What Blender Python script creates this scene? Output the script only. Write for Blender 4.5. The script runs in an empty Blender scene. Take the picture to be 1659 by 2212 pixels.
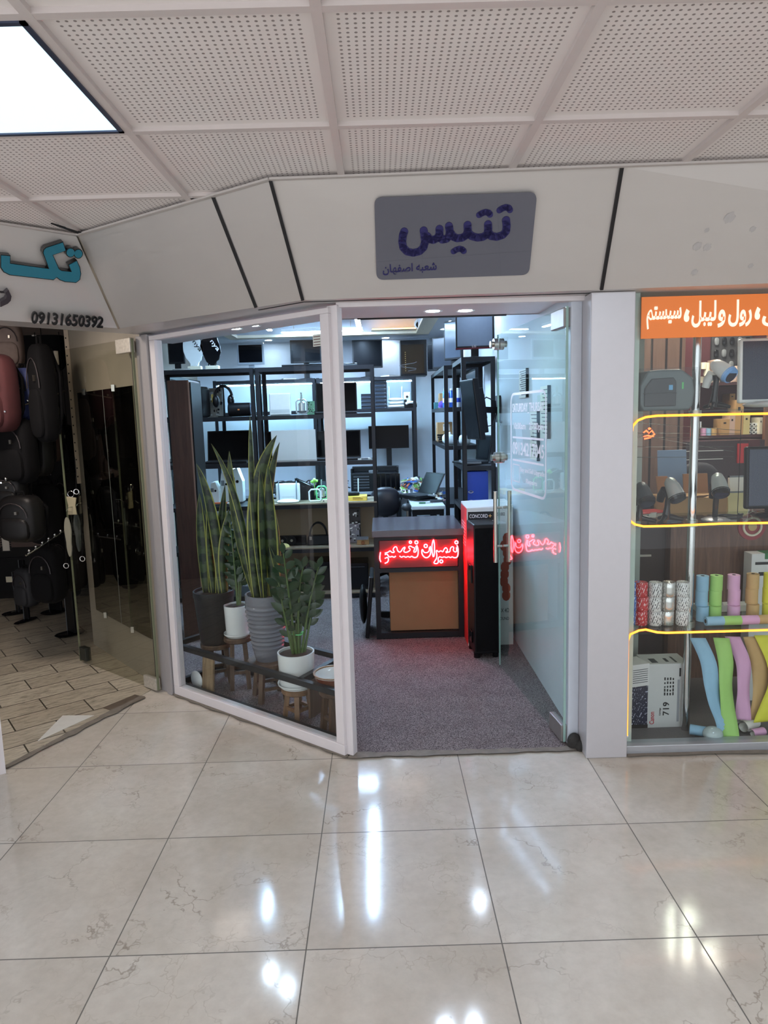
import bpy, bmesh, math, random
from mathutils import Vector, Matrix
random.seed(7)
COL = bpy.context.scene.collection
SC = bpy.context.scene
PI = math.pi
# ---------------------------------------------------------------- camera
RW, RH, FPX, CAMZ = 1659, 2212, 1501.54, 1.608
YAW, PITCH, ROLL = 0.0049, 0.1361, -0.0290
_f = Vector((math.sin(YAW)*math.cos(PITCH), math.cos(YAW)*math.cos(PITCH), -math.sin(PITCH)))
_r0 = Vector((math.cos(YAW), -math.sin(YAW), 0)); _u0 = _r0.cross(_f)
CR = math.cos(ROLL)*_r0 + math.sin(ROLL)*_u0
CU = -math.sin(ROLL)*_r0 + math.cos(ROLL)*_u0
CAM = Vector((0, 0, CAMZ))
cd = bpy.data.cameras.new('camera'); cam = bpy.data.objects.new('camera', cd); COL.objects.link(cam)
cam.matrix_world = Matrix(((CR.x, CU.x, -_f.x, 0), (CR.y, CU.y, -_f.y, 0), (CR.z, CU.z, -_f.z, CAMZ), (0, 0, 0, 1)))
cd.sensor_fit = 'HORIZONTAL'; cd.sensor_width = 36; cd.lens = 36*FPX/RW; cd.clip_start = 0.02; cd.clip_end = 60
SC.camera = cam
# ---------------------------------------------------------------- world, exposure
SC.view_settings.view_transform = 'Standard'; SC.view_settings.look = 'None'
SC.view_settings.gamma = 1; SC.view_settings.use_curve_mapping = False
SC.view_settings.exposure = 0.42
WORLD_STRENGTH = 1.75
wd = bpy.data.worlds.new('world'); SC.world = wd; wd.use_nodes = True
# open corridor light, dimmed towards the right to darken the slanted fascia
_wt = wd.node_tree; _tc = _wt.nodes.new('ShaderNodeTexCoord'); _sx = _wt.nodes.new('ShaderNodeSeparateXYZ'); _wt.links.new(_tc.outputs['Generated'], _sx.inputs[0])
_mr = _wt.nodes.new('ShaderNodeMapRange'); _mr.interpolation_type = 'SMOOTHSTEP'; _wt.links.new(_sx.outputs[0], _mr.inputs[0])
_mr.inputs[1].default_value = .1; _mr.inputs[2].default_value = .85; _mr.inputs[3].default_value = WORLD_STRENGTH; _mr.inputs[4].default_value = WORLD_STRENGTH*.3
_bg = _wt.nodes['Background']; _bg.inputs[0].default_value = (0.775, 0.79, 0.825, 1); _wt.links.new(_mr.outputs[0], _bg.inputs[1])
# brightness of the lamps, real and added
L_PANEL, L_STRIP, L_SPOT, L_COVE, L_RACK, L_NEON, L_ORANGE, L_RIGHT, L_LEFT = 14, 105, 170, 9, 120, 38, 1.7, 27, 50

# ---------------------------------------------------------------- helpers
def at(px, py, Y):
    d = _f + CR*((px-RW/2)/FPX) + CU*((RH/2-py)/FPX)
    return CAM + d*(Y/d.y)
def gz(px, py, z=0.0):
    d = _f + CR*((px-RW/2)/FPX) + CU*((RH/2-py)/FPX)
    return CAM + d*((z-CAMZ)/d.z)
def on(px, py, o, n):
    d = _f + CR*((px-RW/2)/FPX) + CU*((RH/2-py)/FPX)
    return CAM + d*((o-CAM).dot(n)/d.dot(n))
def rect(a, b, c, d, Y):                      # picture rectangle -> x0,x1,z0,z1 at depth Y
    mx, my = (a+c)/2, (b+d)/2
    return at(a, my, Y).x, at(c, my, Y).x, at(mx, d, Y).z, at(mx, b, Y).z
def lin(c):
    return tuple((v/12.92 if v <= .04045 else ((v+.055)/1.055)**2.4) for v in (x/255 for x in c))
MATS = {}
def mat(name, c, rough=.5, metal=0, emit=0, ecol=None, var=.06, scale=30, spec=.5, alpha=1, coat=0, bump=0):
    if name in MATS: return MATS[name]
    m = bpy.data.materials.new(name); m.use_nodes = True; MATS[name] = m
    nt = m.node_tree; b = nt.nodes['Principled BSDF']; c = lin(c)
    b.inputs['Roughness'].default_value = rough; b.inputs['Metallic'].default_value = metal
    b.inputs['Specular IOR Level'].default_value = spec; b.inputs['Coat Weight'].default_value = coat
    tc = nt.nodes.new('ShaderNodeTexCoord'); nz = nt.nodes.new('ShaderNodeTexNoise')
    nz.inputs['Scale'].default_value = scale; nz.inputs['Detail'].default_value = 4
    nt.links.new(tc.outputs['Object'], nz.inputs['Vector'])
    mx = nt.nodes.new('ShaderNodeMix'); mx.data_type = 'RGBA'
    mx.inputs[6].default_value = (*[v*(1-var) for v in c], 1); mx.inputs[7].default_value = (*[min(1, v*(1+var)) for v in c], 1)
    nt.links.new(nz.outputs['Fac'], mx.inputs[0]); nt.links.new(mx.outputs[2], b.inputs['Base Color'])
    if emit:
        b.inputs['Emission Color'].default_value = (*(lin(ecol) if ecol else c), 1); b.inputs['Emission Strength'].default_value = emit
    if bump:
        bp = nt.nodes.new('ShaderNodeBump'); bp.inputs['Strength'].default_value = bump; bp.inputs['Distance'].default_value = .004
        nt.links.new(nz.outputs['Fac'], bp.inputs['Height']); nt.links.new(bp.outputs[0], b.inputs['Normal'])
    return m
class N:                                       # tiny node-graph writer
    def __init__(s, name):
        s.m = bpy.data.materials.new(name); s.m.use_nodes = True; s.t = s.m.node_tree; s.b = s.t.nodes['Principled BSDF']; s.out = s.t.nodes['Material Output']; MATS[name] = s.m
    def n(s, t, **k):
        x = s.t.nodes.new('ShaderNode'+t)
        for a, v in k.items(): setattr(x, a, v)
        return x
    def put(s, inp, v):
        if isinstance(v, bpy.types.NodeSocket): s.t.links.new(v, inp)
        elif isinstance(v, (tuple, list)) and len(v) == 3 and inp.type == 'RGBA': inp.default_value = (*v, 1)
        else: inp.default_value = v
    def math(s, op, a, b=0.0, c=0.0):
        x = s.n('Math', operation=op); s.put(x.inputs[0], a); s.put(x.inputs[1], b); s.put(x.inputs[2], c); return x.outputs[0]
    def mix(s, f, a, b, blend='MIX'):
        x = s.n('Mix', data_type='RGBA', blend_type=blend); s.put(x.inputs[0], f); s.put(x.inputs[6], a); s.put(x.inputs[7], b); return x.outputs[2]
    def noise(s, vec, scale, detail=4, rough=.55, dist=0):
        x = s.n('TexNoise'); s.put(x.inputs['Vector'], vec); x.inputs['Scale'].default_value = scale; x.inputs['Detail'].default_value = detail
        x.inputs['Roughness'].default_value = rough; x.inputs['Distortion'].default_value = dist; return x.outputs['Fac'], x.outputs['Color']
    def ramp(s, f, lo, hi):
        x = s.n('MapRange'); s.put(x.inputs[0], f); x.inputs[1].default_value = lo; x.inputs[2].default_value = hi; return x.outputs[0]
    def pos(s):
        g = s.n('NewGeometry'); sp = s.n('SeparateXYZ'); s.t.links.new(g.outputs['Position'], sp.inputs[0]); return g.outputs['Position'], sp.outputs[0], sp.outputs[1], sp.outputs[2]
    def obj(s):
        g = s.n('TexCoord'); sp = s.n('SeparateXYZ'); s.t.links.new(g.outputs['Object'], sp.inputs[0]); return g.outputs['Object'], sp.outputs[0], sp.outputs[1], sp.outputs[2]
    def comb(s, x, y, z=0.0):
        c = s.n('CombineXYZ'); s.put(c.inputs[0], x); s.put(c.inputs[1], y); s.put(c.inputs[2], z); return c.outputs[0]
def glass(name, tint, refl=1.0, rough=.0):
    g = N(name); t = g.n('BsdfTransparent'); t.inputs[0].default_value = (*lin(tint), 1)
    gl = g.n('BsdfGlossy'); gl.inputs['Roughness'].default_value = rough; gl.inputs[0].default_value = (refl, refl, refl, 1)
    fr = g.n('Fresnel'); fr.inputs[0].default_value = 1.45
    ge = g.n('NewGeometry'); ff = g.math('MULTIPLY', fr.outputs[0], g.math('SUBTRACT', 1.0, ge.outputs['Backfacing']))
    ms = g.n('MixShader'); g.t.links.new(ff, ms.inputs[0]); g.t.links.new(t.outputs[0], ms.inputs[1]); g.t.links.new(gl.outputs[0], ms.inputs[2])
    g.t.links.new(ms.outputs[0], g.out.inputs[0]); return g.m
class M:                                       # mesh collector
    def __init__(s): s.v = []; s.f = []; s.i = []; s.c = 0
    def face(s, idx): s.f.append(tuple(idx)); s.i.append(s.c)
    def poly(s, pts):
        b = len(s.v); s.v += [tuple(p) for p in pts]; s.face(range(b, b+len(pts))); return s
    def hexa(s, p):                            # 8 points: bottom ring, top ring
        b = len(s.v); s.v += [tuple(q) for q in p]
        for q in ((3, 2, 1, 0), (4, 5, 6, 7), (0, 1, 5, 4), (1, 2, 6, 5), (2, 3, 7, 6), (3, 0, 4, 7)): s.face(b+k for k in q)
        return s
    def box(s, x0, x1, y0, y1, z0, z1):
        return s.hexa([(x0, y0, z0), (x1, y0, z0), (x1, y1, z0), (x0, y1, z0), (x0, y0, z1), (x1, y0, z1), (x1, y1, z1), (x0, y1, z1)])
    def bar(s, a, b, w, h, up=(0, 0, 1)):      # rectangular bar from a to b
        a = Vector(a); b = Vector(b); d = (b-a).normalized(); u = Vector(up)
        if abs(d.dot(u)) > .99: u = Vector((0, 1, 0))
        x = d.cross(u).normalized()*(w/2); z = x.cross(d).normalized()*(h/2)
        return s.hexa([a-x-z, a+x-z, b+x-z, b-x-z, a-x+z, a+x+z, b+x+z, b-x+z])
    def prism(s, poly, y0, y1, ax='y'):        # polygon extruded along an axis
        k = {'y': lambda p, t: (p[0], t, p[1]), 'z': lambda p, t: (p[0], p[1], t), 'x': lambda p, t: (t, p[0], p[1])}[ax]
        b = len(s.v); n = len(poly); s.v += [k(p, y0) for p in poly] + [k(p, y1) for p in poly]
        s.face(range(b, b+n)); s.face(range(b+2*n-1, b+n-1, -1))
        for i in range(n): j = (i+1) % n; s.face((b+i, b+n+i, b+n+j, b+j))
        return s
    def tube(s, pts, r, n=8, closed=False, cap=True):
        pts = [Vector(p) for p in pts]; m = len(pts); rs = r if isinstance(r, (list, tuple)) else [r]*m
        b = len(s.v); u = None
        for i, p in enumerate(pts):
            if closed: d = (pts[(i+1) % m]-pts[i-1])
            else: d = pts[min(i+1, m-1)]-pts[max(i-1, 0)]
            d = d.normalized() if d.length > 1e-9 else Vector((0, 0, 1))
            if u is None: u = d.orthogonal().normalized()
            u = (u-d*u.dot(d)); u = u.normalized() if u.length > 1e-6 else d.orthogonal().normalized()
            w = d.cross(u)
            s.v += [tuple(p+(u*math.cos(2*PI*k/n)+w*math.sin(2*PI*k/n))*rs[i]) for k in range(n)]
        for i in range(m if closed else m-1):
            a = b+i*n; c = b+((i+1) % m)*n
            for k in range(n): l = (k+1) % n; s.face((a+k, a+l, c+l, c+k))
        if cap and not closed:
            s.face(range(b+n-1, b-1, -1)); s.face(range(b+(m-1)*n, b+m*n))
        return s
    def cyl(s, a, b, r, r2=None, n=16): return s.tube([a, b], [r, r if r2 is None else r2], n)
    def lathe(s, prof, c=(0, 0, 0), n=32, sx=1, sy=1, cap=False):
        b = len(s.v); m = len(prof)
        for r, z in prof: s.v += [(c[0]+sx*r*math.cos(2*PI*k/n), c[1]+sy*r*math.sin(2*PI*k/n), c[2]+z) for k in range(n)]
        for i in range(m-1):
            for k in range(n): l = (k+1) % n; s.face((b+i*n+k, b+i*n+l, b+(i+1)*n+l, b+(i+1)*n+k))
        if cap or prof[0][0] < .002: s.face(range(b+n-1, b-1, -1))
        if cap or prof[-1][0] < .002: s.face(range(b+(m-1)*n, b+m*n))
        return s
    def ell(s, c, rx, ry, rz, n=16, m=9, p=1.0):   # superellipsoid: p<1 boxier
        b = len(s.v); sg = lambda t: math.copysign(abs(t)**p, t)
        for i in range(m+1):
            a = -PI/2+PI*i/m; q = max(abs(math.cos(a)), 1e-4)**p
            s.v += [(c[0]+rx*q*sg(math.cos(2*PI*k/n)), c[1]+ry*q*sg(math.sin(2*PI*k/n)), c[2]+rz*sg(math.sin(a))) for k in range(n)]
        for i in range(m):
            for k in range(n): l = (k+1) % n; s.face((b+i*n+k, b+i*n+l, b+(i+1)*n+l, b+(i+1)*n+k))
        return s
    def grid(s, rows):                         # rows of points -> sheet
        b = len(s.v); w = len(rows[0])
        for r in rows: s.v += [tuple(p) for p in r]
        for i in range(len(rows)-1):
            for k in range(w-1): s.face((b+i*w+k, b+i*w+k+1, b+(i+1)*w+k+1, b+(i+1)*w+k))
        return s
    def stroke(s, o, ux, uy, path, w, th, n=10):   # fat rounded line on a plane, raised by th
        nn = Vector(ux).cross(Vector(uy)).normalized(); ux = Vector(ux); uy = Vector(uy); o = Vector(o)
        P3 = lambda p, t: o+ux*p[0]+uy*p[1]+nn*t
        for i, p in enumerate(path):
            ring = [(p[0]+w/2*math.cos(2*PI*k/n), p[1]+w/2*math.sin(2*PI*k/n)) for k in range(n)]
            b = len(s.v); s.v += [tuple(P3(q, 0)) for q in ring]+[tuple(P3(q, th)) for q in ring]
            s.face(range(b+n, b+2*n))
            for k in range(n): l = (k+1) % n; s.face((b+k, b+l, b+n+l, b+n+k))
            if i+1 < len(path):
                q = path[i+1]; d = Vector((q[0]-p[0], q[1]-p[1])); L = d.length
                if L < 1e-9: continue
                x = Vector((-d.y, d.x))/L*w/2
                c4 = [(p[0]-x.x, p[1]-x.y), (q[0]-x.x, q[1]-x.y), (q[0]+x.x, q[1]+x.y), (p[0]+x.x, p[1]+x.y)]
                s.hexa([P3(k, 0) for k in c4]+[P3(k, th) for k in c4])
        return s
    def xf(s, mtx, since=0):
        for k in range(since, len(s.v)): s.v[k] = tuple(mtx @ Vector(s.v[k]))
        return s
def rm(rz=0, rx=0, ry=0, loc=(0, 0, 0)):
    return Matrix.Translation(loc) @ Matrix.Rotation(rz, 4, 'Z') @ Matrix.Rotation(ry, 4, 'Y') @ Matrix.Rotation(rx, 4, 'X')
def mk(name, m, mats, smooth=False, bev=0, seg=2):
    me = bpy.data.meshes.new(name); me.from_pydata(m.v, [], m.f)
    for k in (mats if isinstance(mats, (list, tuple)) else [mats]): me.materials.append(k)
    me.polygons.foreach_set('material_index', m.i)
    bm = bmesh.new(); bm.from_mesh(me); bmesh.ops.recalc_face_normals(bm, faces=bm.faces); bm.to_mesh(me); bm.free()
    o = bpy.data.objects.new(name, me); COL.objects.link(o)
    if smooth:
        me.polygons.foreach_set('use_smooth', [True]*len(me.polygons))
        try: me.set_sharp_from_angle(angle=math.radians(40))
        except Exception: pass
    if bev:
        b = o.modifiers.new('bevel', 'BEVEL'); b.width = bev; b.segments = seg; b.limit_method = 'ANGLE'
    return o
def T(name, label, cat, loc=(0, 0, 0), rz=0, group=None):
    o = bpy.data.objects.new(name, None); COL.objects.link(o); o.empty_display_size = .05
    o.location = loc; o.rotation_euler = (0, 0, rz); o['label'] = label; o['category'] = cat
    if group: o['group'] = group
    return o
def P(root, name, m, mats, label=None, world=False, kind=None, **k):
    if world:
        r = root
        while r.parent: r = r.parent
        inv = (Matrix.Translation(r.location) @ Matrix.Rotation(r.rotation_euler.z, 4, 'Z')).inverted()
        m.xf(inv)
    o = mk(name, m, mats, **k); o.parent = root
    if label: o['label'] = label
    if kind: o['kind'] = kind
    return o
def S(name, label, cat, m, mats, group=None, kind=None, **k):       # a thing that is one mesh, built in world coordinates
    xs = [v[0] for v in m.v]; ys = [v[1] for v in m.v]; zs = [v[2] for v in m.v]
    c = Vector(((min(xs)+max(xs))/2, (min(ys)+max(ys))/2, min(zs)))
    m.xf(Matrix.Translation(-c)); o = mk(name, m, mats, **k); o.location = c
    o['label'] = label; o['category'] = cat
    if group: o['group'] = group
    if kind: o['kind'] = kind
    return o
def ST(name, m, mats, parent=None, **k):
    o = mk(name, m, mats, **k)
    if parent: o.parent = parent
    else: o['kind'] = 'structure'
    return o
# Arabic script: joined letter forms, laid out for left-to-right drawing
_AR = {'ا': (0xFE8D, 2), 'ب': (0xFE8F, 4), 'ت': (0xFE95, 4), 'خ': (0xFEA5, 4), 'ر': (0xFEAD, 2), 'س': (0xFEB1, 4), 'ش': (0xFEB5, 4), 'ص': (0xFEB9, 4), 'ع': (0xFEC9, 4),
       'ف': (0xFED1, 4), 'ل': (0xFEDD, 4), 'م': (0xFEE1, 4), 'ن': (0xFEE5, 4), 'ه': (0xFEE9, 4), 'و': (0xFEED, 2), 'ی': (0xFBFC, 4)}
def shape(t):
    out = []
    for i, ch in enumerate(t):
        if ch not in _AR: out.append(ch); continue
        base, n = _AR[ch]; pv = i > 0 and t[i-1] in _AR and _AR[t[i-1]][1] == 4; nx = n == 4 and i+1 < len(t) and t[i+1] in _AR
        out.append(chr(base+(3 if pv and nx else 1 if pv else 2 if nx else 0)))
    return ''.join(reversed(out))
def text_mesh(body, ext=.001, off=0.0, fill=True):
    cu = bpy.data.curves.new('lettering', 'FONT'); cu.body = body; cu.extrude = ext; cu.offset = off; cu.resolution_u = 3
    t = bpy.data.objects.new('lettering', cu); COL.objects.link(t); bpy.context.view_layer.update()
    me = bpy.data.meshes.new_from_object(t.evaluated_get(bpy.context.evaluated_depsgraph_get()))
    bpy.data.objects.remove(t); bpy.data.curves.remove(cu); return me
def text(parent, name, body, p0, p1, height, m, up=(0, 0, 1), th=.002, off=0.0, label=None):
    """lettering between two world points (bottom left, bottom right), height in metres"""
    me = text_mesh(body, .5, off); p0 = Vector(p0); p1 = Vector(p1); x = p1-p0; up = Vector(up).normalized(); z = x.cross(up).normalized()
    v = [w.co.copy() for w in me.vertices]; ax, bx = min(q.x for q in v), max(q.x for q in v); ay, by = min(q.y for q in v), max(q.y for q in v)
    r = parent
    while r.parent: r = r.parent
    inv = (Matrix.Translation(r.location) @ Matrix.Rotation(r.rotation_euler.z, 4, 'Z')).inverted()
    for w in me.vertices:
        q = w.co; w.co = inv @ (p0+x*((q.x-ax)/(bx-ax))+up*(height*(q.y-ay)/(by-ay))+z*(th*(q.z+.5)))
    me.materials.clear(); me.materials.append(m); me.name = name
    o = bpy.data.objects.new(name, me); COL.objects.link(o); o.parent = parent
    if label: o['label'] = label
    return o
# ---------------------------------------------------------------- surface materials
def floor_material():
    g = N('polished_marble'); p, x, y, z = g.pos(); T_ = .6
    u = g.math('DIVIDE', g.math('ADD', x, .2676+60), T_); v = g.math('DIVIDE', g.math('SUBTRACT', y, 2.527-60), T_)
    fu = g.math('FRACT', u); fv = g.math('FRACT', v)
    du = g.math('MINIMUM', fu, g.math('SUBTRACT', 1, fu)); dv = g.math('MINIMUM', fv, g.math('SUBTRACT', 1, fv))
    d = g.math('MINIMUM', du, dv); grout = g.math('LESS_THAN', d, .0034)
    cell = g.comb(g.math('FLOOR', u), g.math('FLOOR', v)); wn = g.n('TexWhiteNoise'); g.put(wn.inputs['Vector'], cell)
    ad = g.n('VectorMath', operation='MULTIPLY_ADD'); g.put(ad.inputs[0], wn.outputs['Color']); ad.inputs[1].default_value = (9, 9, 9); g.put(ad.inputs[2], p)
    pv = ad.outputs[0]
    cl, cc = g.noise(pv, 2.2, 5, .6); fine, _ = g.noise(pv, 28, 4, .6)
    wv = g.n('VectorMath', operation='MULTIPLY_ADD'); g.put(wv.inputs[0], g.noise(pv, 2.6, 5, .65)[1]); wv.inputs[1].default_value = (.55, .55, .55); g.put(wv.inputs[2], pv)
    vo = g.n('TexVoronoi', feature='DISTANCE_TO_EDGE'); g.put(vo.inputs['Vector'], wv.outputs[0]); vo.inputs['Scale'].default_value = 2.1
    vein = g.math('MULTIPLY', g.math('SUBTRACT', 1, g.ramp(vo.outputs['Distance'], 0, .011)), g.ramp(g.noise(pv, 3.1, 3)[0], .46, .62))
    vo2 = g.n('TexVoronoi', feature='DISTANCE_TO_EDGE'); g.put(vo2.inputs['Vector'], wv.outputs[0]); vo2.inputs['Scale'].default_value = 6.5
    v2 = g.math('MULTIPLY', g.math('SUBTRACT', 1, g.ramp(vo2.outputs['Distance'], 0, .03)), g.ramp(g.noise(pv, 2.3, 3)[0], .5, .66))
    c = g.mix(g.ramp(cl, .3, .7), lin((186, 176, 163)), lin((206, 198, 187)))
    c = g.mix(g.math('MULTIPLY', g.ramp(fine, .35, .7), .25), c, lin((160, 150, 138)))
    c = g.mix(g.math('MULTIPLY', v2, .3), c, lin((138, 122, 104))); c = g.mix(g.math('MULTIPLY', vein, .55), c, lin((112, 96, 82)))
    c = g.mix(g.math('MULTIPLY', grout, .85), c, lin((66, 62, 58)))
    g.put(g.b.inputs['Base Color'], c)
    g.put(g.b.inputs['Roughness'], g.math('ADD', g.math('MULTIPLY', grout, .5), g.math('ADD', .05, g.math('MULTIPLY', fine, .09))))
    g.b.inputs['Specular IOR Level'].default_value = .5
    bp = g.n('Bump'); bp.inputs['Strength'].default_value = .03; bp.inputs['Distance'].default_value = .01; g.put(bp.inputs['Height'], g.noise(p, 5, 2)[0]); g.put(g.b.inputs['Normal'], bp.outputs[0])
    return g.m
def old_tile_material():
    g = N('worn_stone_tile'); p, x, y, z = g.pos(); a = .66
    xr = g.math('ADD', g.math('MULTIPLY', x, math.cos(a)), g.math('MULTIPLY', y, math.sin(a))); yr = g.math('SUBTRACT', g.math('MULTIPLY', y, math.cos(a)), g.math('MULTIPLY', x, math.sin(a)))
    br = g.n('TexBrick'); g.put(br.inputs['Vector'], g.comb(xr, yr)); br.inputs['Scale'].default_value = 1; br.inputs['Mortar Size'].default_value = .004
    br.inputs['Brick Width'].default_value = .4; br.inputs['Row Height'].default_value = .2; br.inputs['Mortar Smooth'].default_value = 0
    br.inputs['Color1'].default_value = (*lin((196, 186, 168)), 1); br.inputs['Color2'].default_value = (*lin((178, 167, 149)), 1); br.inputs['Mortar'].default_value = (*lin((62, 56, 48)), 1)
    st = g.n('Mapping'); g.put(st.inputs[0], g.comb(xr, yr)); st.inputs['Scale'].default_value = (3, 14, 1)
    s, _ = g.noise(st.outputs[0], 3, 6, .7, 1.2)
    c = g.mix(g.math('MULTIPLY', g.ramp(s, .45, .68), .7), br.outputs['Color'], lin((96, 88, 76)))
    g.put(g.b.inputs['Base Color'], c); g.b.inputs['Roughness'].default_value = .32; return g.m
def ceiling_material():
    g = N('perforated_tile'); p, x, y, z = g.pos(); T_ = .62928; n = 29; mg = .036; pt = (T_-2*mg)/n
    def loc(c, o):
        q = g.math('MULTIPLY', g.math('FRACT', g.math('DIVIDE', g.math('ADD', c, o), T_)), T_)
        q = g.math('DIVIDE', g.math('SUBTRACT', q, mg), pt); inside = g.math('MULTIPLY', g.math('GREATER_THAN', q, 0), g.math('LESS_THAN', q, n))
        return g.math('SUBTRACT', g.math('FRACT', q), .5), inside
    a, ia = loc(x, .1087+30*T_); b, ib = loc(y, -1.6584+30*T_)
    r = g.math('SQRT', g.math('ADD', g.math('MULTIPLY', a, a), g.math('MULTIPLY', b, b)))
    h = g.math('MULTIPLY', g.math('SUBTRACT', 1, g.ramp(r, .17, .24)), g.math('MULTIPLY', ia, ib))
    nz, _ = g.noise(p, 6, 3); c = g.mix(nz, lin((224, 217, 214)), lin((232, 226, 223)))
    g.put(g.b.inputs['Base Color'], g.mix(g.math('MULTIPLY', h, .9), c, lin((128, 119, 116)))); g.b.inputs['Roughness'].default_value = .8; g.b.inputs['Specular IOR Level'].default_value = .2
    return g.m
def carpet_material():
    g = N('speckled_carpet'); p, *_ = g.pos(); a, _ = g.noise(p, 260, 2, .6); b, _ = g.noise(p, 5, 4); s, _ = g.noise(p, 2.2, 4)
    c = g.mix(g.ramp(a, .36, .66), lin((48, 42, 42)), lin((154, 143, 142))); c = g.mix(g.math('MULTIPLY', g.ramp(b, .45, .75), .35), c, lin((74, 64, 63)))
    g.put(g.b.inputs['Base Color'], c); g.b.inputs['Roughness'].default_value = .95; g.b.inputs['Specular IOR Level'].default_value = .1
    bp = g.n('Bump'); bp.inputs['Strength'].default_value = .6; bp.inputs['Distance'].default_value = .004; g.put(bp.inputs['Height'], a); g.put(g.b.inputs['Normal'], bp.outputs[0]); return g.m
def wood_material(name, c1, c2, rough=.5, sx=12, sy=12, sz=1.2, scale=3):
    g = N(name); o, *_ = g.obj(); mp = g.n('Mapping'); g.put(mp.inputs[0], o); mp.inputs['Scale'].default_value = (sx, sy, sz)
    a, _ = g.noise(mp.outputs[0], scale, 6, .65, .8); g.put(g.b.inputs['Base Color'], g.mix(g.ramp(a, .3, .7), lin(c1), lin(c2))); g.b.inputs['Roughness'].default_value = rough; return g.m
def slat_material():
    g = N('slatted_wood'); p, x, y, z = g.pos(); f = g.math('FRACT', g.math('MULTIPLY', g.math('ADD', x, 20), 11)); gap = g.math('LESS_THAN', f, .16)
    mp = g.n('Mapping'); g.put(mp.inputs[0], p); mp.inputs['Scale'].default_value = (10, 10, 1)
    a, _ = g.noise(mp.outputs[0], 4, 5, .6, .5); c = g.mix(a, lin((98, 74, 64)), lin((150, 120, 104)))
    g.put(g.b.inputs['Base Color'], g.mix(gap, c, lin((34, 25, 24)))); g.b.inputs['Roughness'].default_value = .5; return g.m
def brushed_material():
    g = N('aluminium_composite'); p, x, y, z = g.pos(); mp = g.n('Mapping'); g.put(mp.inputs[0], p); mp.inputs['Scale'].default_value = (2, 2, 60)
    a, _ = g.noise(mp.outputs[0], 4, 4, .6); b, _ = g.noise(p, 3, 4)
    g.put(g.b.inputs['Base Color'], g.mix(g.math('MULTIPLY', g.math('ADD', a, b), .5), lin((196, 192, 189)), lin((212, 208, 205))))
    g.b.inputs['Metallic'].default_value = .6; g.put(g.b.inputs['Roughness'], g.ramp(a, -1.0, 2.0)); return g.m
def leaf_material():
    g = N('banded_leaf'); o, x, y, z = g.obj(); w, _ = g.noise(o, 26, 4, .6); zz = g.math('ADD', g.math('MULTIPLY', z, 60), g.math('MULTIPLY', w, 9))
    b = g.math('MULTIPLY', g.math('ADD', g.math('SINE', zz), 1), .5)
    g.put(g.b.inputs['Base Color'], g.mix(g.ramp(b, .25, .8), lin((26, 38, 22)), lin((62, 76, 42)))); g.b.inputs['Roughness'].default_value = .38; return g.m
def print_material(name, base, ink, size=55, amount=.56):     # a wrapper printed all over with small slanted lines of marks
    g = N(name); o, x, y, z = g.obj(); mp = g.n('Mapping'); g.put(mp.inputs[0], g.comb(g.math('MULTIPLY', g.math('ARCTAN2', y, x), .028), z)); mp.inputs['Rotation'].default_value = (0, 0, .45)
    mp.inputs['Scale'].default_value = (1.5, 1, 1)
    a, _ = g.noise(mp.outputs[0], size*4, 2, .6); sp = g.n('SeparateXYZ'); g.put(sp.inputs[0], mp.outputs[0])
    st = g.math('GREATER_THAN', g.math('SINE', g.math('MULTIPLY', sp.outputs[0], 520)), .1)
    g.put(g.b.inputs['Base Color'], g.mix(g.math('MULTIPLY', g.math('GREATER_THAN', a, amount), st), lin(base), lin(ink))); g.b.inputs['Roughness'].default_value = .3; return g.m
FLOORM, TILEM, CEILM, CARPETM, SLATM, ALUM = floor_material(), old_tile_material(), ceiling_material(), carpet_material(), slat_material(), brushed_material()
LEAFM = leaf_material()
LEAFEDGE = mat('leaf_edge', (150, 150, 72), .4, var=.2); LEAFZZ = mat('glossy_green_leaf', (42, 62, 40), .25, var=.35, scale=18); STALKM = mat('green_stalk', (84, 104, 58), .4, var=.2)
GLASSM = glass('window_glass', (248, 251, 251), 1.0); GLASSG = glass('door_glass_green', (243, 250, 248), 1.2); GLASSO = glass('door_glass_olive', (240, 240, 236), 1.0); SHELFGLASS = glass('shelf_glass', (236, 243, 240), .8)
CLEARBAG = glass('clear_plastic', (244, 244, 244), .6, .1)
WHITEF = mat('white_frame', (214, 208, 210), .35, var=.03); GREYF = mat('grey_frame', (150, 146, 147), .4, var=.04); BLACKGAP = mat('black_sealant', (16, 15, 20), .5)
WALLW = mat('white_wall', (208, 215, 222), .7, var=.03, scale=8); WALLB = mat('beige_wall', (152, 144, 132), .6, var=.14, scale=5); DARKW = mat('dark_wall', (30, 20, 22), .7); DARKRED = mat('dark_red_wall', (74, 26, 32), .6)
STEEL = mat('dark_steel', (21, 22, 28), .45, .2, var=.15); BLACK = mat('black_plastic', (15, 15, 18), .4, spec=.3, var=.12); BLACKG = mat('black_gloss', (10, 10, 13), .12); SCREEN = mat('dark_screen', (10, 11, 15), .2, spec=.1)
MATTE = mat('black_fabric', (8, 7, 9), .9, var=.35, spec=.2, scale=60, bump=.3); BLACKD = mat('black_vinyl', (15, 13, 14), .5, spec=.3, var=.2)
CHROME = mat('chrome', (205, 205, 205), .14, 1); NICKEL = mat('brushed_nickel', (186, 180, 170), .3, 1, var=.1); GREYP = mat('grey_plastic', (120, 124, 128), .4); DGREY = mat('dark_grey_plastic', (62, 66, 70), .4)
WHITEP = mat('white_plastic', (226, 228, 226), .3, var=.03); CREAM = mat('cream_plastic', (222, 214, 190), .4); WHITEC = mat('white_ceramic', (226, 226, 224), .12, var=.02)
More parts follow.
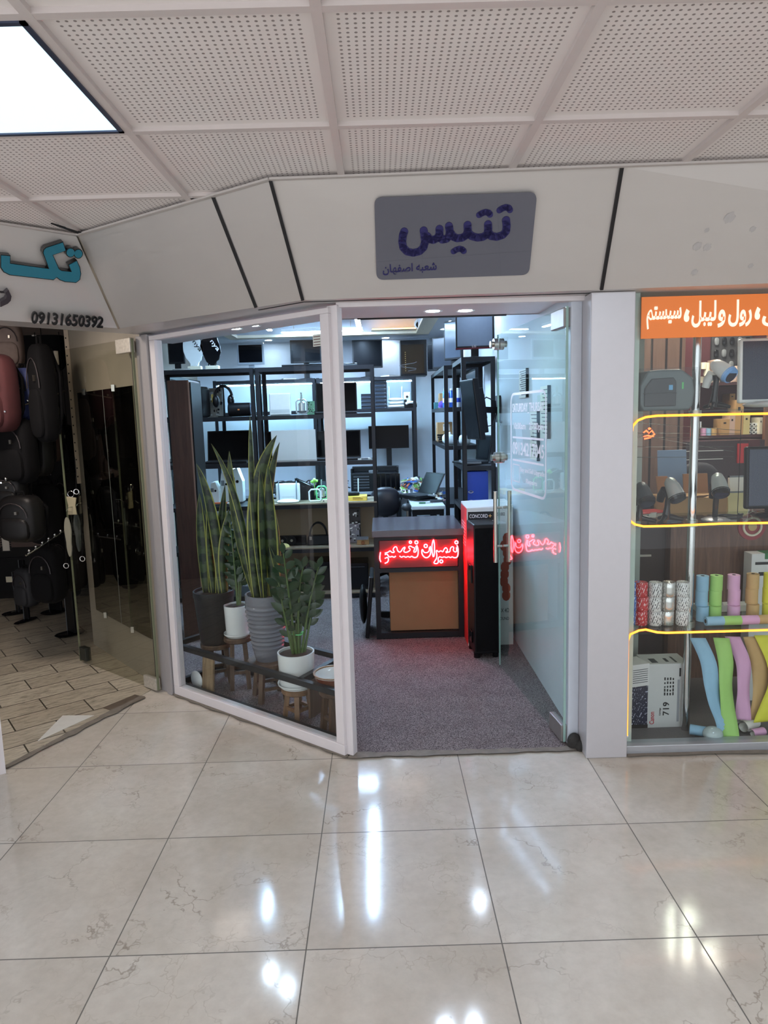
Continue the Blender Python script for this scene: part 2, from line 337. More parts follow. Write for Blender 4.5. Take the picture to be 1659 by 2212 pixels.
CARD = mat('cardboard', (176, 138, 92), .8, var=.1, scale=14); CARDD = mat('brown_board', (150, 108, 74), .75, var=.08, scale=10); PAPERM = mat('paper', (232, 230, 222), .7, var=.03)
SOIL = mat('potting_soil', (64, 46, 38), .95, var=.7, scale=90, bump=1.0); POTB = mat('black_pot', (30, 29, 31), .45, var=.2, scale=12); POTG = mat('grey_glaze', (122, 122, 130), .22, var=.08)
STOOLW = wood_material('stool_wood', (66, 46, 36), (104, 78, 58), .5); WOODD = wood_material('brown_cabinet_wood', (62, 40, 34), (86, 58, 48), .4, 14, 14, 1); PLANKW = wood_material('weathered_plank', (120, 96, 72), (166, 140, 108), .7)
WALNUT = wood_material('walnut_panel', (84, 54, 42), (132, 92, 70), .45, 16, 16, 1); SHELFW = wood_material('shelf_board', (128, 112, 92), (164, 146, 120), .6, 1.5, 16, 12)
NEON = mat('red_neon_tube', (255, 150, 150), .3, emit=L_NEON, ecol=(255, 42, 52)); ORANGEN = mat('orange_led_tube', (255, 190, 90), .3, emit=L_ORANGE, ecol=(255, 140, 36))
PANELV = mat('led_panel_blue_white', (225, 240, 250), .5, emit=.80, ecol=(203, 237, 253), var=.02, scale=2)
PANELE = mat('led_panel_diffuser', (235, 245, 250), .5, emit=L_PANEL, ecol=(226, 242, 255)); STRIPE = mat('cool_led', (235, 245, 255), .5, emit=L_STRIP, ecol=(184, 218, 255)); SPOTE = mat('downlight_lens', (250, 250, 245), .5, emit=L_SPOT, ecol=(214, 234, 255))
COVEE = mat('warm_cove_led', (255, 214, 150), .5, emit=L_COVE, ecol=(255, 190, 96)); RACKE = mat('shelf_led_strip', (220, 240, 255), .5, emit=L_RACK, ecol=(170, 222, 255))
RIGHTE = mat('shop_panel_warm', (255, 248, 235), .5, emit=L_RIGHT, ecol=(255, 244, 226)); LEFTE = mat('dim_shop_lamp', (255, 240, 220), .5, emit=L_LEFT, ecol=(255, 240, 226))
NAVY = mat('navy_letter', (34, 31, 92), .5); SIGNG = mat('grey_sign_face', (98, 99, 109), .4, .1, var=.05, scale=4); TEAL = mat('teal_acrylic', (30, 116, 138), .3); INK = mat('black_ink', (22, 22, 26), .5); INKW = mat('white_vinyl', (236, 232, 238), .5); INKR = mat('red_ink', (186, 44, 52), .5)
ORANGEB = mat('orange_banner', (255, 138, 58), .4, var=.04, scale=3); INKY = mat('ivory_letter', (255, 250, 228), .5, emit=.25)
BLUE = mat('blue_binder', (26, 66, 172), .4); REDP = mat('red_plastic', (178, 36, 42), .4); NAVYP = mat('navy_bag', (60, 70, 118), .7, var=.15, bump=.2); GREENP = mat('green_plastic', (110, 210, 130), .4); YELLOWB = mat('yellow_carton', (236, 200, 84), .6)
# ---------------------------------------------------------------- floor and ceilings
WL = Vector((-1.25, 3.99, 0)); WD = Vector((1.06, -.84, 0)).normalized(); WN = Vector((-WD.y, WD.x, 0)); WLEN = 1.353; WANG = math.atan2(WD.y, WD.x)
def wl(s, t, z=0): return WL+WD*s+WN*t+Vector((0, 0, z))          # along the slanted shop window: s along it, t into the shop
ST('floor', M().box(-4.5, 4.5, -1.7, 8.6, -.1, 0), FLOORM)
shop = [(.93, 3.15), (-.19, 3.15), (-1.25, 3.99), (-1.40, 4.12), (-2.15, 4.98), (-2.15, 8.3), (.93, 8.3)]
ST('floor_carpet', M().prism(shop, 0.0005, .006, 'z'), CARPETM)
ST('floor_left_shop', M().prism([(-1.84, 3.15), (-1.46, 3.98), (-1.40, 4.12), (-2.15, 4.98), (-2.15, 8.3), (-4.4, 8.3), (-4.4, 3.15)], .0005, .005, 'z'), TILEM)
fm = M(); fm.prism([(-1.80, 3.40), (-1.63, 3.70), (-1.81, 3.71)], .005, .007, 'z')
ST('trim_1', fm, mat('white_patch_tile', (214, 212, 206), .3))
ST('trim_2', M().prism([(-1.62, 3.80), (-1.50, 3.98), (-1.42, 3.93), (-1.53, 3.74)], .005, .008, 'z'), mat('worn_hinge_plate', (112, 100, 88), .5, .3, var=.25))
dirt = M()
for a, b in (((-.19, 3.13), (-1.30, 4.01)), ((.95, 3.14), (-.19, 3.14)), ((-1.82, 3.13), (-1.44, 3.95)), ((1.12, 3.07), (3.4, 3.0))):
    a = Vector((*a, 0)); b = Vector((*b, 0)); d = (b-a); nn = Vector((-d.y, d.x, 0)).normalized(); k = 24
    up = [a+d*(i/k)+nn*(.012+random.random()*.02) for i in range(k+1)]; lo = [a+d*(i/k)-nn*(.012+random.random()*.022) for i in range(k+1)]
    dirt.grid([[p+Vector((0, 0, .0085)) for p in up], [p+Vector((0, 0, .0085)) for p in lo]])
ST('trim_3', dirt, mat('mortar_edge', (120, 112, 102), .9, var=.35, scale=25))
CH = 2.497; TC = .62928; CX, CY = -.1087, 1.6584
ST('ceiling', M().box(-4.5, 4.5, -1.7, 3.9, CH+.012, CH+.05), CEILM)
gm = M()
for i in range(-7, 9): gm.box(CX+i*TC-.0125, CX+i*TC+.0125, -1.7, 3.85, CH-.002, CH+.013)
for j in range(-5, 4): gm.box(-4.5, 4.5, CY+j*TC-.0125, CY+j*TC+.0125, CH-.0015, CH+.013)
ST('trim_4', gm, mat('ceiling_runner', (205, 196, 193), .5, var=.03))
# black wedge painting in the dark gap at a lifted tile corner
lt = M(); lt.hexa([(-1.365, 3.43, CH-.004), (-1.335, 3.41, CH-.004), (-1.41, 3.22, CH-.004), (-1.418, 3.225, CH-.004), (-1.365, 3.43, CH), (-1.335, 3.41, CH), (-1.41, 3.22, CH), (-1.418, 3.225, CH)])
ST('trim_5', lt, BLACKGAP)
def led_panel(i, j, label, em=None):
    x0, y0 = CX+i*TC+.0125, CY+j*TC+.0125; x1, y1 = x0+TC-.025, y0+TC-.025
    t = T('ceiling_light', label, 'ceiling light', ((x0+x1)/2, (y0+y1)/2, CH-.006), 0, 'square LED panels in the corridor ceiling')
    f = M()
    for a in ((x0, x1, y0, y0+.014), (x0, x1, y1-.014, y1), (x0, x0+.014, y0, y1), (x1-.014, x1, y0, y1)): f.box(*a, CH-.006, CH+.012)
    P(t, 'frame', f, mat('panel_frame', (70, 78, 100), .4, .5), world=True); P(t, 'diffuser', M().box(x0+.014, x1-.014, y0+.014, y1-.014, CH-.001, CH+.01), em or PANELE, world=True)
led_panel(-2, 0, 'square LED ceiling panel near the teal-lettered shop front', PANELV)
led_panel(2, -2, 'square LED ceiling panel above the middle of the corridor')  # unseen panel added to light the corridor
led_panel(-2, -4, 'square LED ceiling panel behind the photographer, nearer the bag shop')  # second unseen panel, also added for corridor light
# ---------------------------------------------------------------- fascia of leaning panels
FA = dict(t1=(-1.387, 3.43), t2=(-.63, 2.912), t3=(-.375, 2.738), t4=(.927, 2.707), t5=(3.4, 2.62), b1=(-1.35, 3.775), b2=(-.531, 3.2147), b3=(-.305, 3.06), b4=(.953, 3.01), b5=(3.4, 2.86))
FA['t00'] = (-2.787, 2.11); FA['b00'] = (-2.75, 2.455)
BZ = 2.11
def fp(k): return Vector((*FA[k], CH if k[0] == 't' else BZ))
def panel(name, a, b, thick=.02):
    p = [fp('b'+a), fp('b'+b), fp('t'+b), fp('t'+a)]; n = (p[1]-p[0]).cross(p[3]-p[0]).normalized(); n = n if n.y > 0 else -n
    return ST(name, M().hexa(p+[q+n*thick for q in p]), ALUM)
w1 = panel('wall_fascia_left_shop', '00', '1'); w2 = panel('wall_fascia_slanted', '1', '2'); w3 = panel('wall_fascia_corner', '2', '3'); w4 = panel('wall_fascia_front', '3', '4'); w5 = panel('wall_fascia_right_shop', '4', '5')
se = M()
for k in '234':
    a, b = fp('b'+k), fp('t'+k); d = Vector((0, -.004, 0)); se.bar(a+d, b+d, .013, .012, (0, 1, 0))
for a, b in (('b3', 'b2'), ('b3', 'b4')): se.bar(fp(a)+Vector((0, .04, .0)), fp(b)+Vector((0, .07, .0)), .006, .006)
ST('trim_6', se, BLACKGAP)
tr = M(); tr.tube([fp('t1'), fp('b1')], .008, 6)
ST('trim_7', tr, NICKEL)
ce = M()
for a, b in (('t00', 't1'), ('t1', 't3'), ('t3', 't5')): ce.bar(fp(a)+Vector((0, -.012, -.004)), fp(b)+Vector((0, -.012, -.004)), .02, .008)
ST('trim_8', ce, mat('ceiling_angle', (190, 184, 180), .5))
so = M()
so.hexa([(*FA['b3'], BZ), (*FA['b4'], BZ), (.96, 3.25, BZ), (-.2, 3.22, BZ), (*FA['b3'], BZ+.02), (*FA['b4'], BZ+.02), (.96, 3.25, BZ+.02), (-.2, 3.22, BZ+.02)])
so.hexa([(*FA['b1'], BZ), (*FA['b3'], BZ), (-.2, 3.22, BZ), (-1.30, 4.1, BZ), (*FA['b1'], BZ+.02), (*FA['b3'], BZ+.02), (-.2, 3.22, BZ+.02), (-1.30, 4.1, BZ+.02)])
so.hexa([(*FA['b4'], BZ), (*FA['b5'], BZ), (3.4, 3.15, BZ), (.96, 3.25, BZ), (*FA['b4'], BZ+.02), (*FA['b5'], BZ+.02), (3.4, 3.15, BZ+.02), (.96, 3.25, BZ+.02)])
so.hexa([(*FA['b00'], BZ), (*FA['b1'], BZ), (-1.30, 4.1, BZ), (-2.8, 2.6, BZ), (*FA['b00'], BZ+.02), (*FA['b1'], BZ+.02), (-1.30, 4.1, BZ+.02), (-2.8, 2.6, BZ+.02)])
ST('ceiling_fascia_underside', so, ALUM)
# ---------------------------------------------------------------- shop shell
ST('wall_right', M().box(.93, .99, 3.2, 8.3, 0, 2.7), WALLW)
ST('wall_back', M().box(-2.2, .99, 8.3, 8.36, 0, 2.7), WALLW)
ST('wall_left', M().hexa([(-1.39, 4.10, 0), (-1.34, 4.06, 0), (-2.10, 5.0, 0), (-2.15, 4.98, 0), (-1.39, 4.10, 2.7), (-1.34, 4.06, 2.7), (-2.10, 5.0, 2.7), (-2.15, 4.98, 2.7)]).box(-2.15, -2.10, 4.98, 8.3, 0, 2.7), WALLB)
ic = M(); RX0, RX1, RY0, RY1 = -1.45, .43, 4.75, 7.5
for a in ((-2.15, RX0, 4.0, 8.3), (RX1, .93, 4.0, 8.3), (RX0, RX1, 4.0, RY0), (RX0, RX1, RY1, 8.3)): ic.box(*a, 2.5, 2.54)
for a in ((RX0-.02, RX0, RY0, RY1), (RX1, RX1+.02, RY0, RY1), (RX0, RX1, RY0-.02, RY0), (RX0, RX1, RY1, RY1+.02)): ic.box(*a, 2.54, 2.70)
ic.box(RX0-.02, RX1+.02, RY0-.02, RY1+.02, 2.70, 2.74)
ST('ceiling_shop', ic, mat('shop_ceiling', (176, 180, 186), .7, var=.03))
lip = M()
for a in ((RX0-.1, RX1+.14, RY1, RY1+.13), (RX1, RX1+.14, RY0, RY1), (RX0-.1, RX0, RY0, RY1)): lip.box(*a, 2.470, 2.499)
ST('trim_9', lip, mat('cream_cove_lip', (226, 214, 190), .6))
sf = M(); z = 2.16
sf.prism([(.93, 3.2), (-.2, 3.2), (-1.32, 4.07), (-2.0, 4.85), (-2.1, 5.02), (-1.448, 5.003), (-.30, 4.05), (.93, 4.05)], z, z+.03, 'z')
sf.box(-.28, .93, 4.03, 4.06, z, 2.5); a = Vector((-1.448, 5.003, z)); b = Vector((-.30, 4.05, z)); sf.hexa([a, b, b+WN*.03, a+WN*.03]+[q+Vector((0, 0, .34)) for q in (a, b, b+WN*.03, a+WN*.03)])
ST('ceiling_soffit', sf, mat('white_soffit', (214, 208, 210), .5, var=.02))
ST('trim_10', M().box(-.1, .74, 4.015, 4.03, 2.152, 2.168), BLACKGAP)
# downlights, linear lights, cove lamp
def downlight(x, y, z, label, grp):
    t = T('downlight', label, 'ceiling light', (x, y, z), 0, grp)
    P(t, 'ring', M().lathe([(.035, 0), (.052, -.002), (.055, .004), (.035, .006)], n=24), WHITEP, smooth=True); P(t, 'lens', M().cyl((0, 0, -.001), (0, 0, .004), .036, n=24), SPOTE)
for x, y, l in ((.311, 3.826, 'round downlight in the entrance soffit, nearer the white post'), (.487, 3.843, 'round downlight in the entrance soffit, nearer the glass door'), (-.85, 4.312, 'round downlight above the snake plants, farther from the post'), (-.719, 4.191, 'round downlight above the snake plants, nearer the post')):
    downlight(x, y, 2.16, l, 'downlights in the entrance soffit')
for x, y, l in ((.745, 6.88, 'round downlight above the monitors on the right wall, nearer the entrance'), (.726, 7.48, 'round downlight above the monitors on the right wall, nearer the back'), (.116, 8.147, 'round downlight above the monitor and server cabinet on the back wall'), (-1.207, 8.044, 'round downlight above the white-edged monitor on the back wall'), (.745, 5.4, 'round downlight over the swivel-arm monitor')):
    downlight(x, y, 2.5, l, 'downlights in the shop ceiling')
def linear(a, b, label):
    t = T('linear_light', label, 'ceiling light', ((a[0]+b[0])/2, (a[1]+b[1])/2, 2.5), 0, 'linear lights hanging in the ceiling recess')
    a = Vector((*a, 2.52)); b = Vector((*b, 2.52)); P(t, 'housing', M().bar(a, b, .05, .03), WHITEP, world=True); dz = Vector((0, 0, -.018)); P(t, 'diffuser', M().bar(a+dz, b+dz, .042, .008), STRIPE, world=True)
    for k in (.15, .85): q = a.lerp(b, k); P(t, 'suspension_rod', M().cyl(q, q+Vector((0, 0, .18)), .004, n=6), NICKEL, world=True)
linear((-.162, 5.3), (-.162, 7.36), 'long linear light running towards the back wall beside the cove'); linear((-.40, 5.3), (-.40, 7.36), 'long linear light running towards the back wall, just behind the white post')
linear((-1.06, 5.3), (-1.06, 7.2), 'long linear light running towards the back wall above the left rack'); linear((-.97, 7.40), (-.13, 7.40), 'linear light hung crosswise along the back edge of the recess')
cv = T('cove_light', 'warm cove lamp along the back edge of the ceiling recess', 'ceiling light', (.2, 7.44, 2.54)); P(cv, 'led_strip', M().box(-.03, .42, 7.40, 7.43, 2.505, 2.515), COVEE, world=True); P(cv, 'channel', M().box(-.04, .425, 7.395, 7.50, 2.50, 2.506), CREAM, world=True)
# dome camera
q = at(906, 700, 7.2); dc = T('security_camera', 'white dome security camera under the yellow cove', 'camera', (q.x, q.y, q.z))
P(dc, 'bracket', M().cyl((0, .02, .03), (0, .02, .20), .03, .035), WHITEP, smooth=True); P(dc, 'body', M().ell((0, 0, 0), .055, .055, .05), WHITEP, smooth=True); P(dc, 'lens', M().cyl((-.01, -.045, -.01), (-.012, -.06, -.014), .028), BLACKG)
# ---------------------------------------------------------------- slanted display window, post, column
win = T('window_1', 'white framed slanted display window in front of the plants', 'window', tuple(WL), WANG); win['kind'] = 'structure'
f = M(); f.box(0, WLEN-.005, -.02, .03, 0.006, .06).box(0, WLEN-.005, -.02, .03, 2.066, 2.09).box(0, .05, -.02, .03, .06, 2.066).box(WLEN-.055, WLEN-.005, -.02, .03, .06, 2.066)
P(win, 'window_frame', f, WHITEF, bev=.003); P(win, 'window_glass', M().box(.05, WLEN-.055, -.003, .003, .06, 2.066), GLASSM)
s = M(); b = [(-.012, 0), (.012, 0)]
ST('trim_11', M().hexa([wl(-.13, -.02), wl(-.002, -.02), wl(-.002, .05), wl(-.13, .05)]+[wl(k, t, 2.1) for k, t in ((-.13, -.02), (-.002, -.02), (-.002, .05), (-.13, .05))]).hexa([wl(-.05, -.035), wl(-.002, -.035), wl(-.002, -.02), wl(-.05, -.02)]+[wl(k, t, 2.1) for k, t in ((-.05, -.035), (-.002, -.035), (-.002, -.02), (-.05, -.02))]), GREYF, bev=.004)
ST('wall_post', M().hexa([(-.213, 3.165, 0), (-.165, 3.135, 0), (-.145, 3.175, 0), (-.193, 3.205, 0), (-.213, 3.165, 2.1), (-.165, 3.135, 2.1), (-.145, 3.175, 2.1), (-.193, 3.205, 2.1)]), WHITEF, bev=.004)
ST('trim_12', M().hexa([(-.219, 3.166, .0), (-.213, 3.163, .0), (-.21, 3.18, 0), (-.216, 3.185, 0), (-.219, 3.166, 2.09), (-.213, 3.163, 2.09), (-.21, 3.18, 2.09), (-.216, 3.185, 2.09)]), BLACKGAP)
ST('beam_header', M().box(-.17, .93, 3.15, 3.2, 2.09, 2.16), WHITEF, bev=.003)
ST('wall_column', M().box(.925, 1.115, 3.05, 3.26, 0, 2.108), mat('column_cladding', (192, 190, 194), .35, .25, var=.03), bev=.004)
ST('trim_13', M().box(.875, .925, 3.18, 3.26, 0, 2.1), mat('door_jamb', (190, 196, 206), .4, var=.05), bev=.004)
ST('trim_14', M().hexa([(-1.86, 3.05, 0), (-1.795, 3.085, 0), (-1.86, 3.13, 0), (-1.92, 3.10, 0), (-1.86, 3.05, 2.1), (-1.795, 3.085, 2.1), (-1.86, 3.13, 2.1), (-1.92, 3.10, 2.1)]), WHITEF)
sk = M(); sk.ell((.90, 3.16, .03), .035, .03, .045); sk.ell((.925, 3.14, .02), .03, .03, .03)
ST('trim_15', sk, mat('floor_spring_dirt', (46, 44, 42), .9, var=.5, scale=80, bump=.8))
# scuffs on the right-hand fascia
o_, n_ = fp('b4'), (fp('b5')-fp('b4')).cross(fp('t4')-fp('b4')).normalized()
n_ = n_ if n_.y < 0 else -n_
for i_, (px_, py_, r_) in enumerate(((1576, 470, .022), (1527, 497, .010), (1528, 534, .016), (1506, 532, .018), (1626, 495, .012), (1500, 588, .014), (1622, 574, .010))):
    c_ = on(px_, py_, o_, n_)+n_*.0012; a_ = n_.orthogonal().normalized(); b_ = n_.cross(a_); m = M(); m.poly([c_+(a_*math.cos(k*PI/8)*(1+.25*math.sin(k*2.3+i_))+b_*math.sin(k*PI/8)*.9)*r_ for k in range(16)])
    ST('trim_%d' % (20+i_), m, mat('grey_scuff', (176, 172, 170), .6, var=.15, scale=60))
# ---------------------------------------------------------------- shop sign
def plane_of(a, b):
    p = [fp('b'+a), fp('b'+b), fp('t'+b), fp('t'+a)]; n = (p[1]-p[0]).cross(p[3]-p[0]).normalized(); n = n if n.y < 0 else -n
    ux = (p[1]-p[0]).normalized(); uy = n.cross(ux) if n.cross(ux).z > 0 else ux.cross(n); return p[0]+n*.003, n, ux, uy.normalized()
o, n, ux, uy = plane_of('3', '4')
def q2(px, py, o, n, ux, uy): v = on(px, py, o, n)-o; return (v.dot(ux), v.dot(uy))
def zq(x, y): return (800+x*370/1659, 410+y*200/897)      # sign traced from an enlarged view
sg = T('shop_sign', 'grey sign panel with navy lettering above the open doorway', 'sign', tuple(on(985, 510, o, n)))
cor = [q2(*zq(*k), o, n, ux, uy) for k in ((60, 868), (1535, 818), (1615, 18), (38, 70))]
rr = []; R_ = .032
cs = [Vector(c) for c in cor]
for i in range(4):
    c0, c1, c2 = cs[i-1], cs[i], cs[(i+1) % 4]; a = (c0-c1).normalized(); b = (c2-c1).normalized()
    for k in range(7): t = k/6; p1 = c1+a*R_*(1-t)**1; p2 = c1+b*R_*t; rr.append(c1+(a*(1-t)**2+b*t**2)*R_)
m = M(); th = .006
m.poly([o+ux*c.x+uy*c.y+n*th for c in rr])
for i in range(len(rr)): a, b = rr[i], rr[(i+1) % len(rr)]; m.poly([o+ux*a.x+uy*a.y, o+ux*b.x+uy*b.y, o+ux*b.x+uy*b.y+n*th, o+ux*a.x+uy*a.y+n*th])
P(sg, 'panel', m, SIGNG, world=True)
paths = [[(1312, 285), (1318, 340), (1312, 395), (1280, 430), (1225, 448), (1170, 440), (1140, 405)], [(1138, 325), (1140, 380), (1128, 425), (1085, 450), (1035, 455), (980, 440), (945, 410)], [(940, 332), (942, 390), (930, 430), (890, 456), (840, 462), (800, 445), (775, 410)],
         [(760, 342), (768, 400), (762, 440), (735, 468), (695, 475), (670, 440)], [(668, 370), (668, 420), (650, 458), (610, 478), (570, 470), (550, 440)], [(516, 385), (524, 440), (528, 500), (515, 550), (475, 588), (415, 603), (355, 590), (318, 550), (308, 495), (315, 430), (328, 395)]]
dots = [[(1248, 190), (1275, 172), (1310, 160), (1340, 168), (1350, 188)], [(1052, 235), (1080, 218), (1115, 207), (1145, 215), (1157, 232)], [(805, 588), (830, 572), (862, 562), (890, 570), (903, 586)]]
pxm = (Vector(q2(*zq(1000, 400), o, n, ux, uy))-Vector(q2(*zq(900, 400), o, n, ux, uy))).length/100
m = M(); o2 = o+n*.006
for p in paths: m.stroke(o2, ux, uy, [q2(*zq(*k), o, n, ux, uy) for k in p], 76*pxm, .003, 12)
for p in dots: m.stroke(o2, ux, uy, [q2(*zq(*k), o, n, ux, uy) for k in p], 58*pxm, .003, 12)
P(sg, 'shop_name', m, NAVY, world=True)
text(sg, 'branch_line', shape('شعبه اصفهان'), on(*zq(122, 820), o, n)+n*.007, on(*zq(640, 790), o, n)+n*.007, .046, NAVY, uy, .002, .012)
sm = M()
for a, b in (((510, 68), (497, 845)), ((1225, 40), (1262, 828)), ((66, 690), (1540, 585))): a = on(*zq(*a), o, n)+n*.0062; b = on(*zq(*b), o, n)+n*.0062; sm.bar(a, b, .0008, .0006)
P(sg, 'panel_seam', sm, mat('seam_grey', (92, 94, 104), .5), world=True)
# ---------------------------------------------------------------- bag-shop lettering
o, n, ux, uy = plane_of('00', '1')
def zl(x, y): return (x*260/1659, 490+y*230/1468)
ls = T('shop_sign', 'teal letters with black outline on the bag shop fascia', 'sign', tuple(on(90, 560, o, n)))
def lpoly(m, pts, t0, t1):
    v = [on(*zl(*k), o, n) for k in pts]; b = len(m.v); k = len(v); m.v += [tuple(p+n*t0) for p in v]+[tuple(p+n*t1) for p in v]; m.face(range(b+k, b+2*k))
    for i in range(k): j = (i+1) % k; m.face((b+i, b+j, b+k+j, b+k+i))
T1 = [(-20, 350), (105, 362), (105, 465), (640, 540), (560, 320), (570, 280), (600, 250), (830, 175), (868, 290), (690, 350), (775, 540), (810, 565), (950, 582), (910, 487), (1020, 430), (1060, 520), (1075, 610), (1060, 690), (1010, 728), (860, 715), (790, 690), (745, 655), (700, 690), (100, 620), (20, 580), (-20, 520)]
def outset(p, d):
    r = []; k = len(p); A = sum(p[i][0]*p[(i+1) % k][1]-p[(i+1) % k][0]*p[i][1] for i in range(k)); sgn = 1 if A > 0 else -1
    for i in range(k):
        a = Vector(p[i-1]); b = Vector(p[i]); c = Vector(p[(i+1) % k]); e = (b-a).normalized(); g = (c-b).normalized(); h = Vector((e.y+g.y, -e.x-g.x)); h = h.normalized() if h.length > .1 else Vector((e.y, -e.x)); r.append(tuple(b+h*d*sgn))
    return r
back = M(); lpoly(back, outset(T1, 9), .002, .034)
front = M(); lpoly(front, outset(T1, -4), .034, .037)
for c in ((935, 318), (1042, 335)):
    ring = lambda r: [(c[0]+r*math.cos(-2*PI*k/20), c[1]+r*1.05*math.sin(-2*PI*k/20)) for k in range(20)]
    lpoly(back, ring(66), .002, .034); lpoly(front, ring(54), .034, .037)
P(ls, 'letter_rim', back, BLACKG, world=True); P(ls, 'letter_face', front, TEAL, world=True)
m = M(); lpoly(m, [(-20, 880), (40, 880), (90, 835), (132, 925), (120, 985), (80, 1025), (-20, 1072), (-20, 1000), (50, 958), (66, 930), (50, 880)], .002, .03)
P(ls, 'dark_letter', m, mat('plum_letter', (52, 44, 52), .4), world=True)
text(ls, 'phone_number', '09131650392', on(*zl(398, 1300), o, n)+n*.02, on(*zl(1385, 1366), o, n)+n*.02, .062, BLACKG, uy, .012, .02)
# ---------------------------------------------------------------- right glass door
HG = Vector((.862, 3.205, 0)); FR = Vector((.735, 4.274, 0)); DX = (HG-FR).normalized(); DL = (HG-FR).length; DN = Vector((-DX.y, DX.x, 0)); DA = math.atan2(DX.y, DX.x)
door = T('door_1', 'open frameless glass door with white opening-hours lettering', 'door', tuple(FR), DA); door['kind'] = 'structure'
P(door, 'door_glass', M().box(0, DL, -.005, .005, .012, 2.075), GLASSG)
P(door, 'glass_edge', M().box(-.001, .001, -.005, .005, .012, 2.075).box(DL, DL+.006, -.006, .006, .012, 2.075), mat('green_glass_edge', (150, 180, 172), .2))
fit = M()
for z in (1.985, 0.012): fit.box(DL-.16, DL+.004, -.016, .016, z, z+.085)
P(door, 'patch_fitting', fit, mat('worn_patch_fitting', (140, 136, 134), .4, .5, var=.15), bev=.004)
sc = M(); dg = math.atan2(1, 0)
for z in (2.02, 1.34):
    for s in (-1, 1): sc.cyl((.008, s*.006, z), (.008, s*.03, z), .034, n=20); sc.cyl((.008, s*.03, z), (.008, s*.05, z), .016, .02, n=16)
P(door, 'round_clamp', sc, NICKEL, smooth=True)
hd = M()
for s in (-1, 1):
    hd.cyl((.075, s*.045, .70), (.075, s*.045, 1.14), .0125, n=16)
    for z in (.80, 1.04): hd.cyl((.075, s*.005, z), (.075, s*.045, z), .008, n=10)
P(door, 'handle', hd, NICKEL, smooth=True)
def dw(px, py): return on(px, py, FR-DN*.007, DN)
m = M(); pts = []
rc = [(1103, 1057), (1178, 1076), (1181, 845), (1104, 852)]; o = FR-DN*.007
L2 = lambda px, py: ((dw(px, py)-o).dot(DX), dw(px, py).z)
x0 = L2(1104, 950)[0]; x1 = L2(1179, 950)[0]; z0 = 1.175; z1 = 1.713; R_ = .05; lp = []
for cx, cz, a0 in ((x0+R_, z0+R_, PI), (x1-R_, z0+R_, 1.5*PI), (x1-R_, z1-R_, 0), (x0+R_, z1-R_, .5*PI)):
    for k in range(6): a = a0+k/5*PI/2; lp.append((cx+R_*math.cos(a), cz+R_*math.sin(a)))
up = Vector((0, 0, 1))
m.stroke(o, DX, up, lp+[lp[0]], .013, .0006, 6)
for za, zb in ((1.472, 1.472), (1.345, 1.345)): m.stroke(o, DX, up, [(x0+.035, za), (x1-.03, zb)], .011, .0006, 6)
sq = [(x0+.035, 1.225), (x0+.15, 1.225), (x0+.15, 1.32), (x0+.035, 1.32)]; m.stroke(o, DX, up, sq+[sq[0]], .006, .0006, 6)
P(door, 'vinyl_frame', m, INKW, world=True)
W3 = lambda x, z: o+DX*x+up*z
for body, a, b, z, h in (('SATURDAY_THURSAY', x0+.03, x1-.025, 1.605, .055), ('10:00am   21:00pm', x0+.05, x1-.03, 1.507, .048), ('09134217045', x0+.03, x1-.025, 1.375, .072), ('Buy and Sell Upgrade', x0+.165, x1-.02, 1.278, .034), ('Repairs', x0+.26, x1-.13, 1.222, .032)):
    text(door, 'hours_lettering', body, W3(a, z), W3(b, z), h, INKW, up, .0006, .012)
# ---------------------------------------------------------------- left glass door (bag shop)
H2 = Vector((-1.357, 4.012, 0)); F2 = Vector((-2.087, 4.608, 0)); EX = (H2-F2).normalized(); EL = (H2-F2).length; EA = math.atan2(EX.y, EX.x)
d2 = T('door_2', 'open olive-tinted glass door of the bag shop', 'door', tuple(F2), EA); d2['kind'] = 'structure'
P(d2, 'door_glass', M().box(0, EL-.02, -.005, .005, .012, 2.085), GLASSO)
P(d2, 'glass_edge', M().box(-.0015, .0015, -.006, .006, .012, 2.085).box(EL-.022, EL-.016, -.007, .007, .012, 2.085), mat('olive_glass_edge', (120, 124, 100), .2))
m = M(); m.box(EL-.17, EL-.02, -.016, .016, 2.01, 2.09).box(EL-.15, EL-.02, -.016, .016, .012, .085).box(-.004, .045, -.014, .014, 2.0, 2.088)
P(d2, 'patch_fitting', m, mat('chipped_fitting', (196, 190, 180), .4, .5, var=.35, scale=60), bev=.003)
P(d2, 'lock_box', M().box(.03, .11, -.02, .02, .03, .12), mat('lock_steel', (58, 60, 56), .4, .6), bev=.003)
P(d2, 'crack_tape', M().box(EL-.03, EL-.022, -.0065, -.0052, .1, 2.0), BLACKGAP)
# ---------------------------------------------------------------- reception counter with neon sign
CF = 4.87; x0, x1 = -.075, .56
ct = T('reception_counter', 'dark reception counter with open steel frame under its top', 'counter', (.24, 5.15, 0.006))
P(ct, 'counter_top', M().box(x0+.01, x1+.022, CF-.03, 5.50, .765, .812), mat('dark_laminate', (92, 84, 90), .18, var=.06), world=True, bev=.002)
for a, b in ((x0+.02, CF+.01), (x1-.015, CF+.01), (x0+.02, 5.44), (x1-.015, 5.44)): P(ct, 'frame_post', M().box(a, a+.035, b, b+.035, .006, .765), STEEL, world=True)
for q in ((CF+.01, CF+.04, .50, .53), (CF+.01, CF+.045, .012, .05), (5.44, 5.47, .012, .05), (CF+.01, CF+.04, .735, .765)): P(ct, 'frame_rail', M().box(x0+.055, x1-.015, *q), STEEL, world=True)
P(ct, 'sign_backboard', M().box(x0+.055, x1-.015, CF+.05, CF+.06, .53, .735), mat('dark_maroon_board', (110, 34, 42), .5), world=True)
P(ct, 'side_panel', M().box(x0+.024, x0+.03, CF+.045, 5.44, .05, .765), GREYP, world=True)
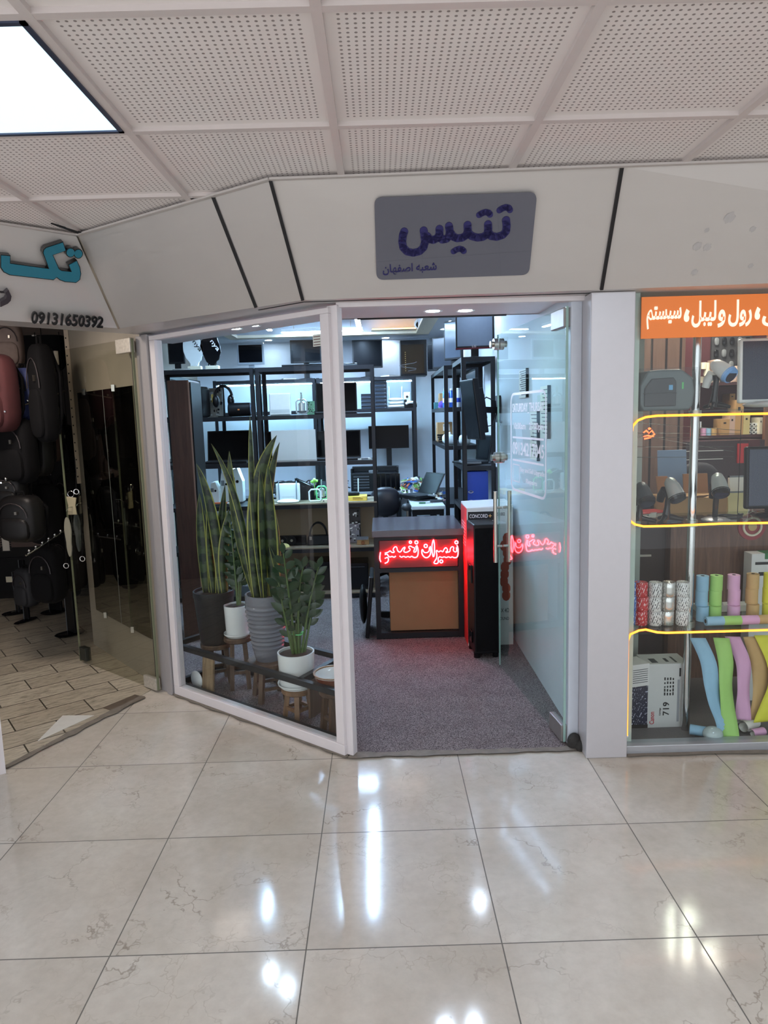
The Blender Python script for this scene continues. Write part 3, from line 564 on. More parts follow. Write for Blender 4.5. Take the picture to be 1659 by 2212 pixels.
bd = T('cardboard_box', 'large brown cardboard box standing inside the reception counter', 'box', (.27, 5.05, .05))
xa, xb, za, zb = rect(842, 1228, 990, 1368, CF+.07)
P(bd, 'carton', M().box(xa, xb, CF+.065, CF+.30, .05, .512), CARDD, world=True, bev=.003); P(bd, 'flap', M().hexa([(xa+.1, CF+.06, .508), (xb, CF+.06, .512), (xb, CF+.20, .514), (xa+.1, CF+.20, .510), (xa+.1, CF+.06, .511), (xb, CF+.058, .516), (xb, CF+.20, .518), (xa+.1, CF+.20, .513)]), CARD, world=True)
ns = T('neon_sign', 'glowing red neon script sign under the counter top', 'sign', (.24, CF+.03, .53))
def zn(x, y): return (800+x*220/1659, 1140+y*100/754)
NP = [[(1410, 285), (1428, 330), (1430, 430), (1415, 480), (1370, 492), (1330, 470), (1310, 490), (1270, 470), (1240, 490), (1200, 470), (1170, 490), (1130, 468), (1100, 500), (1110, 560), (1085, 588), (1030, 580), (1050, 540), (1080, 500), (1085, 440), (1070, 380), (1085, 365), (1110, 400), (1150, 370), (1180, 400), (1205, 340), (1235, 320), (1260, 360), (1245, 420), (1225, 380), (1260, 400), (1300, 390), (1300, 340), (1330, 305), (1365, 320), (1345, 370), (1385, 400), (1410, 380), (1400, 320)],
      [(1030, 195), (1045, 260), (1045, 420), (1030, 485), (1012, 440), (1000, 300), (1020, 210), (1030, 195)],
      [(975, 300), (985, 380), (975, 450), (930, 490), (885, 485), (845, 440), (835, 380), (850, 345), (870, 400), (920, 410), (960, 380), (960, 320)],
      [(755, 285), (778, 340), (780, 430), (760, 480), (710, 488), (670, 460), (650, 485), (610, 465), (580, 485), (540, 462), (510, 485), (475, 460)],
      [(740, 300), (755, 360), (735, 400), (700, 395), (730, 330), (690, 320), (650, 295), (615, 315), (660, 360), (600, 400), (560, 400), (540, 380), (575, 310), (530, 330), (500, 390), (470, 400), (440, 370), (430, 310), (395, 310), (365, 360), (400, 400), (350, 405), (320, 370), (300, 395), (235, 415)],
      [(235, 440), (275, 425), (290, 460), (320, 480), (355, 465), (385, 485), (415, 462)], [(235, 500), (280, 480), (298, 510), (285, 560), (235, 580)], [(165, 400), (155, 460), (155, 520), (172, 556)]]
for c, r in (((1402, 238), 26), ((750, 238), 26), ((652, 235), 20), ((902, 297), 28), ((1155, 548), 26)): NP.append([(c[0]+r*math.cos(k*PI/4), c[1]+r*math.sin(k*PI/4)) for k in range(9)])
def smooth(p, it=1):
    for _ in range(it):
        q = [p[0]]
        for a, b in zip(p, p[1:]): q += [(a[0]*.75+b[0]*.25, a[1]*.75+b[1]*.25), (a[0]*.25+b[0]*.75, a[1]*.25+b[1]*.75)]
        p = q+[p[-1]]
    return p
for p in NP:
    m = M(); m.tube([at(*zn(*k), CF-.003) for k in smooth(p)], .0042, 6); P(ns, 'neon_tube', m, NEON, world=True, smooth=True)
P(ns, 'acrylic_panel', M().box(x0+.06, x1-.02, CF+.004, CF+.009, .535, .733), mat('red_acrylic', (120, 14, 28), .3), world=True)
# ---------------------------------------------------------------- plants behind the slanted window
fr = T('planter_frame', 'low black steel frame around the plant pots behind the slanted window', 'frame', tuple(wl(.6, .2, .006)), WANG)
FT = .275; s0, s1, t0, t1, s2 = -.08, 1.25, .055, .45, .93
m = M()
for a, b in (((s0, t0), (s1, t0)), ((s0, t1), (s2, t1)), ((s0, t0), (s0, t1))): m.bar(wl(*a, FT), wl(*b, FT), .03, .03)
P(fr, 'top_rail', m, STEEL, world=True)
m = M()
for a, b in (((s0, t0), (s1, t0)), ((s0, t1), (s2, t1)), ((s0, t0), (s0, t1))): m.bar(wl(*a, .03), wl(*b, .03), .03, .035)
P(fr, 'bottom_rail', m, STEEL, world=True)
P(fr, 'divider_rail', M().bar(wl(.985, t0, FT), wl(.93, t1, FT), .03, .03), STEEL, world=True)
for a in ((s0, t0), (s1, t0), (s0, t1), (s2, t1)): P(fr, 'frame_leg', M().bar(wl(*a, .006), wl(*a, FT), .028, .028), STEEL, world=True)
P(fr, 'plank_panel', M().hexa([wl(.977, .12, .05), wl(.935, t1-.03, .05), wl(.95, t1-.03, .05), wl(.992, .12, .05), wl(.977, .12, FT-.02), wl(.935, t1-.03, FT-.02), wl(.95, t1-.03, FT-.02), wl(.992, .12, FT-.02)]), STOOLW, world=True)
def stool(c, h, r, label, rot=.4, wood=None):
    wood = wood or STOOLW; t = T('wooden_stool', label, 'stool', (c[0], c[1], .006), rot, 'small wooden stools under the plants'); h -= .006
    P(t, 'seat', M().lathe([(r-.006, h-.03), (r, h-.024), (r, h-.006), (r-.006, h)], n=28, cap=True), wood, smooth=True)
    for k in range(4):
        a = PI/4+k*PI/2; P(t, 'leg', M().bar((r*.6*math.cos(a), r*.6*math.sin(a), h-.025), (r*.85*math.cos(a), r*.85*math.sin(a), 0), .026, .026), wood)
    m = M()
    for k in range(4):
        a, b = PI/4+k*PI/2, PI/4+(k+1)*PI/2; q = r*.77; m.bar((q*math.cos(a), q*math.sin(a), h*.33), (q*math.cos(b), q*math.sin(b), h*.33), .016, .018)
    P(t, 'stretcher', m, wood)
def snake_leaf(root, pts, w, tw, seed):
    """pts: world points along the spine; w: widest half-width; tw: facing angle"""
    rnd = random.Random(seed); pts = [Vector(p) for p in pts]; k = 14; sp = []
    for i in range(k+1):
        t = i/k; a, b, c = pts[0], pts[1], pts[2]; sp.append(a*(1-t)**2+b*2*t*(1-t)+c*t*t)
    rows = []
    for i, p in enumerate(sp):
        t = i/k; prof = (.55+.45*math.sin(min(1, t*1.9)*PI/2)) * (1 if t < .4 else max(0, 1-((t-.4)/.6)**2.3)**.85)
        an = tw+.35*math.sin(t*3+seed); u = Vector((math.cos(an), math.sin(an), 0)); d = (sp[min(i+1, k)]-sp[max(i-1, 0)]).normalized(); u = (u-d*u.dot(d)).normalized(); nn = d.cross(u); hw = max(1.12*w*prof, .0006)
        rows.append([p+u*hw*s+nn*(abs(s)**1.5)*hw*.45 for s in (-1, -.80, -.4, 0, .4, .80, 1)])
    m = M(); m.grid(rows); q = 0
    for i in range(len(m.f)): m.i[i] = 1 if i % 6 in (0, 5) else 0
    return P(root, 'leaf', m, [LEAFM, LEAFEDGE], world=True, smooth=True)
def pot(root, c, prof, m, soil_r, soil_z, ribs=0, name='pot'):
    P(root, name, M().lathe(prof, c, 44), m, world=True, smooth=True)
    s = M(); b = 5
    for i in range(b): pass
    s.lathe([(.001, soil_z+.008)]+[(soil_r*k/5, soil_z+.006*math.sin(k*7)+.004) for k in range(1, 6)]+[(soil_r, soil_z-.02), (.001, soil_z-.02)], c, 28)
    P(root, 'soil', s, SOIL, world=True, smooth=True)
# grey ribbed pot with the tall snake plant
YG = 3.86; c = at(570, 1400, YG); zb = at(570, 1425, YG).z; zt = at(573, 1283, YG).z; rt = (at(617, 1283, YG).x-at(528, 1283, YG).x)/2; rb = rt*.72; cg = (at(573, 1300, YG).x, YG+.02, 0)
t = T('snake_plant', 'tall snake plant in a grey ribbed glazed pot', 'plant', (cg[0], cg[1], zb), 0, 'potted plants in the shop window')
prof = [(.001, zb), (rb*.86, zb), (rb*.92, zb+.02)]; H = zt-zb
for k in range(60):
    f = k/59; z = zb+.02+(H-.02)*f; r = rb*.92+(rt-rb*.92)*min(1, f*1.35)**.8; prof.append((r+(.0045*math.sin(f*14*2*PI) if .14 < f < .86 else 0), z))
prof += [(rt-.012, zt), (rt-.014, zt-.03), (.001, zt-.03)]
pot(t, (cg[0], cg[1], 0), prof, POTG, rt-.013, zt-.022)
G = [((568, 1275), (545, 1100), (540, 897), .020, .3), ((556, 1278), (528, 1040), (598, 940), .036, .1), ((585, 1275), (568, 1060), (604, 955), .026, .9), ((552, 1276), (492, 1130), (495, 974), .034, -.2), ((590, 1276), (583, 1190), (579, 1000), .036, .2), ((600, 1276), (602, 1180), (588, 1052), .022, 1.0),
     ((566, 1280), (556, 1180), (540, 1062), .030, -.1), ((575, 1278), (572, 1160), (562, 1010), .028, .7), ((548, 1278), (530, 1080), (456, 958), .018, .5), ((580, 1270), (560, 1180), (535, 1090), .016, 1.4), ((597, 1270), (612, 1150), (570, 1025), .020, .9), ((606, 1278), (600, 1220), (580, 1175), .012, .3), ((560, 1282), (556, 1255), (555, 1225), .009, .2), ((612, 1275), (596, 1180), (590, 1120), .011, 1.3)]
for i, (a, b, e, w, tw) in enumerate(G):
    dy = ((i*37) % 7-3)*.016 if i != 1 else -.05; A = at(*a, YG+dy*.6); A.z = zt-.03; snake_leaf(t, [A, at(*b, YG+dy), at(*e, YG+dy*1.6)], w, tw, i)
stool((cg[0], cg[1]), zb, .125, 'dark wooden stool carrying the grey ribbed pot')
# black pot with the shorter snake plant
YB = 4.14; cb = at(461, 1300, YB); zb = max(.012, at(455, 1388, YB).z); zt = at(461, 1276, YB).z; rt = (at(505, 1276, YB).x-at(417, 1276, YB).x)/2
t = T('snake_plant', 'shorter snake plant in a wide black pot beside the dark cabinet', 'plant', (cb.x, YB+.02, zb), 0, 'potted plants in the shop window')
pot(t, (cb.x, YB+.02, 0), [(.001, zb), (rt*.74, zb), (rt*.78, zb+.015), (rt*.97, zt-.04), (rt, zt-.035), (rt, zt), (rt-.008, zt), (rt-.01, zt-.03), (.001, zt-.03)], POTB, rt-.008, zt-.02)
for i, (a, b, e, w, tw) in enumerate([((478, 1270), (468, 1110), (424, 1001), .030, .2), ((445, 1272), (428, 1180), (431, 1065), .030, .1), ((452, 1275), (486, 1180), (440, 1097), .030, .4), ((462, 1272), (455, 1180), (450, 1080), .024, .6), ((480, 1272), (470, 1190), (486, 1047), .030, -.1), ((486, 1272), (478, 1190), (494, 1100), .030, .3), ((459, 1280), (457, 1258), (456, 1230), .024, .1), ((490, 1268), (498, 1220), (493, 1170), .006, .1), ((470, 1268), (478, 1170), (470, 1120), .024, .9)]):
    dy = ((i*37) % 5-2)*.02; A = at(*a, YB+dy); A.z = zt-.025; snake_leaf(t, [A, at(*b, YB+dy), at(*e, YB+dy*1.5)], w, tw, i+40)
stool((cb.x, YB+.02), zb, .10, 'dark wooden stool under the wide black pot') if zb > .1 else None
# zz plants
def zz(root, base, tip, ctrl, nl, size, seed, wide=1.0):
    rnd = random.Random(seed); a, c, e = Vector(base), Vector(ctrl), Vector(tip); st = P(root, 'stalk', M().tube([a*(1-t)**2+c*2*t*(1-t)+e*t*t for t in [k/10 for k in range(11)]], [.008-.005*k/10 for k in range(11)], 7), STALKM, world=True, smooth=True)
    m = M()
    for i in range(nl):
        t = .34+.66*i/(nl-1); p = a*(1-t)**2+c*2*t*(1-t)+e*t*t; d = ((c-a)*(1-t)+(e-c)*t).normalized(); s = 1 if i % 2 else -1
        an = rnd.uniform(-.5, .5); side = (Vector((math.cos(an), math.sin(an), 0))*s); side = (side-d*side.dot(d)).normalized(); ax = (side*.8+d*.62+Vector((0, -.25*rnd.random(), rnd.uniform(-.1, .25)))).normalized(); L = size*(1-.35*abs(t-.6))*rnd.uniform(.85, 1.15)
        if i == nl-1: ax = d
        wv = ax.cross(Vector((rnd.uniform(-.4, .4), -1, rnd.uniform(-.2, .6)))).normalized(); nn = ax.cross(wv)
        rows = []
        for k in range(7):
            q = k/6; hw = L*.27*wide*math.sin(PI*min(1, q*.98+.02))**.75*(1.1-.35*q)
            rows.append([p+ax*L*q-nn*L*.10*q*q+wv*hw*u+nn*abs(u)*hw*.25 for u in (-1, 0, 1)])
        m.grid(rows)
    o = P(st, 'leaflets', m, LEAFZZ, world=True, smooth=True); return o
YW = 3.60; cw = at(638, 1440, YW); zt = at(638, 1407, YW).z; zb = at(640, 1482, YW).z; rt = (at(679, 1407, YW).x-at(599, 1407, YW).x)/2; cx = (at(599, 1407, YW).x+at(679, 1407, YW).x)/2
t = T('zz_plant', 'glossy leaved plant tied with green string in a white ceramic pot', 'plant', (cx, YW, zb), 0, 'potted plants in the shop window')
pot(t, (cx, YW, 0), [(.001, zb+.004), (rt*.9, zb+.004), (rt*.93, zb+.02), (rt, zt-.01), (rt, zt), (rt-.008, zt), (rt-.009, zt-.03), (.001, zt-.03)], WHITEC, rt-.009, zt-.015)
P(t, 'saucer', M().lathe([(.001, zb), (rt*.8, zb), (rt*1.04, zb+.018), (rt*1.06, zb+.028), (rt*1.0, zb+.026), (rt*.9, zb+.008), (.001, zb+.008)], (cx, YW, 0), 36), WHITEC, world=True, smooth=True)
ZP = [((640, 1395), (625, 1290), (612, 1195), 13, .085), ((645, 1398), (640, 1280), (655, 1225), 12, .085), ((650, 1396), (665, 1300), (688, 1225), 14, .085), ((636, 1396), (620, 1310), (600, 1255), 10, .085), ((655, 1396), (672, 1330), (684, 1262), 12, .075), ((640, 1400), (640, 1330), (640, 1262), 12, .08), ((646, 1400), (650, 1330), (660, 1270), 10, .08), ((634, 1398), (618, 1350), (608, 1295), 7, .08)]
for i, (a, b, e, nl, sz) in enumerate(ZP):
    dy = ((i*29) % 7-3)*.022; A = at(*a, YW+dy*.3); A.z = zt-.03; zz(t, A, at(*e, YW+dy*1.8), at(*b, YW+dy), nl, sz, i)
P(t, 'string_tie', M().tube([at(637+11*math.cos(k*PI/8), 1370+2*math.sin(k*PI/8), YW+.035*math.sin(k*PI/8)*-1) + Vector((.012, 0, 0)) for k in range(16)], .003, 6, closed=True).tube([at(652, 1371, YW-.03), at(655, 1364, YW-.05), at(650, 1366, YW-.05)], .0025, 5), GREENP, world=True)
stool((cx, YW), zb, .088, 'small pale wooden stool under the white pot with the tied plant', .8, wood_material('pale_stool_wood', (112, 82, 58), (146, 110, 80), .5))
YS = 4.06; cx = at(512, 1340, YS).x; zt = at(512, 1306, YS).z; zb = at(512, 1373, YS).z; rt = (at(540, 1310, YS).x-at(487, 1310, YS).x)/2
t = T('zz_plant', 'dark leaved plant in a small white pot between the two snake plants', 'plant', (cx, YS, zb), 0, 'potted plants in the shop window')
pot(t, (cx, YS, 0), [(.001, zb+.004), (rt*.88, zb+.004), (rt*.92, zb+.015), (rt, zt-.01), (rt, zt), (rt-.007, zt), (rt-.008, zt-.03), (.001, zt-.03)], WHITEC, rt-.008, zt-.012)
P(t, 'saucer', M().lathe([(.001, zb), (rt*.9, zb), (rt*1.12, zb+.016), (rt*1.12, zb+.024), (rt*.95, zb+.008), (.001, zb+.008)], (cx, YS, 0), 32), WHITEC, world=True, smooth=True)
for i, (b, e, nl) in enumerate([((510, 1250), (497, 1130), 15), ((516, 1240), (512, 1150), 14), ((520, 1250), (522, 1190), 12), ((512, 1260), (505, 1180), 12)]):
    A = at(513+i*2, 1300, YS); A.z = zt-.03; zz(t, A, at(*e, YS+.03*i), at(*b, YS+.02*i), nl, .075, i+60)
stool((cx, YS), zb, .085, 'dark wooden stool under the small white pot and saucer', .2)
# ceramic bowl on its stool near the post
YO = 3.42; a = at(677, 1458, YO); b = at(764, 1462, YO); cx = (a.x+b.x)/2; rt = (b.x-a.x)/2; zt = at(720, 1452, YO).z
t = T('ceramic_bowl', 'cream bowl with patterned brown rim behind the white post', 'bowl', (cx, YO, zt-.085))
P(t, 'bowl', M().lathe([(.001, zt-.085), (rt*.5, zt-.085), (rt*.55, zt-.07), (rt*.9, zt-.03), (rt, zt), (rt-.006, zt), (rt*.86, zt-.03), (rt*.5, zt-.06), (.001, zt-.064)], (cx, YO, 0), 40), WHITEC, world=True, smooth=True)
P(t, 'rim_band', M().lathe([(rt+.001, zt-.004), (rt+.0015, zt+.002), (rt-.009, zt+.002), (rt-.010, zt-.004)], (cx, YO, 0), 40), mat('bronze_rim', (134, 96, 62), .3, .3, var=.5, scale=60), world=True, smooth=True)
P(t, 'foot_glaze', M().lathe([(rt*.57, zt-.068), (rt*.93, zt-.027), (rt*.985, zt-.008), (rt*.95, zt-.02), (rt*.6, zt-.068)], (cx, YO, 0), 40), mat('brown_glaze', (116, 62, 44), .2), world=True, smooth=True)
stool((cx, YO), zt-.085, .078, 'wooden stool under the cream bowl', .6)
# bits low behind the frame
m = M(); q = gz(432, 1465, .006); t = T('wood_board', 'pale wooden board leaning behind the steel planter frame', 'board', tuple(wl(.10, .105, .006)), WANG); P(t, 'board', M().hexa([(0, 0, 0), (.10, 0, 0), (.10, .014, 0), (0, .014, 0), (0, .02, .23), (.10, .02, .23), (.10, .034, .23), (0, .034, .23)]), PLANKW, bev=.002)
t = T('white_plate', 'white plate edge standing at the far end of the planter frame', 'plate', tuple(wl(.045, .10, .006)), WANG); P(t, 'plate', M().lathe([(.001, 0), (.04, 0), (.055, .010), (.055, .013), (.036, .004), (.001, .004)], n=30).xf(rm(rx=-PI/2, loc=(0, 0, .056))), WHITEC, smooth=True)
# ---------------------------------------------------------------- steel racks and workbenches
def rack(x0, x1, y0, y1, levels, label, top=2.045, wood=False, back=None, foot=.006):
    t = T('shelving_rack', label, 'shelving', ((x0+x1)/2, (y0+y1)/2, foot), 0, 'dark steel shelving racks in the repair shop'); w = .035
    for px, sx in ((x0, 1), (x1, -1)):
        for py, sy in ((y0, 1), (y1, -1)):
            m = M(); a, b = sorted((px, px+sx*w)); c, d = sorted((py, py+sy*.004)); m.box(a, b, c, d, foot, top); a, b = sorted((px, px+sx*.004)); c, d = sorted((py, py+sy*w)); m.box(a, b, c, d, foot, top); P(t, 'post', m, STEEL, world=True)
    for z in levels:
        m = M(); m.box(x0+.005, x1-.005, y0+.005, y1-.005, z-.008, z); m.box(x0+.005, x1-.005, y0+.001, y0+.006, z-.036, z); m.box(x0+.005, x1-.005, y1-.006, y1-.001, z-.036, z); m.box(x0+.001, x0+.006, y0+.005, y1-.005, z-.036, z); m.box(x1-.006, x1-.001, y0+.005, y1-.005, z-.036, z)
        sh = P(t, 'shelf', m, STEEL, world=True)
        if wood and z < .95: P(sh, 'shelf_board', M().box(x0+.01, x1-.01, y0-.004, y1-.01, z, z+.012), SHELFW, world=True)
    if back: P(t, 'back_board', M().box(x0+.01, x1-.01, y1-.012, y1-.006, *back), mat('tan_hardboard', (168, 146, 118), .7, var=.05, scale=6), world=True)
    return t
ZA = [.05, .465, .862, 1.237, 1.645, 2.055]; YA = 6.075; YA2 = 6.47
rack(-1.92, -1.055, YA, YA2, ZA, 'front steel rack carrying two trophies on its top shelf', 2.05)
rack(-1.045, -.022, YA, YA2, ZA, 'front steel rack holding laptops and a white router, with tan back board', 2.05, True, (.06, .83))
ZB = [.795, 1.70, 2.04]; YB1, YB2 = 7.68, 8.06
rack(-1.78, -.67, YB1, YB2, ZB[1:], 'steel rack along the back wall, half nearest the brown cabinet', foot=.797)
rack(-.66, .425, YB1, YB2, ZB[1:], 'steel rack along the back wall under the server cabinet', foot=.797)
ZR = [.90, 1.225, 1.66, 2.045]
rack(.655, .915, 5.45, 6.12, [.52, .87, 1.205, 2.045], 'slim right-hand rack holding the blue binder and open laptop')
rack(.60, .915, 6.30, 7.80, [.42, .80, 1.33, 1.675, 2.045], 'slim right-hand rack with a brown carton and cans, beyond the laptop rack')
rack(-2.09, -1.90, 6.50, 7.62, [1.25, 1.66, 2.045], 'narrow steel rack along the left wall behind the trophies')
# LED strips fixed under rack tops light the shelves
for x0, x1, l in ((-1.74, -.70, 'cool LED strip under the back rack top, left half'), (-.62, .38, 'cool LED strip under the back rack top above the white routers')):
    t = T('led_strip_light', l, 'light', ((x0+x1)/2, 7.75, 1.98), 0, 'LED strips under the back rack tops'); P(t, 'strip', M().box(x0, x1, 7.74, 7.76, 1.986, 1.996), RACKE, world=True); P(t, 'channel', M().box(x0, x1, 7.735, 7.765, 1.996, 2.002), WHITEP, world=True)
t = T('led_strip_light', 'cool LED strip under the middle shelf of the left front rack, over the white devices', 'light', (-1.5, 6.40, 1.18), 0, 'LED strips under the rack shelves'); P(t, 'strip', M().box(-1.86, -1.10, 6.39, 6.41, 1.190, 1.198), RACKE, world=True); P(t, 'channel', M().box(-1.86, -1.10, 6.385, 6.415, 1.198, 1.203), WHITEP, world=True)
t = T('led_strip_light', 'cool LED strip behind the lip of the laptop shelf, over the white upright router', 'light', (-.5, 6.09, 1.18), 0, 'LED strips under the rack shelves'); P(t, 'strip', M().box(-.98, -.09, 6.085, 6.097, 1.207, 1.213), RACKE, world=True); P(t, 'channel', M().box(-.98, -.09, 6.083, 6.10, 1.213, 1.218), WHITEP, world=True)  # hidden strip added to light the fronts on the router shelf
# black workbench at the back wall
t = T('workbench', 'long dark workbench along the back wall under the monitor', 'workbench', (-.5, 7.9, .006))
P(t, 'bench_top', M().box(-1.80, .27, 7.58, 8.26, .765, .795), mat('grey_laminate', (146, 152, 160), .3), world=True, bev=.004)
for x in (-1.75, .19):
    for y in (7.60, 8.20): P(t, 'leg', M().box(x, x+.04, y, y+.04, .006, .765), STEEL, world=True)
P(t, 'apron', M().box(-1.78, .24, 7.61, 7.63, .70, .765), STEEL, world=True)
P(t, 'modesty_panel', M().box(-1.7, .19, 8.18, 8.20, .1, .70), mat('mauve_panel', (138, 128, 136), .6), world=True)
t = T('work_table', 'white topped table with dark legs beside the right-hand racks', 'table', (.46, 7.0, .006))
P(t, 'table_top', M().box(.28, .585, 6.22, 7.50, .765, .80), mat('white_laminate', (220, 228, 230), .3, var=.03), world=True, bev=.006)
for x in (.29, .535):
    for y in (6.26, 7.42): P(t, 'leg', M().box(x, x+.04, y, y+.04, .006, .74), STEEL, world=True)
P(t, 'apron', M().box(.29, .575, 6.24, 6.26, .715, .765).box(.29, .31, 6.25, 7.46, .715, .765), STEEL, world=True)
# ---------------------------------------------------------------- builders for things on the shelves
def monitor(x, y, z, w, h, rz, label, group='computer monitors in the repair shop', stand=.09, tilt=0, bez=.014, hous=None, scr=None, d=.03, logo=None):
    t = T('monitor', label, 'monitor', (x, y, z), rz, group); hous = hous or BLACK; R = rm(rx=tilt, loc=(0, 0, stand))
    P(t, 'housing', M().box(-w/2, w/2, 0, d, 0, h).box(-w*.3, w*.3, d, d+.03, h*.2, h*.8).xf(R), hous, bev=.004)
    P(t, 'screen', M().box(-w/2+bez, w/2-bez, -.002, .001, bez*1.3, h-bez).xf(R), scr or SCREEN)
    if stand > .02:
        P(t, 'stand_neck', M().box(-.03, .03, d, d+.02, .008, stand+h*.3), hous); P(t, 'stand_base', M().lathe([(.001, 0), (w*.26, 0), (w*.26, .006), (.03, .014), (.001, .014)], (0, d, 0), 28, 1, .62), hous, smooth=True)
    return t
def laptop(x, y, z, w, h, rz, label, lid=None, deg=100, away=False, d=None, thick=.018, group='laptops on the racks'):
    d = d or w*.66; t = T('laptop', label, 'laptop', (x, y, z), rz, group); lid = lid or BLACK; s = -1 if not away else 1
    b = M().box(-w/2, w/2, -d if not away else 0, 0 if not away else d, 0, thick); P(t, 'base', b, BLACK if not away else lid, bev=.004)
    k = M()
    for r in range(5):
        for c in range(12):
            yy = (-d*.78+r*d*.13) if not away else (d*.78-r*d*.13); xx = -w*.44+c*w*.073; k.box(xx, xx+w*.062, min(yy, yy+s*-d*.1), max(yy, yy+s*-d*.1), thick, thick+.002)
    P(t, 'keyboard', k, DGREY if not away else BLACK)
    a = math.radians(deg-90); R = rm(rx=-a if not away else a, loc=(0, 0, thick*.6))
    l = P(t, 'lid', M().box(-w/2, w/2, -.004, .006, 0, h).xf(R), lid, bev=.004)
    P(l, 'screen', M().box(-w/2+.012, w/2-.012, (-.006 if not away else .006), (-.004 if not away else .008), .016, h-.012).xf(R), SCREEN)
    return t
def carton(name, label, cat, x0, x1, y0, y1, z0, z1, m, group=None, tape=None, rz=0):
    cx, cy = (x0+x1)/2, (y0+y1)/2; t = T(name, label, cat, (cx, cy, z0), rz, group); a, b, h = (x1-x0)/2, (y1-y0)/2, z1-z0
    P(t, 'carton', M().box(-a, a, -b, b, 0, h), m, bev=.002); P(t, 'flap_seam', M().box(-a*.98, a*.98, -.002, .002, h, h+.001).box(-a-.0006, -a, -b*.1, b*.1, h*.7, h), tape or PAPERM); return t
def antenna_router(x, y, z, w, h, label, upright=True, dark=False, rz=0):
    t = T('router', label, 'router', (x, y, z), rz, 'wireless routers'); c = BLACK if dark else WHITEP
    if upright:
        P(t, 'body', M().box(-w/2, w/2, 0, .03, .012, h), c, bev=.012, seg=3); P(t, 'foot', M().ell((0, -.015, .012), w*.47, .06, .022, 20, 6), c, smooth=True)
        for s in (-1, 1): P(t, 'antenna', M().cyl((s*w*.36, -.006, .02), (s*w*.37, -.004, h*1.12), .005, n=8), mat('grey_antenna', (130, 138, 146), .4))
        P(t, 'light_row', M().box(-w*.25, w*.25, -.001, 0, h*.28, h*.29), GREYP)
    else:
        P(t, 'body', M().ell((0, 0, .018), w/2, w*.36, .018, 24, 8, .7), c, smooth=True)
        for s in (-1, 1): P(t, 'antenna', M().cyl((s*w*.4, w*.3, .015), (s*w*.42, w*.34, h), .005, n=8), mat('white_antenna', (214, 222, 226), .4))
    return t
def board(name, label, cat, x, y, z, w, h, rz, base, lean=.12, seed=1, group=None):     # a circuit board with parts, standing on edge
    rnd = random.Random(seed); t = T(name, label, cat, (x, y, z), rz, group); R = rm(rx=-lean); P(t, 'circuit_board', M().box(-w/2, w/2, 0, .004, 0, h).xf(R), base)
    a = M(); b = M()
    for i in range(26):
        u, v = rnd.uniform(-.44, .38)*w, rnd.uniform(.05, .9)*h; s = rnd.uniform(.03, .16)*w; q = rnd.uniform(.03, .09)*h; (a if i % 2 else b).box(u, u+s, -rnd.uniform(.006, .02), 0, v, min(v+q, h))
    P(t, 'chip', a.xf(R), mat('silver_parts', (190, 196, 200), .3, .6)); P(t, 'connector', b.xf(R), BLACK); return t
ZA = [q+.0015 for q in ZA]; ZB = [q+.0015 for q in ZB]
# ---------------------------------------------------------------- tall cabinet and black loudspeaker
x0, x1 = at(372, 1000, 5.0).x, at(441, 1000, 5.25).x
t = T('tall_cabinet', 'tall dark brown wooden cabinet standing behind the shorter snake plant', 'cabinet', ((x0+x1)/2, 5.15, .006))
P(t, 'body', M().box(x0, -1.33, 5.0, 5.30, .006, 1.905), WOODD, world=True, bev=.006); P(t, 'side_grille', M().box(-1.33, -1.318, 5.01, 5.29, .03, 1.89), BLACKD, world=True); P(t, 'edge_trim', M().box(-1.337, -1.327, 4.995, 5.003, .006, 1.9), mat('worn_edge', (140, 110, 96), .4), world=True)  # right face gets a darker panel than the brown body
q = at(432, 890, 5.9); t = T('loudspeaker', 'black loudspeaker with round cone on the rack beside the brown cabinet', 'speaker', (at(424, 880, 6.2).x, 6.22, ZA[4]), -.25)
P(t, 'enclosure', M().box(-.09, .09, -.09, .10, 0, .27), BLACK, bev=.03, seg=4); P(t, 'cone', M().lathe([(.08, 0), (.085, .012), (.07, .012), (.03, .002), (.001, .006)], n=28).xf(rm(rx=PI/2, loc=(0, -.09, .13))), BLACKG, smooth=True); P(t, 'badge', M().box(-.02, .02, -.092, -.09, .02, .03), GREYP)
# trophies
def trophy(px, label, m, ink, seed):
    Y = 6.2; z = ZA[5]; x = at(px, 780, Y).x; t = T('trophy', label, 'trophy', (x, Y, z), 0, 'trophies on the front rack'); rnd = random.Random(seed)
    out = [(-.025, .045), (.03, .045), (.055, .09), (.075, .10), (.09, .14), (.105, .18), (.10, .24), (.07, .31), (.02, .33), (-.05, .33), (-.10, .29), (-.12, .24), (-.105, .19), (-.08, .13), (-.055, .09)]
    out = [(a*.80+rnd.uniform(-.007, .007), .035+(b-.045)*.88+rnd.uniform(-.004, .004)) for a, b in out]; P(t, 'shield', M().prism(out, -.012, .012), m, bev=.003); P(t, 'plinth', M().box(-.055, .06, -.03, .03, 0, .035), CREAM, bev=.003)
    g = M(); 
    for k in range(9): g.ell((-.03+k*.008, rnd.uniform(-.01, .005), .042+rnd.uniform(0, .02)), .006, .006, .012, 6, 4)
    P(t, 'crystal_chips', g, m)
    a = Vector((x-.015, Y-.0135, z+.235)); b = Vector((x+.055, Y-.0135, z+.135)); d = (b-a).normalized(); text(t, 'award_lettering', 'nya', a, a+d*.105, .036, ink, Vector((-d.z*-1, 0, d.x)) if d.z > 0 else Vector((-d.z, 0, d.x)), .001, .01)
trophy(420, 'white glass trophy shield on a cream plinth', mat('frosted_white', (224, 228, 226), .2), INK, 1); trophy(458, 'black glass trophy shield on a cream plinth', BLACKG, INKW, 2)
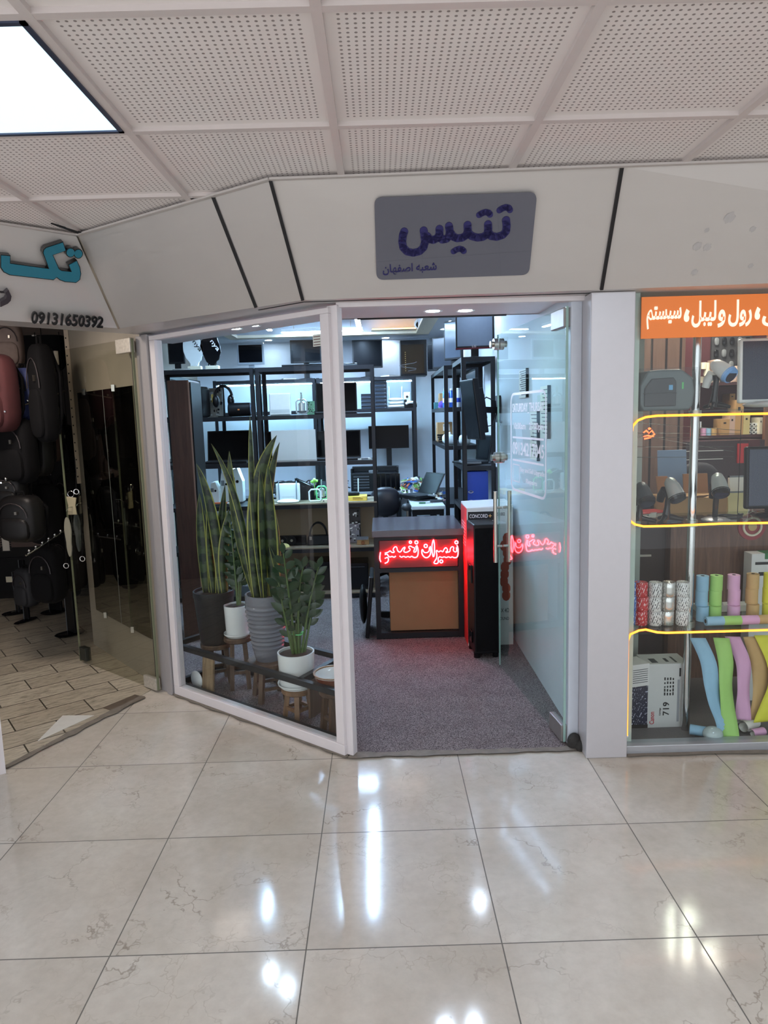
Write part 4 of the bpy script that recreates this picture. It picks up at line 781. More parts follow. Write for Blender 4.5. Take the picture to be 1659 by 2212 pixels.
# monitors along the top
def topmon(px, Y, z, label, stand=.0, rz=0, **k):
    x0, x1, z0, z1 = rect(*px, Y); return monitor((x0+x1)/2, Y, z, x1-x0, z1-max(z+stand, z0), rz, label, stand=max(stand, z0-z), **k)
topmon((363, 738, 398, 786), 6.95, 2.0565, 'dark monitor at the far left end of the racks, beside the white trophy', group='monitors standing on the rack tops')
topmon((512, 741, 570, 788), 7.85, 2.0465, 'flat monitor with pale edge on the back rack, right of the black trophy', hous=mat('pale_bezel', (150, 156, 164), .4), bez=.02, group='monitors standing on the rack tops')
topmon((627, 734, 694, 784), 7.85, 2.0465, 'black monitor on the back rack just left of the white post', group='monitors standing on the rack tops')
topmon((761, 734, 826, 795), 7.85, 2.0465, 'black monitor on a short stand on the back rack, right of the white post', group='monitors standing on the rack tops')
x0, x1, z0, z1 = rect(865, 738, 922, 806, 7.80)
t = T('server_cabinet', 'black server cabinet with glass door on the back rack', 'cabinet', ((x0+x1)/2, 7.95, 2.045)); t.location.z = 2.0465
P(t, 'body', M().box(x0, x1, 7.81, 8.1, 2.0465, z1+.02), BLACK, world=True, bev=.004); dr = P(t, 'door', M().box(x0+.015, x1-.03, 7.80, 7.81, 2.07, z1-.03), mat('smoked_glass', (46, 36, 26), .1), world=True)
m = M()
for k in range(10): m.box(x0+.05, x0+.058, 7.797, 7.80, 2.10+k*.022, 2.108+k*.022)
P(dr, 'rail_holes', m, mat('gold_dots', (170, 140, 80), .4), world=True); P(dr, 'cables', M().tube([(x0+.08+.1*math.sin(k), 7.797, 2.10+.012*k) for k in range(9)], .002, 5), GREYP, world=True)
for (px, Y, rz, lab, kw) in (((920, 742, 938, 792), 7.3, .75, 'dark framed monitor turned sideways beside the server cabinet', {}), ((935, 728, 966, 792), 6.95, .62, 'grey faced monitor on the right rack, second from the server cabinet', dict(scr=mat('lit_grey_screen', (62, 68, 78), .15)))):  # second monitor has an even grey screen
    x0, x1, z0, z1 = rect(*px, Y); monitor((x0+x1)/2+.02, Y, 2.0465, (x1-x0)*1.6, z1-2.06, -rz, lab, 'monitors standing on the rack tops', .015, **kw)
GS = mat('reflecting_screen', (92, 102, 116), .12)  # lighter blue-grey stands in for reflections on dark screens
x0, x1, z0, z1 = rect(966, 704, 988, 766, 6.0); monitor((x0+x1)/2+.04, 6.35, 2.0465, .19, .34, -.7, 'narrow angled monitor with pale blue screen behind the large monitor', 'monitors standing on the rack tops', .05, scr=GS)
x0, x1, z0, z1 = rect(985, 668, 1068, 765, 5.55)
t = monitor((x0+x1)/2, 5.58, 2.0465, x1-x0, .32, -.12, 'large glossy monitor on a swivel foot above the laptop rack', 'monitors standing on the rack tops', .075, scr=GS, bez=.013)
P(t, 'red_chin', M().box(-(x1-x0)/2, (x1-x0)/2, -.004, .03, .068, .080), mat('dark_red_gloss', (70, 16, 24), .15))
c = Vector((t.location.x-.022, t.location.y-.006, 2.045+.083)); d = Vector((math.cos(-.12), math.sin(-.12), 0)); text(t, 'maker_mark', 'LG', c, c+d*.03, .014, mat('pale_mark', (200, 190, 190), .4), (0, 0, 1), .001)
# ---------------------------------------------------------------- row under the top: motherboard, headphones, speaker, white tablet, lantern, drives, routers
z = ZA[4]
q = at(464, 880, 6.28); board('motherboard', 'silver motherboard standing beside the black loudspeaker', 'circuit board', q.x, 6.30, z, .13, .26, 0, mat('pcb_silver', (150, 150, 144), .4, .3), .1, 3, 'circuit boards on display')
q = at(484, 880, 6.22); t = T('headphones', 'black over-ear headphones hanging on a small stand', 'headphones', (q.x, 6.22, z))
P(t, 'headband', M().tube([(.075*math.cos(a), 0, .17+.10*math.sin(a)) for a in [k*PI/14 for k in range(15)]], .012, 8), BLACK, smooth=True)
for s, c in ((-1, BLACK), (1, BLACKG)): P(t, 'ear_cup', M().ell((s*.066, -.01, .14), .03, .042, .055, 16, 9), c, smooth=True)
P(t, 'yellow_cup_mark', M().box(-.098, -.09, -.03, .01, .13, .20), mat('brass_mark', (180, 150, 70), .4)); P(t, 'stand', M().cyl((0, .01, 0), (0, .01, .26), .007, n=8).lathe([(.001, 0), (.06, 0), (.06, .008), (.001, .008)], (0, .01, 0), 24), BLACK)
x0, x1, z0, z1 = rect(494, 870, 542, 893, 6.18); t = T('bluetooth_speaker', 'black barrel-shaped bluetooth speaker lying on the rack', 'speaker', ((x0+x1)/2, 6.18, z))
r = (z1-z)/2; P(t, 'body', M().tube([(x0-t.location.x, 0, r), (x1-t.location.x, 0, r)], r, 20).xf(Matrix.Identity(4)), BLACK, smooth=True, bev=.008); P(t, 'end_ring', M().lathe([(r*.45, 0), (r*.75, .0), (r*.75, .004), (r*.45, .004)], n=24).xf(rm(ry=PI/2, loc=(x1-t.location.x, 0, r))), mat('grey_blue_ring', (122, 138, 158), .3, .5)); P(t, 'badge', M().box(-.008, .008, -r-.001, -r+.004, r-.006, r+.006), mat('amber', (200, 120, 60), .4))
x0, x1, z0, z1 = rect(581, 849, 628, 891, 6.15); t = T('white_tablet', 'white rounded tablet case standing left of the lantern frame', 'tablet', ((x0+x1)/2, 6.15, z)); P(t, 'case', M().box(x0-t.location.x, x1-t.location.x, 0, .02, 0, z1-z).xf(rm(rx=-.06)), WHITEP, bev=.012, seg=3); P(t, 'front_panel', M().box(x0-t.location.x+.01, x1-t.location.x-.01, -.002, 0, .01, z1-z-.012).xf(rm(rx=-.06)), mat('warm_white_panel', (218, 216, 208), .3)); P(t, 'lower_band', M().box(x0-t.location.x+.012, x1-t.location.x-.012, -.003, -.002, .02, .05).xf(rm(rx=-.06)), mat('soft_grey', (188, 188, 184), .4))
def lantern(px, Y, z, label, c, green=False):
    x0, x1, z0, z1 = rect(*px, Y); w = (x1-x0)/2; h = z1-z; t = T('propagation_vase', label, 'vase', ((x0+x1)/2, Y, z), 0, 'frame vases with test tubes')
    P(t, 'frame', M().tube([(-w+.01, 0, .01), (-w, 0, .02), (-w, 0, h-.025), (-w+.02, 0, h-.005), (w-.02, 0, h-.005), (w, 0, h-.025), (w, 0, .02), (w-.01, 0, .01)], .0075, 8, closed=True), c, smooth=True); P(t, 'glass_tube', M().cyl((0, 0, h*.15), (0, 0, h*1.3), .011, n=12), SHELFGLASS, smooth=True)
    if green: P(t, 'sprig', M().tube([(0, 0, h*.5), (0, 0, h*1.5)], .0025, 5).ell((-.015, 0, h*1.55), .02, .006, .015, 8, 5).ell((.015, 0, h*1.6), .018, .006, .014, 8, 5).ell((0, -.01, h*1.68), .014, .01, .018, 8, 5), mat('lime_sprig', (150, 220, 90), .4), smooth=True)
    else: P(t, 'ornament', M().lathe([(.001, h*.2), (.03, h*.25), (.03, h*.75), (.008, h*.85), (.006, h*1.35), (.012, h*1.4), (.001, h*1.42)], n=14), mat('silver_ornament', (196, 200, 196), .2, .8), smooth=True)
lantern((640, 862, 663, 891), 6.16, z, 'silver lantern-like ornament beside the white tablet case', mat('silver_frame', (190, 196, 196), .25, .6))
m = M(); rnd = random.Random(4)
x0, x1, z0, z1 = rect(663, 858, 680, 890, 6.35); board('network_card', 'pale green circuit card standing behind the silver ornament', 'circuit board', (x0+x1)/2, 6.34, z, .07, .12, .1, mat('pcb_green', (120, 180, 140), .4), .05, 9, 'circuit boards on display')
x0, x1, z0, z1 = rect(677, 826, 769, 886, 6.18); laptop((x0+x1)/2, 6.44, z, x1-x0, z1-z, 0, 'black laptop standing open on the second shelf behind the white post', deg=92, d=.24)
x0, x1, z0, z1 = rect(1, 1, 2, 2, 6); z = ZB[1]
for px, n, l in (((780, 850, 807, 883), 4, 'left stack'), ((809, 818, 836, 880), 8, 'right stack')):
    x0, x1, z0, z1 = rect(*px, 7.72); h = (z1-z)/n
    for k in range(n):
        ordn = ['bottom', 'second', 'third', 'fourth', 'fifth', 'sixth', 'seventh', 'top'][k if n == 8 else (k if k < n-1 else 7)]
        t = T('disc_drive', 'dark disc drive, %s of the %s beside the white routers' % (ordn+(' from below' if ordn not in ('bottom', 'top') else ''), 'short stack of four' if n == 4 else 'tall stack of eight'), 'disc drive', ((x0+x1)/2, 7.72, z+k*h), 0, 'stacked disc drives on the back rack')
        P(t, 'case', M().box(-(x1-x0)/2, (x1-x0)/2, 0, .16, 0, h-.003), mat('slate_drive', (52, 62, 76), .4, .4), bev=.002); P(t, 'tray_front', M().box(-(x1-x0)*.45, (x1-x0)*.45, -.003, 0, h*.45, h*.8), BLACK); P(t, 'button', M().box((x1-x0)*.28, (x1-x0)*.4, -.004, 0, h*.15, h*.3), GREYP)
for k, (px, l) in enumerate((((836, 868, 876, 880), 'bottom white router of the stack on the back rack'), ((838, 862, 874, 870), 'middle white router of the stack on the back rack'), ((838, 855, 872, 864), 'top white router of the stack with two tall antennas'))):
    x0, x1, z0, z1 = rect(*px, 7.76); antenna_router((x0+x1)/2, 7.80, z+k*.037, x1-x0, .16 if k == 2 else .03, l, upright=False)
x0, x1, z0, z1 = rect(873, 847, 886, 878, 7.8); t = T('camera_box', 'small white box with dark round lens beside the router stack', 'camera', ((x0+x1)/2, 7.82, z)); P(t, 'case', M().box(-.035, .035, 0, .06, 0, z1-z), WHITEP, bev=.006); P(t, 'lens', M().cyl((0, -.012, .12), (0, 0, .12), .014), BLACKG)
x0, x1, z0, z1 = rect(872, 860, 902, 880, 7.72); t = T('desk_phone', 'black and white desk phone at the end of the back rack shelf', 'phone', ((x0+x1)/2, 7.74, z)); P(t, 'body', M().box(-.07, .07, 0, .08, 0, .06).box(-.07, -.04, 0, .08, .06, .09), BLACK, bev=.008); P(t, 'handset', M().tube([(-.05, -.01, .04), (-.02, -.02, .055), (.03, -.02, .055), (.07, -.01, .045)], .015, 8), WHITEP, smooth=True); P(t, 'antenna', M().cyl((.03, .03, .06), (.03, .03, .16), .005, n=8), BLACK)
# flat things lying on the rack tops
for k, (px, w, d, c, l) in enumerate(((640, .24, .17, BLACK, 'closed black laptop lying on the front rack top, nearest the black trophy'), (700, .26, .18, BLACK, 'closed dark laptop lying on the front rack top beside the white post'), (745, .20, .16, DGREY, 'closed grey laptop lying on the front rack top, right of the white post'))):
    t = T('laptop', l, 'laptop', (at(px, 788, 6.25).x, 6.26, ZA[5]), .06*k, 'closed laptops on the front rack top'); P(t, 'base', M().box(-w/2, w/2, -d/2, d/2, 0, .014), c, bev=.003); P(t, 'lid', M().box(-w/2, w/2, -d/2, d/2, .015, .024), BLACKG if k else c, bev=.003)
for k, (px, Y, zz_, l) in enumerate(((395, 6.2, ZA[5], 'white papers lying on the left end of the front rack top'), (622, 7.85, 2.0465, 'crumpled white packaging between the monitors on the back rack top'), (842, 7.85, 2.0465, 'flat white papers beside the server cabinet on the back rack top'))):
    t = T('paper_stack', l, 'papers', (at(px, 790, Y).x, Y, zz_), .3*k); P(t, 'sheets', M().box(-.07, .07, -.08, .08, 0, .012), PAPERM); P(t, 'loose_sheet', M().hexa([(-.06, -.09, .012), (.08, -.085, .012), (.075, .06, .014), (-.05, .07, .022), (-.06, -.09, .013), (.08, -.085, .013), (.075, .06, .015), (-.05, .07, .023)]), PAPERM)
# ---------------------------------------------------------------- laptops row
z = ZA[3]
def lap(px, label, **k):
    Y = k.pop('Y', 6.35); x0, x1, z0, z1 = rect(*px, Y); return laptop((x0+x1)/2, Y, z, x1-x0, z1-z, k.pop('rz', 0), label, d=k.pop('d', .22), **k)
lap((447, 932, 541, 992), 'black laptop open on the left rack behind the snake plants', Y=6.36); lap((574, 934, 602, 990), 'dark laptop mostly hidden behind the white laptop', Y=6.42, d=.02)
w = lap((587, 931, 683, 990), 'white laptop with its lid towards the window', Y=6.14, lid=mat('pearl_lid', (222, 222, 216), .22, var=.02), away=True, deg=94, d=.24)
t = w; a = Vector((w.location.x-.025, 6.131, z+.115)); text(w, 'lid_lettering', 'ASUS', a, a+Vector((.055, 0, 0)), .011, mat('lid_mark', (140, 140, 140), .3, .6), (0, 0, 1), .001)
lap((684, 933, 712, 988), 'dark laptop beside the white laptop, cut off by the post', Y=6.40, d=.24); lap((732, 931, 779, 986), 'black laptop between the white post and the wall monitor', Y=6.36)
t = T('paper_stack', 'thin stack of papers beside the laptop right of the post', 'papers', (at(785, 985, 6.2).x, 6.2, z)); P(t, 'sheets', M().box(-.06, .06, -.06, .06, 0, .012).xf(rm(.2)), PAPERM); P(t, 'clip', M().box(-.03, .03, -.064, -.05, .0, .016).xf(rm(.2)), GREYP)
x0, x1, z0, z1 = rect(796, 931, 884, 981, 7.2); t = monitor((x0+x1)/2, 8.02, .7965, (x1-x0)*1.10, (z1-z0)*1.10, 0, 'wide black monitor on a pole above the computer case', stand=z0*1.0-.795+.02, bez=.008, d=.02); t.location.x = at(840, 955, 8.02).x
# ---------------------------------------------------------------- router shelf
z = ZA[2]+.012
x0, x1, z0, z1 = rect(596, 1044, 648, 1093, 6.16); antenna_router((x0+x1)/2, 6.16, z, x1-x0, z1-z, 'white upright router with two grey antennas on the board shelf')
lantern((668, 1056, 693, 1088), 6.14, z, 'white frame vase with lime sprig beside the upright router', WHITEP, True); lantern((684, 1049, 706, 1088), 6.26, z, 'green frame vase behind the white frame vase', GREENP)
x0, x1, z0, z1 = rect(741, 1072, 793, 1092, 6.14); t = T('router_carton', 'yellow cardboard router carton at the end of the board shelf', 'box', ((x0+x1)/2, 6.2, z)); P(t, 'carton', M().box(-(x1-x0)/2, (x1-x0)/2, -.07, .1, 0, z1-z), YELLOWB, bev=.002); P(t, 'lid_seam', M().box(-(x1-x0)/2, (x1-x0)/2, -.0705, .1, (z1-z)*.8, (z1-z)*.83), mat('pale_yellow', (246, 232, 180), .6)); P(t, 'print', M().box(-.02, .07, -.0712, -.07, .014, .02).box(-.02, .05, -.0712, -.07, .026, .032), mat('ochre_print', (150, 116, 40), .6))
antenna_router((x0+x1)/2-.025, 6.2, z+z1-z, (x1-x0)*.62, .15, 'dark blue router with white antennas lying on the yellow carton', upright=False, dark=True)
t = T('power_strip', 'small cream adapter lying beside the white frame vase', 'adapter', (at(706, 1088, 6.12).x, 6.12, z)); P(t, 'body', M().box(-.04, .04, -.02, .02, 0, .022), CREAM, bev=.003); P(t, 'socket', M().box(-.03, -.02, -.021, -.02, .006, .016), INK)
x0, x1, z0, z1 = rect(640, 1032, 680, 1088, 6.36); t = T('black_bag', 'black cloth case slumped behind the upright router', 'bag', ((x0+x1)/2, 6.36, z)); P(t, 'body', M().hexa([(-.09, -.05, 0), (.09, -.05, 0), (.09, .08, 0), (-.09, .08, 0), (-.09, -.04, .2), (.07, -.05, .12), (.07, .07, .12), (-.09, .07, .2)]), MATTE, bev=.01); P(t, 'seam', M().tube([(-.09, -.045, .2), (.07, -.055, .125)], .003, 5), BLACKG)
# keyboards and leads heaped behind
def keyboard(x, y, z, w, d, rz, tilt, label, c=None, logo=None):
    t = T('keyboard', label, 'keyboard', (x, y, z), rz, 'loose computer keyboards'); R = rm(rx=tilt, loc=(0, 0, .012)); P(t, 'case', M().box(-w/2, w/2, -d/2, d/2, 0, .016).xf(R), c or BLACK, bev=.003); k = M()
    for r in range(5):
        for q in range(14): a = -w*.46+q*w*.066; b = -d*.42+r*d*.175; k.box(a, a+w*.055, b, b+d*.14, .016, .021)
    P(t, 'keys', k.xf(R), DGREY); return t
keyboard(at(600, 1030, 6.33).x, 6.36, z+.10, .20, .12, .35, .9, 'black keyboard propped steeply above the upright router'); keyboard(at(706, 1030, 6.36).x, 6.38, z+.10, .14, .1, -.1, .9, 'dark keyboard with arched cable near the white post')
def tangle(name, label, cat, c, ext, n, r, m, seed, grp=None):
    rnd = random.Random(seed); t = M()
    for k in range(n):
        p = Vector((c[0]+rnd.uniform(-1, 1)*ext[0], c[1]+rnd.uniform(-1, 1)*ext[1], c[2]+rnd.random()*ext[2])); pts = []
        for i in range(7):
            pts.append(p.copy()); p = p+Vector((rnd.uniform(-1, 1)*ext[0]*.45, rnd.uniform(-1, 1)*ext[1]*.45, rnd.uniform(-1, 1)*ext[2]*.4)); p.z = max(c[2]+r, min(c[2]+ext[2], p.z)); p.x = max(c[0]-ext[0], min(c[0]+ext[0], p.x)); p.y = max(c[1]-ext[1], min(c[1]+ext[1], p.y))
        t.tube(pts, r, 6)
    o = S(name, label, cat, t, m, kind='stuff', smooth=True); return o
tangle('cable_tangle', 'tangled black leads heaped behind the white router', 'cables', (at(640, 1030, 6.4).x, 6.36, z), (.2, .06, .17), 16, .006, BLACK, 3); tangle('cable_tangle', 'loose black cables beside the computer case on the workbench', 'cables', (at(745, 1050, 7.7).x, 7.75, .80), (.12, .1, .1), 8, .006, BLACK, 8)
# white appliances seen between the snake leaves
def appliance(px, label, seed, Y=6.3, c=WHITEP, name='tape_dispenser', cat='device'):
    x0, x1, z0, z1 = rect(*px, Y); t = T(name, label, cat, ((x0+x1)/2, Y, z), 0, 'small devices behind the snake plants'); w, h = (x1-x0)/2, z1-z
    P(t, 'body', M().prism([(-w, 0), (w, 0), (w, h*.6), (w*.3, h), (-w*.6, h*.96), (-w, h*.5)], -.04, .08), c, bev=.006); P(t, 'opening', M().cyl((w*.25, -.044, h*.6), (w*.25, -.038, h*.6), w*.22, n=16), BLACKG); P(t, 'slot', M().box(-w*.7, -w*.1, -.043, -.04, h*.55, h*.72), GREYP)
appliance((477, 1018, 500, 1092), 'white machine with round dark opening left of the tall snake leaves', 1); appliance((455, 1040, 476, 1092), 'small white device with grey slot beside the brown cabinet', 2, 6.22); appliance((497, 1010, 526, 1090), 'white rounded device partly behind the tall snake leaves', 3, 6.36)
t = T('pliers', 'orange handled tool lying among the white devices', 'tool', (at(480, 1080, 6.16).x, 6.16, z)); P(t, 'handle', M().tube([(-.07, 0, .012), (0, -.01, .014), (.06, 0, .012)], .009, 8), mat('orange_grip', (214, 110, 70), .5), smooth=True); P(t, 'jaw', M().tube([(.06, 0, .012), (.10, .005, .012)], .006, 6), NICKEL)
t = T('white_mouse', 'white and grey mouse lying in front of the devices', 'mouse', (at(500, 1088, 6.13).x, 6.13, z)); P(t, 'body', M().ell((0, 0, .012), .04, .025, .014, 14, 7), WHITEP, smooth=True); P(t, 'wheel', M().cyl((-.02, -.003, .026), (-.02, .003, .026), .006), BLACK)
# ---------------------------------------------------------------- lower shelves
z = ZA[1]+.012
x0, x1, z0, z1 = rect(595, 1157, 662, 1183, 6.2); t = T('graphics_card', 'black graphics card with two fan hubs on the lower shelf', 'graphics card', ((x0+x1)/2, 6.2, z)); w = (x1-x0)/2; h = z1-z; P(t, 'shroud', M().box(-w, w, 0, .03, 0, h), BLACKG, bev=.006)
for s in (-.55, .05):
    P(t, 'fan', M().cyl((w*s, -.004, h/2), (w*s, .001, h/2), h*.44, n=24), BLACK); P(t, 'fan_hub', M().cyl((w*s, -.008, h/2), (w*s, 0, h/2), h*.13, n=16), NICKEL)
x0, x1, z0, z1 = rect(664, 1168, 713, 1192, 6.2); t = T('handbag', 'black handbag with tall looped handle on the lower shelf', 'bag', ((x0+x1)/2, 6.22, z)); w = (x1-x0)/2; P(t, 'body', M().hexa([(-w, -.06, 0), (w, -.06, 0), (w, .06, 0), (-w, .06, 0), (-w*.9, -.04, .085), (w*.9, -.04, .085), (w*.9, .04, .085), (-w*.9, .04, .085)]), BLACKD, bev=.012)
for s in (-1, 1): P(t, 'handle', M().tube([(w*.75*math.cos(k*PI/12), s*.02, .08+.12*math.sin(k*PI/12)) for k in range(13)], .007, 8), BLACKD, smooth=True)
P(t, 'buckle', M().box(-w*.75, -w*.55, -.052, -.044, .05, .08), NICKEL)
q = at(763, 1165, 6.3); board('motherboard', 'dark motherboard leaning above a lighter one right of the white post', 'circuit board', at(762, 1150, 6.36).x, 6.36, z, .15, .30, 0, mat('pcb_dark', (44, 42, 50), .4), .12, 21, 'circuit boards on display'); board('motherboard', 'pale motherboard in front of the dark one right of the white post', 'circuit board', at(761, 1165, 6.25).x, 6.25, z, .13, .17, 0, mat('pcb_white', (150, 150, 160), .4), .15, 22, 'circuit boards on display')
x0, x1, z0, z1 = rect(770, 1168, 799, 1186, 6.16); t = T('transformer', 'small wooden cased transformer at the end of the lower shelf', 'transformer', ((x0+x1)/2, 6.16, z)); P(t, 'block', M().box(-.055, .055, -.03, .04, 0, .05), CARD, bev=.002); P(t, 'plate', M().box(-.055, .05, -.034, -.03, .045, .075), GREYP); P(t, 'coil', M().cyl((0, -.032, .02), (0, -.05, .02), .018, n=14), mat('copper_coil', (150, 96, 60), .4, .4))
t = T('straw_hat', 'pale yellow round cap lying beside the graphics card', 'cap', (at(614, 1187, 6.1).x, 6.13, z)); P(t, 'crown', M().ell((0, 0, 0.004), .045, .04, .03, 20, 8), mat('pale_straw', (226, 212, 140), .7), smooth=True); P(t, 'rim', M().lathe([(.04, 0), (.055, .001), (.055, .004), (.04, .004)], n=24), mat('pale_straw2', (216, 200, 130), .7))
z = ZA[0]+.012
x0, x1, z0, z1 = rect(749, 1217, 796, 1284, 6.14); t = T('computer_case', 'black computer case on the bottom shelf right of the white post', 'computer', ((x0+x1)/2, 6.2, z)); w = (x1-x0)/2; P(t, 'chassis', M().box(-w, w, -.05, .22, 0, z1-z), BLACKG, bev=.006); P(t, 'front_slot', M().box(-w*.7, w*.7, -.052, -.05, (z1-z)*.84, (z1-z)*.88), DGREY)
x0, x1, z0, z1 = rect(655, 1212, 715, 1285, 6.2); t = T('computer_case', 'black computer case on the bottom shelf left of the white post', 'computer', ((x0+x1)/2, 6.2, z)); w = (x1-x0)/2; P(t, 'chassis', M().box(-w, w, -.05, .22, 0, z1-z), BLACKG, bev=.006); P(t, 'front_slot', M().box(-w*.7, w*.7, -.052, -.05, (z1-z)*.8, (z1-z)*.84), DGREY)
# ---------------------------------------------------------------- back workbench: open case, chair, lamp
x0, x1, z0, z1 = rect(754, 1006, 864, 1056, 7.7); t = T('computer_case', 'open black computer case with ribbed front on the workbench', 'computer', ((x0+x1)/2, 7.64, .7965), -.06); w = (x1-x0)/2-.02; h = z1-.795; m = M(); m.box(-w, w, 0, .22, 0, h*.72).box(-w, w, .20, .22, h*.72, h*.95).box(w-.02, w, 0, .22, h*.72, h*.95).box(-w, -w+.02, 0, .22, h*.72, h*.9); P(t, 'chassis', m, BLACK, bev=.006)
m = M()
for k in range(5): m.box(-w+.03, -.06, -.006, 0, h*.12+k*h*.11, h*.17+k*h*.11)
P(t, 'vent_ribs', m, DGREY); m = M()
for k in range(5): m.box(.02+k*.055, .06+k*.055, -.006, 0, h*.05, h*.68)
P(t, 'drive_bay', m, BLACKG); P(t, 'inner_fan', M().cyl((-.02, .1, h*.72), (-.02, .1, h*.80), .05, n=20), GREYP); m = M()
for k in range(4): m.box(.05+k*.055, .055+k*.055, -.008, -.006, h*.08, h*.14)
P(t, 'bay_clips', m, mat('gold_clip', (190, 160, 90), .3, .5))
t = T('office_chair', 'black leather office chair between the front rack and counter', 'chair', (.05, 6.85, .006))
P(t, 'backrest', M().ell((0, .05, .76), .155, .06, .15, 24, 12, .8), mat('black_leather', (44, 42, 48), .3, var=.1), smooth=True); P(t, 'seat', M().ell((0, -.15, .46), .22, .22, .06, 24, 8, .7), mat('black_leather', (44, 42, 48), .3), smooth=True); P(t, 'column', M().cyl((0, -.15, .08), (0, -.15, .42), .025), STEEL)
for k in range(5): a = k*2*PI/5; P(t, 'base_leg', M().bar((0, -.15, .09), (.21*math.cos(a), -.15+.21*math.sin(a), .06), .035, .03), BLACK); P(t, 'caster', M().ell((.21*math.cos(a), -.15+.21*math.sin(a), .028), .025, .025, .028, 10, 6), BLACK)
P(t, 'spine', M().bar((0, .07, .44), (0, .10, .74), .05, .02), BLACK)
q = at(878, 1097, 6.1); t = T('desk_lamp', 'small dark lamp head on a thin pole beside the white table', 'lamp', (q.x, 6.1, .006)); P(t, 'head', M().ell((0, 0, q.z), .045, .05, .035, 16, 8), DGREY, smooth=True); P(t, 'pole', M().cyl((.01, .02, .02), (.01, .02, q.z), .012), NICKEL); P(t, 'foot', M().lathe([(.001, 0), (.10, 0), (.10, .015), (.001, .02)], n=24), BLACK)
# on the white table
z = .8015
t = laptop(.455, 6.80, z+.018, .30, .24, -1.0, 'old black laptop open at an angle on the white table', deg=120, d=.23, thick=.03); 
t = T('docking_plate', 'thin black laptop chassis under the open laptop on the white table', 'laptop', (.44, 6.76, z), -1.0); P(t, 'chassis', M().box(-.16, .16, -.14, .14, 0, .016), BLACKG, bev=.003); P(t, 'silver_edge', M().box(-.16, .16, -.142, -.14, 0, .004), NICKEL)
rnd = random.Random(12); colors = [mat('pcb_blue', (60, 110, 190), .4), mat('pcb_lime', (130, 190, 90), .4), WHITEP, mat('pcb_orange', (206, 120, 80), .5), mat('pcb_dark', (44, 42, 50), .4), CREAM, GREYP]
cnames = ['blue', 'lime green', 'white', 'orange', 'dark', 'cream', 'grey']
for k in range(26):
    a = rnd.random(); px = 872+a*64; x = at(px, 1030, 7.1).x; y = 7.0+rnd.random()*.3; lv = k//9; hz = z+.012+.05*lv+.012*rnd.random(); t = T('spare_part', 'loose spare boards and drive parts heaped behind the old laptop', 'spare part', (x, y, hz), rnd.uniform(-.6, .6), 'spare parts heaped on the white table')
    w, d, h = rnd.uniform(.03, .06), rnd.uniform(.015, .05), rnd.uniform(.006, .02); R = rm(rx=rnd.uniform(-.2, .9), ry=rnd.uniform(-.5, .5), loc=(0, 0, .02)); P(t, 'board', M().box(-w, w, -d, d, 0, h).xf(R), colors[k % 7], bev=.001); P(t, 'connectors', M().box(-w*.8, -w*.3, -d*.9, d*.9, h, h+.012).box(w*.1, w*.5, -d*.9, d*.5, h, h+.01).xf(R), colors[(k+3) % 7])
for k in range(10):
    x = .47+rnd.random()*.14; y = 6.55+rnd.random()*.35; hz = z+.002+.02*(k % 3); t = T('small_part', 'small orange, white and black parts heaped at the right end of the table', 'spare part', (x, y, hz), rnd.uniform(-1, 1), 'small parts by the right-hand racks'); w, d, h = rnd.uniform(.015, .04), rnd.uniform(.01, .03), rnd.uniform(.01, .03); P(t, 'block', M().box(-w, w, -d, d, 0, h).xf(rm(ry=rnd.uniform(-.3, .3))), colors[(k*2+3) % 7], bev=.002); P(t, 'tip', M().cyl((w*.5, 0, h), (w*.5, 0, h+.012), .008), colors[(k+4) % 7])
t = T('screwdriver', 'green handled screwdriver on the front of the white table', 'screwdriver', (at(912, 1073, 6.35).x, 6.36, z)); P(t, 'handle', M().cyl((-.03, 0, .009), (.03, 0, .009), .008, n=10), mat('dark_green_grip', (40, 100, 60), .4), smooth=True); P(t, 'shaft', M().cyl((.03, 0, .009), (.10, .01, .007), .003, n=8), NICKEL)
t = T('soldering_iron', 'grey soldering tool lying across the white table', 'tool', (at(945, 1066, 6.45).x, 6.45, z)); P(t, 'body', M().bar((-.07, 0, .012), (.05, .01, .012), .03, .022), DGREY); P(t, 'pink_wire', M().tube([(.05, .01, .012), (.08, .02, .02), (.09, 0, .012)], .005, 6), mat('pink_wire', (226, 170, 190), .5))
t = T('desktop_printer', 'dark maroon printer under the front end of the white table', 'printer', (at(922, 1110, 6.7).x, 6.7, .006)); P(t, 'body', M().box(-.12, .12, -.14, .14, .0, .62), mat('maroon_case', (62, 34, 42), .4), bev=.03); P(t, 'tray', M().box(-.09, .09, -.15, -.14, .4, .5), BLACK)
# ---------------------------------------------------------------- floor things by the counter
t = T('monitor', 'black monitor leaning against the left side of the reception counter', 'monitor', (-.105, 5.12, .006), 0, 'computer monitors in the repair shop'); R = rm(ry=.10); P(t, 'housing', M().box(-.035, -.005, -.23, .12, .005, .46).xf(R), BLACK, bev=.008); P(t, 'back_bulge', M().ell((-.045, -.06, .22), .03, .12, .15, 16, 8), BLACKD, smooth=True); P(t, 'pale_edge', M().box(-.038, -.034, -.235, -.20, .28, .46).xf(R), GREYP)
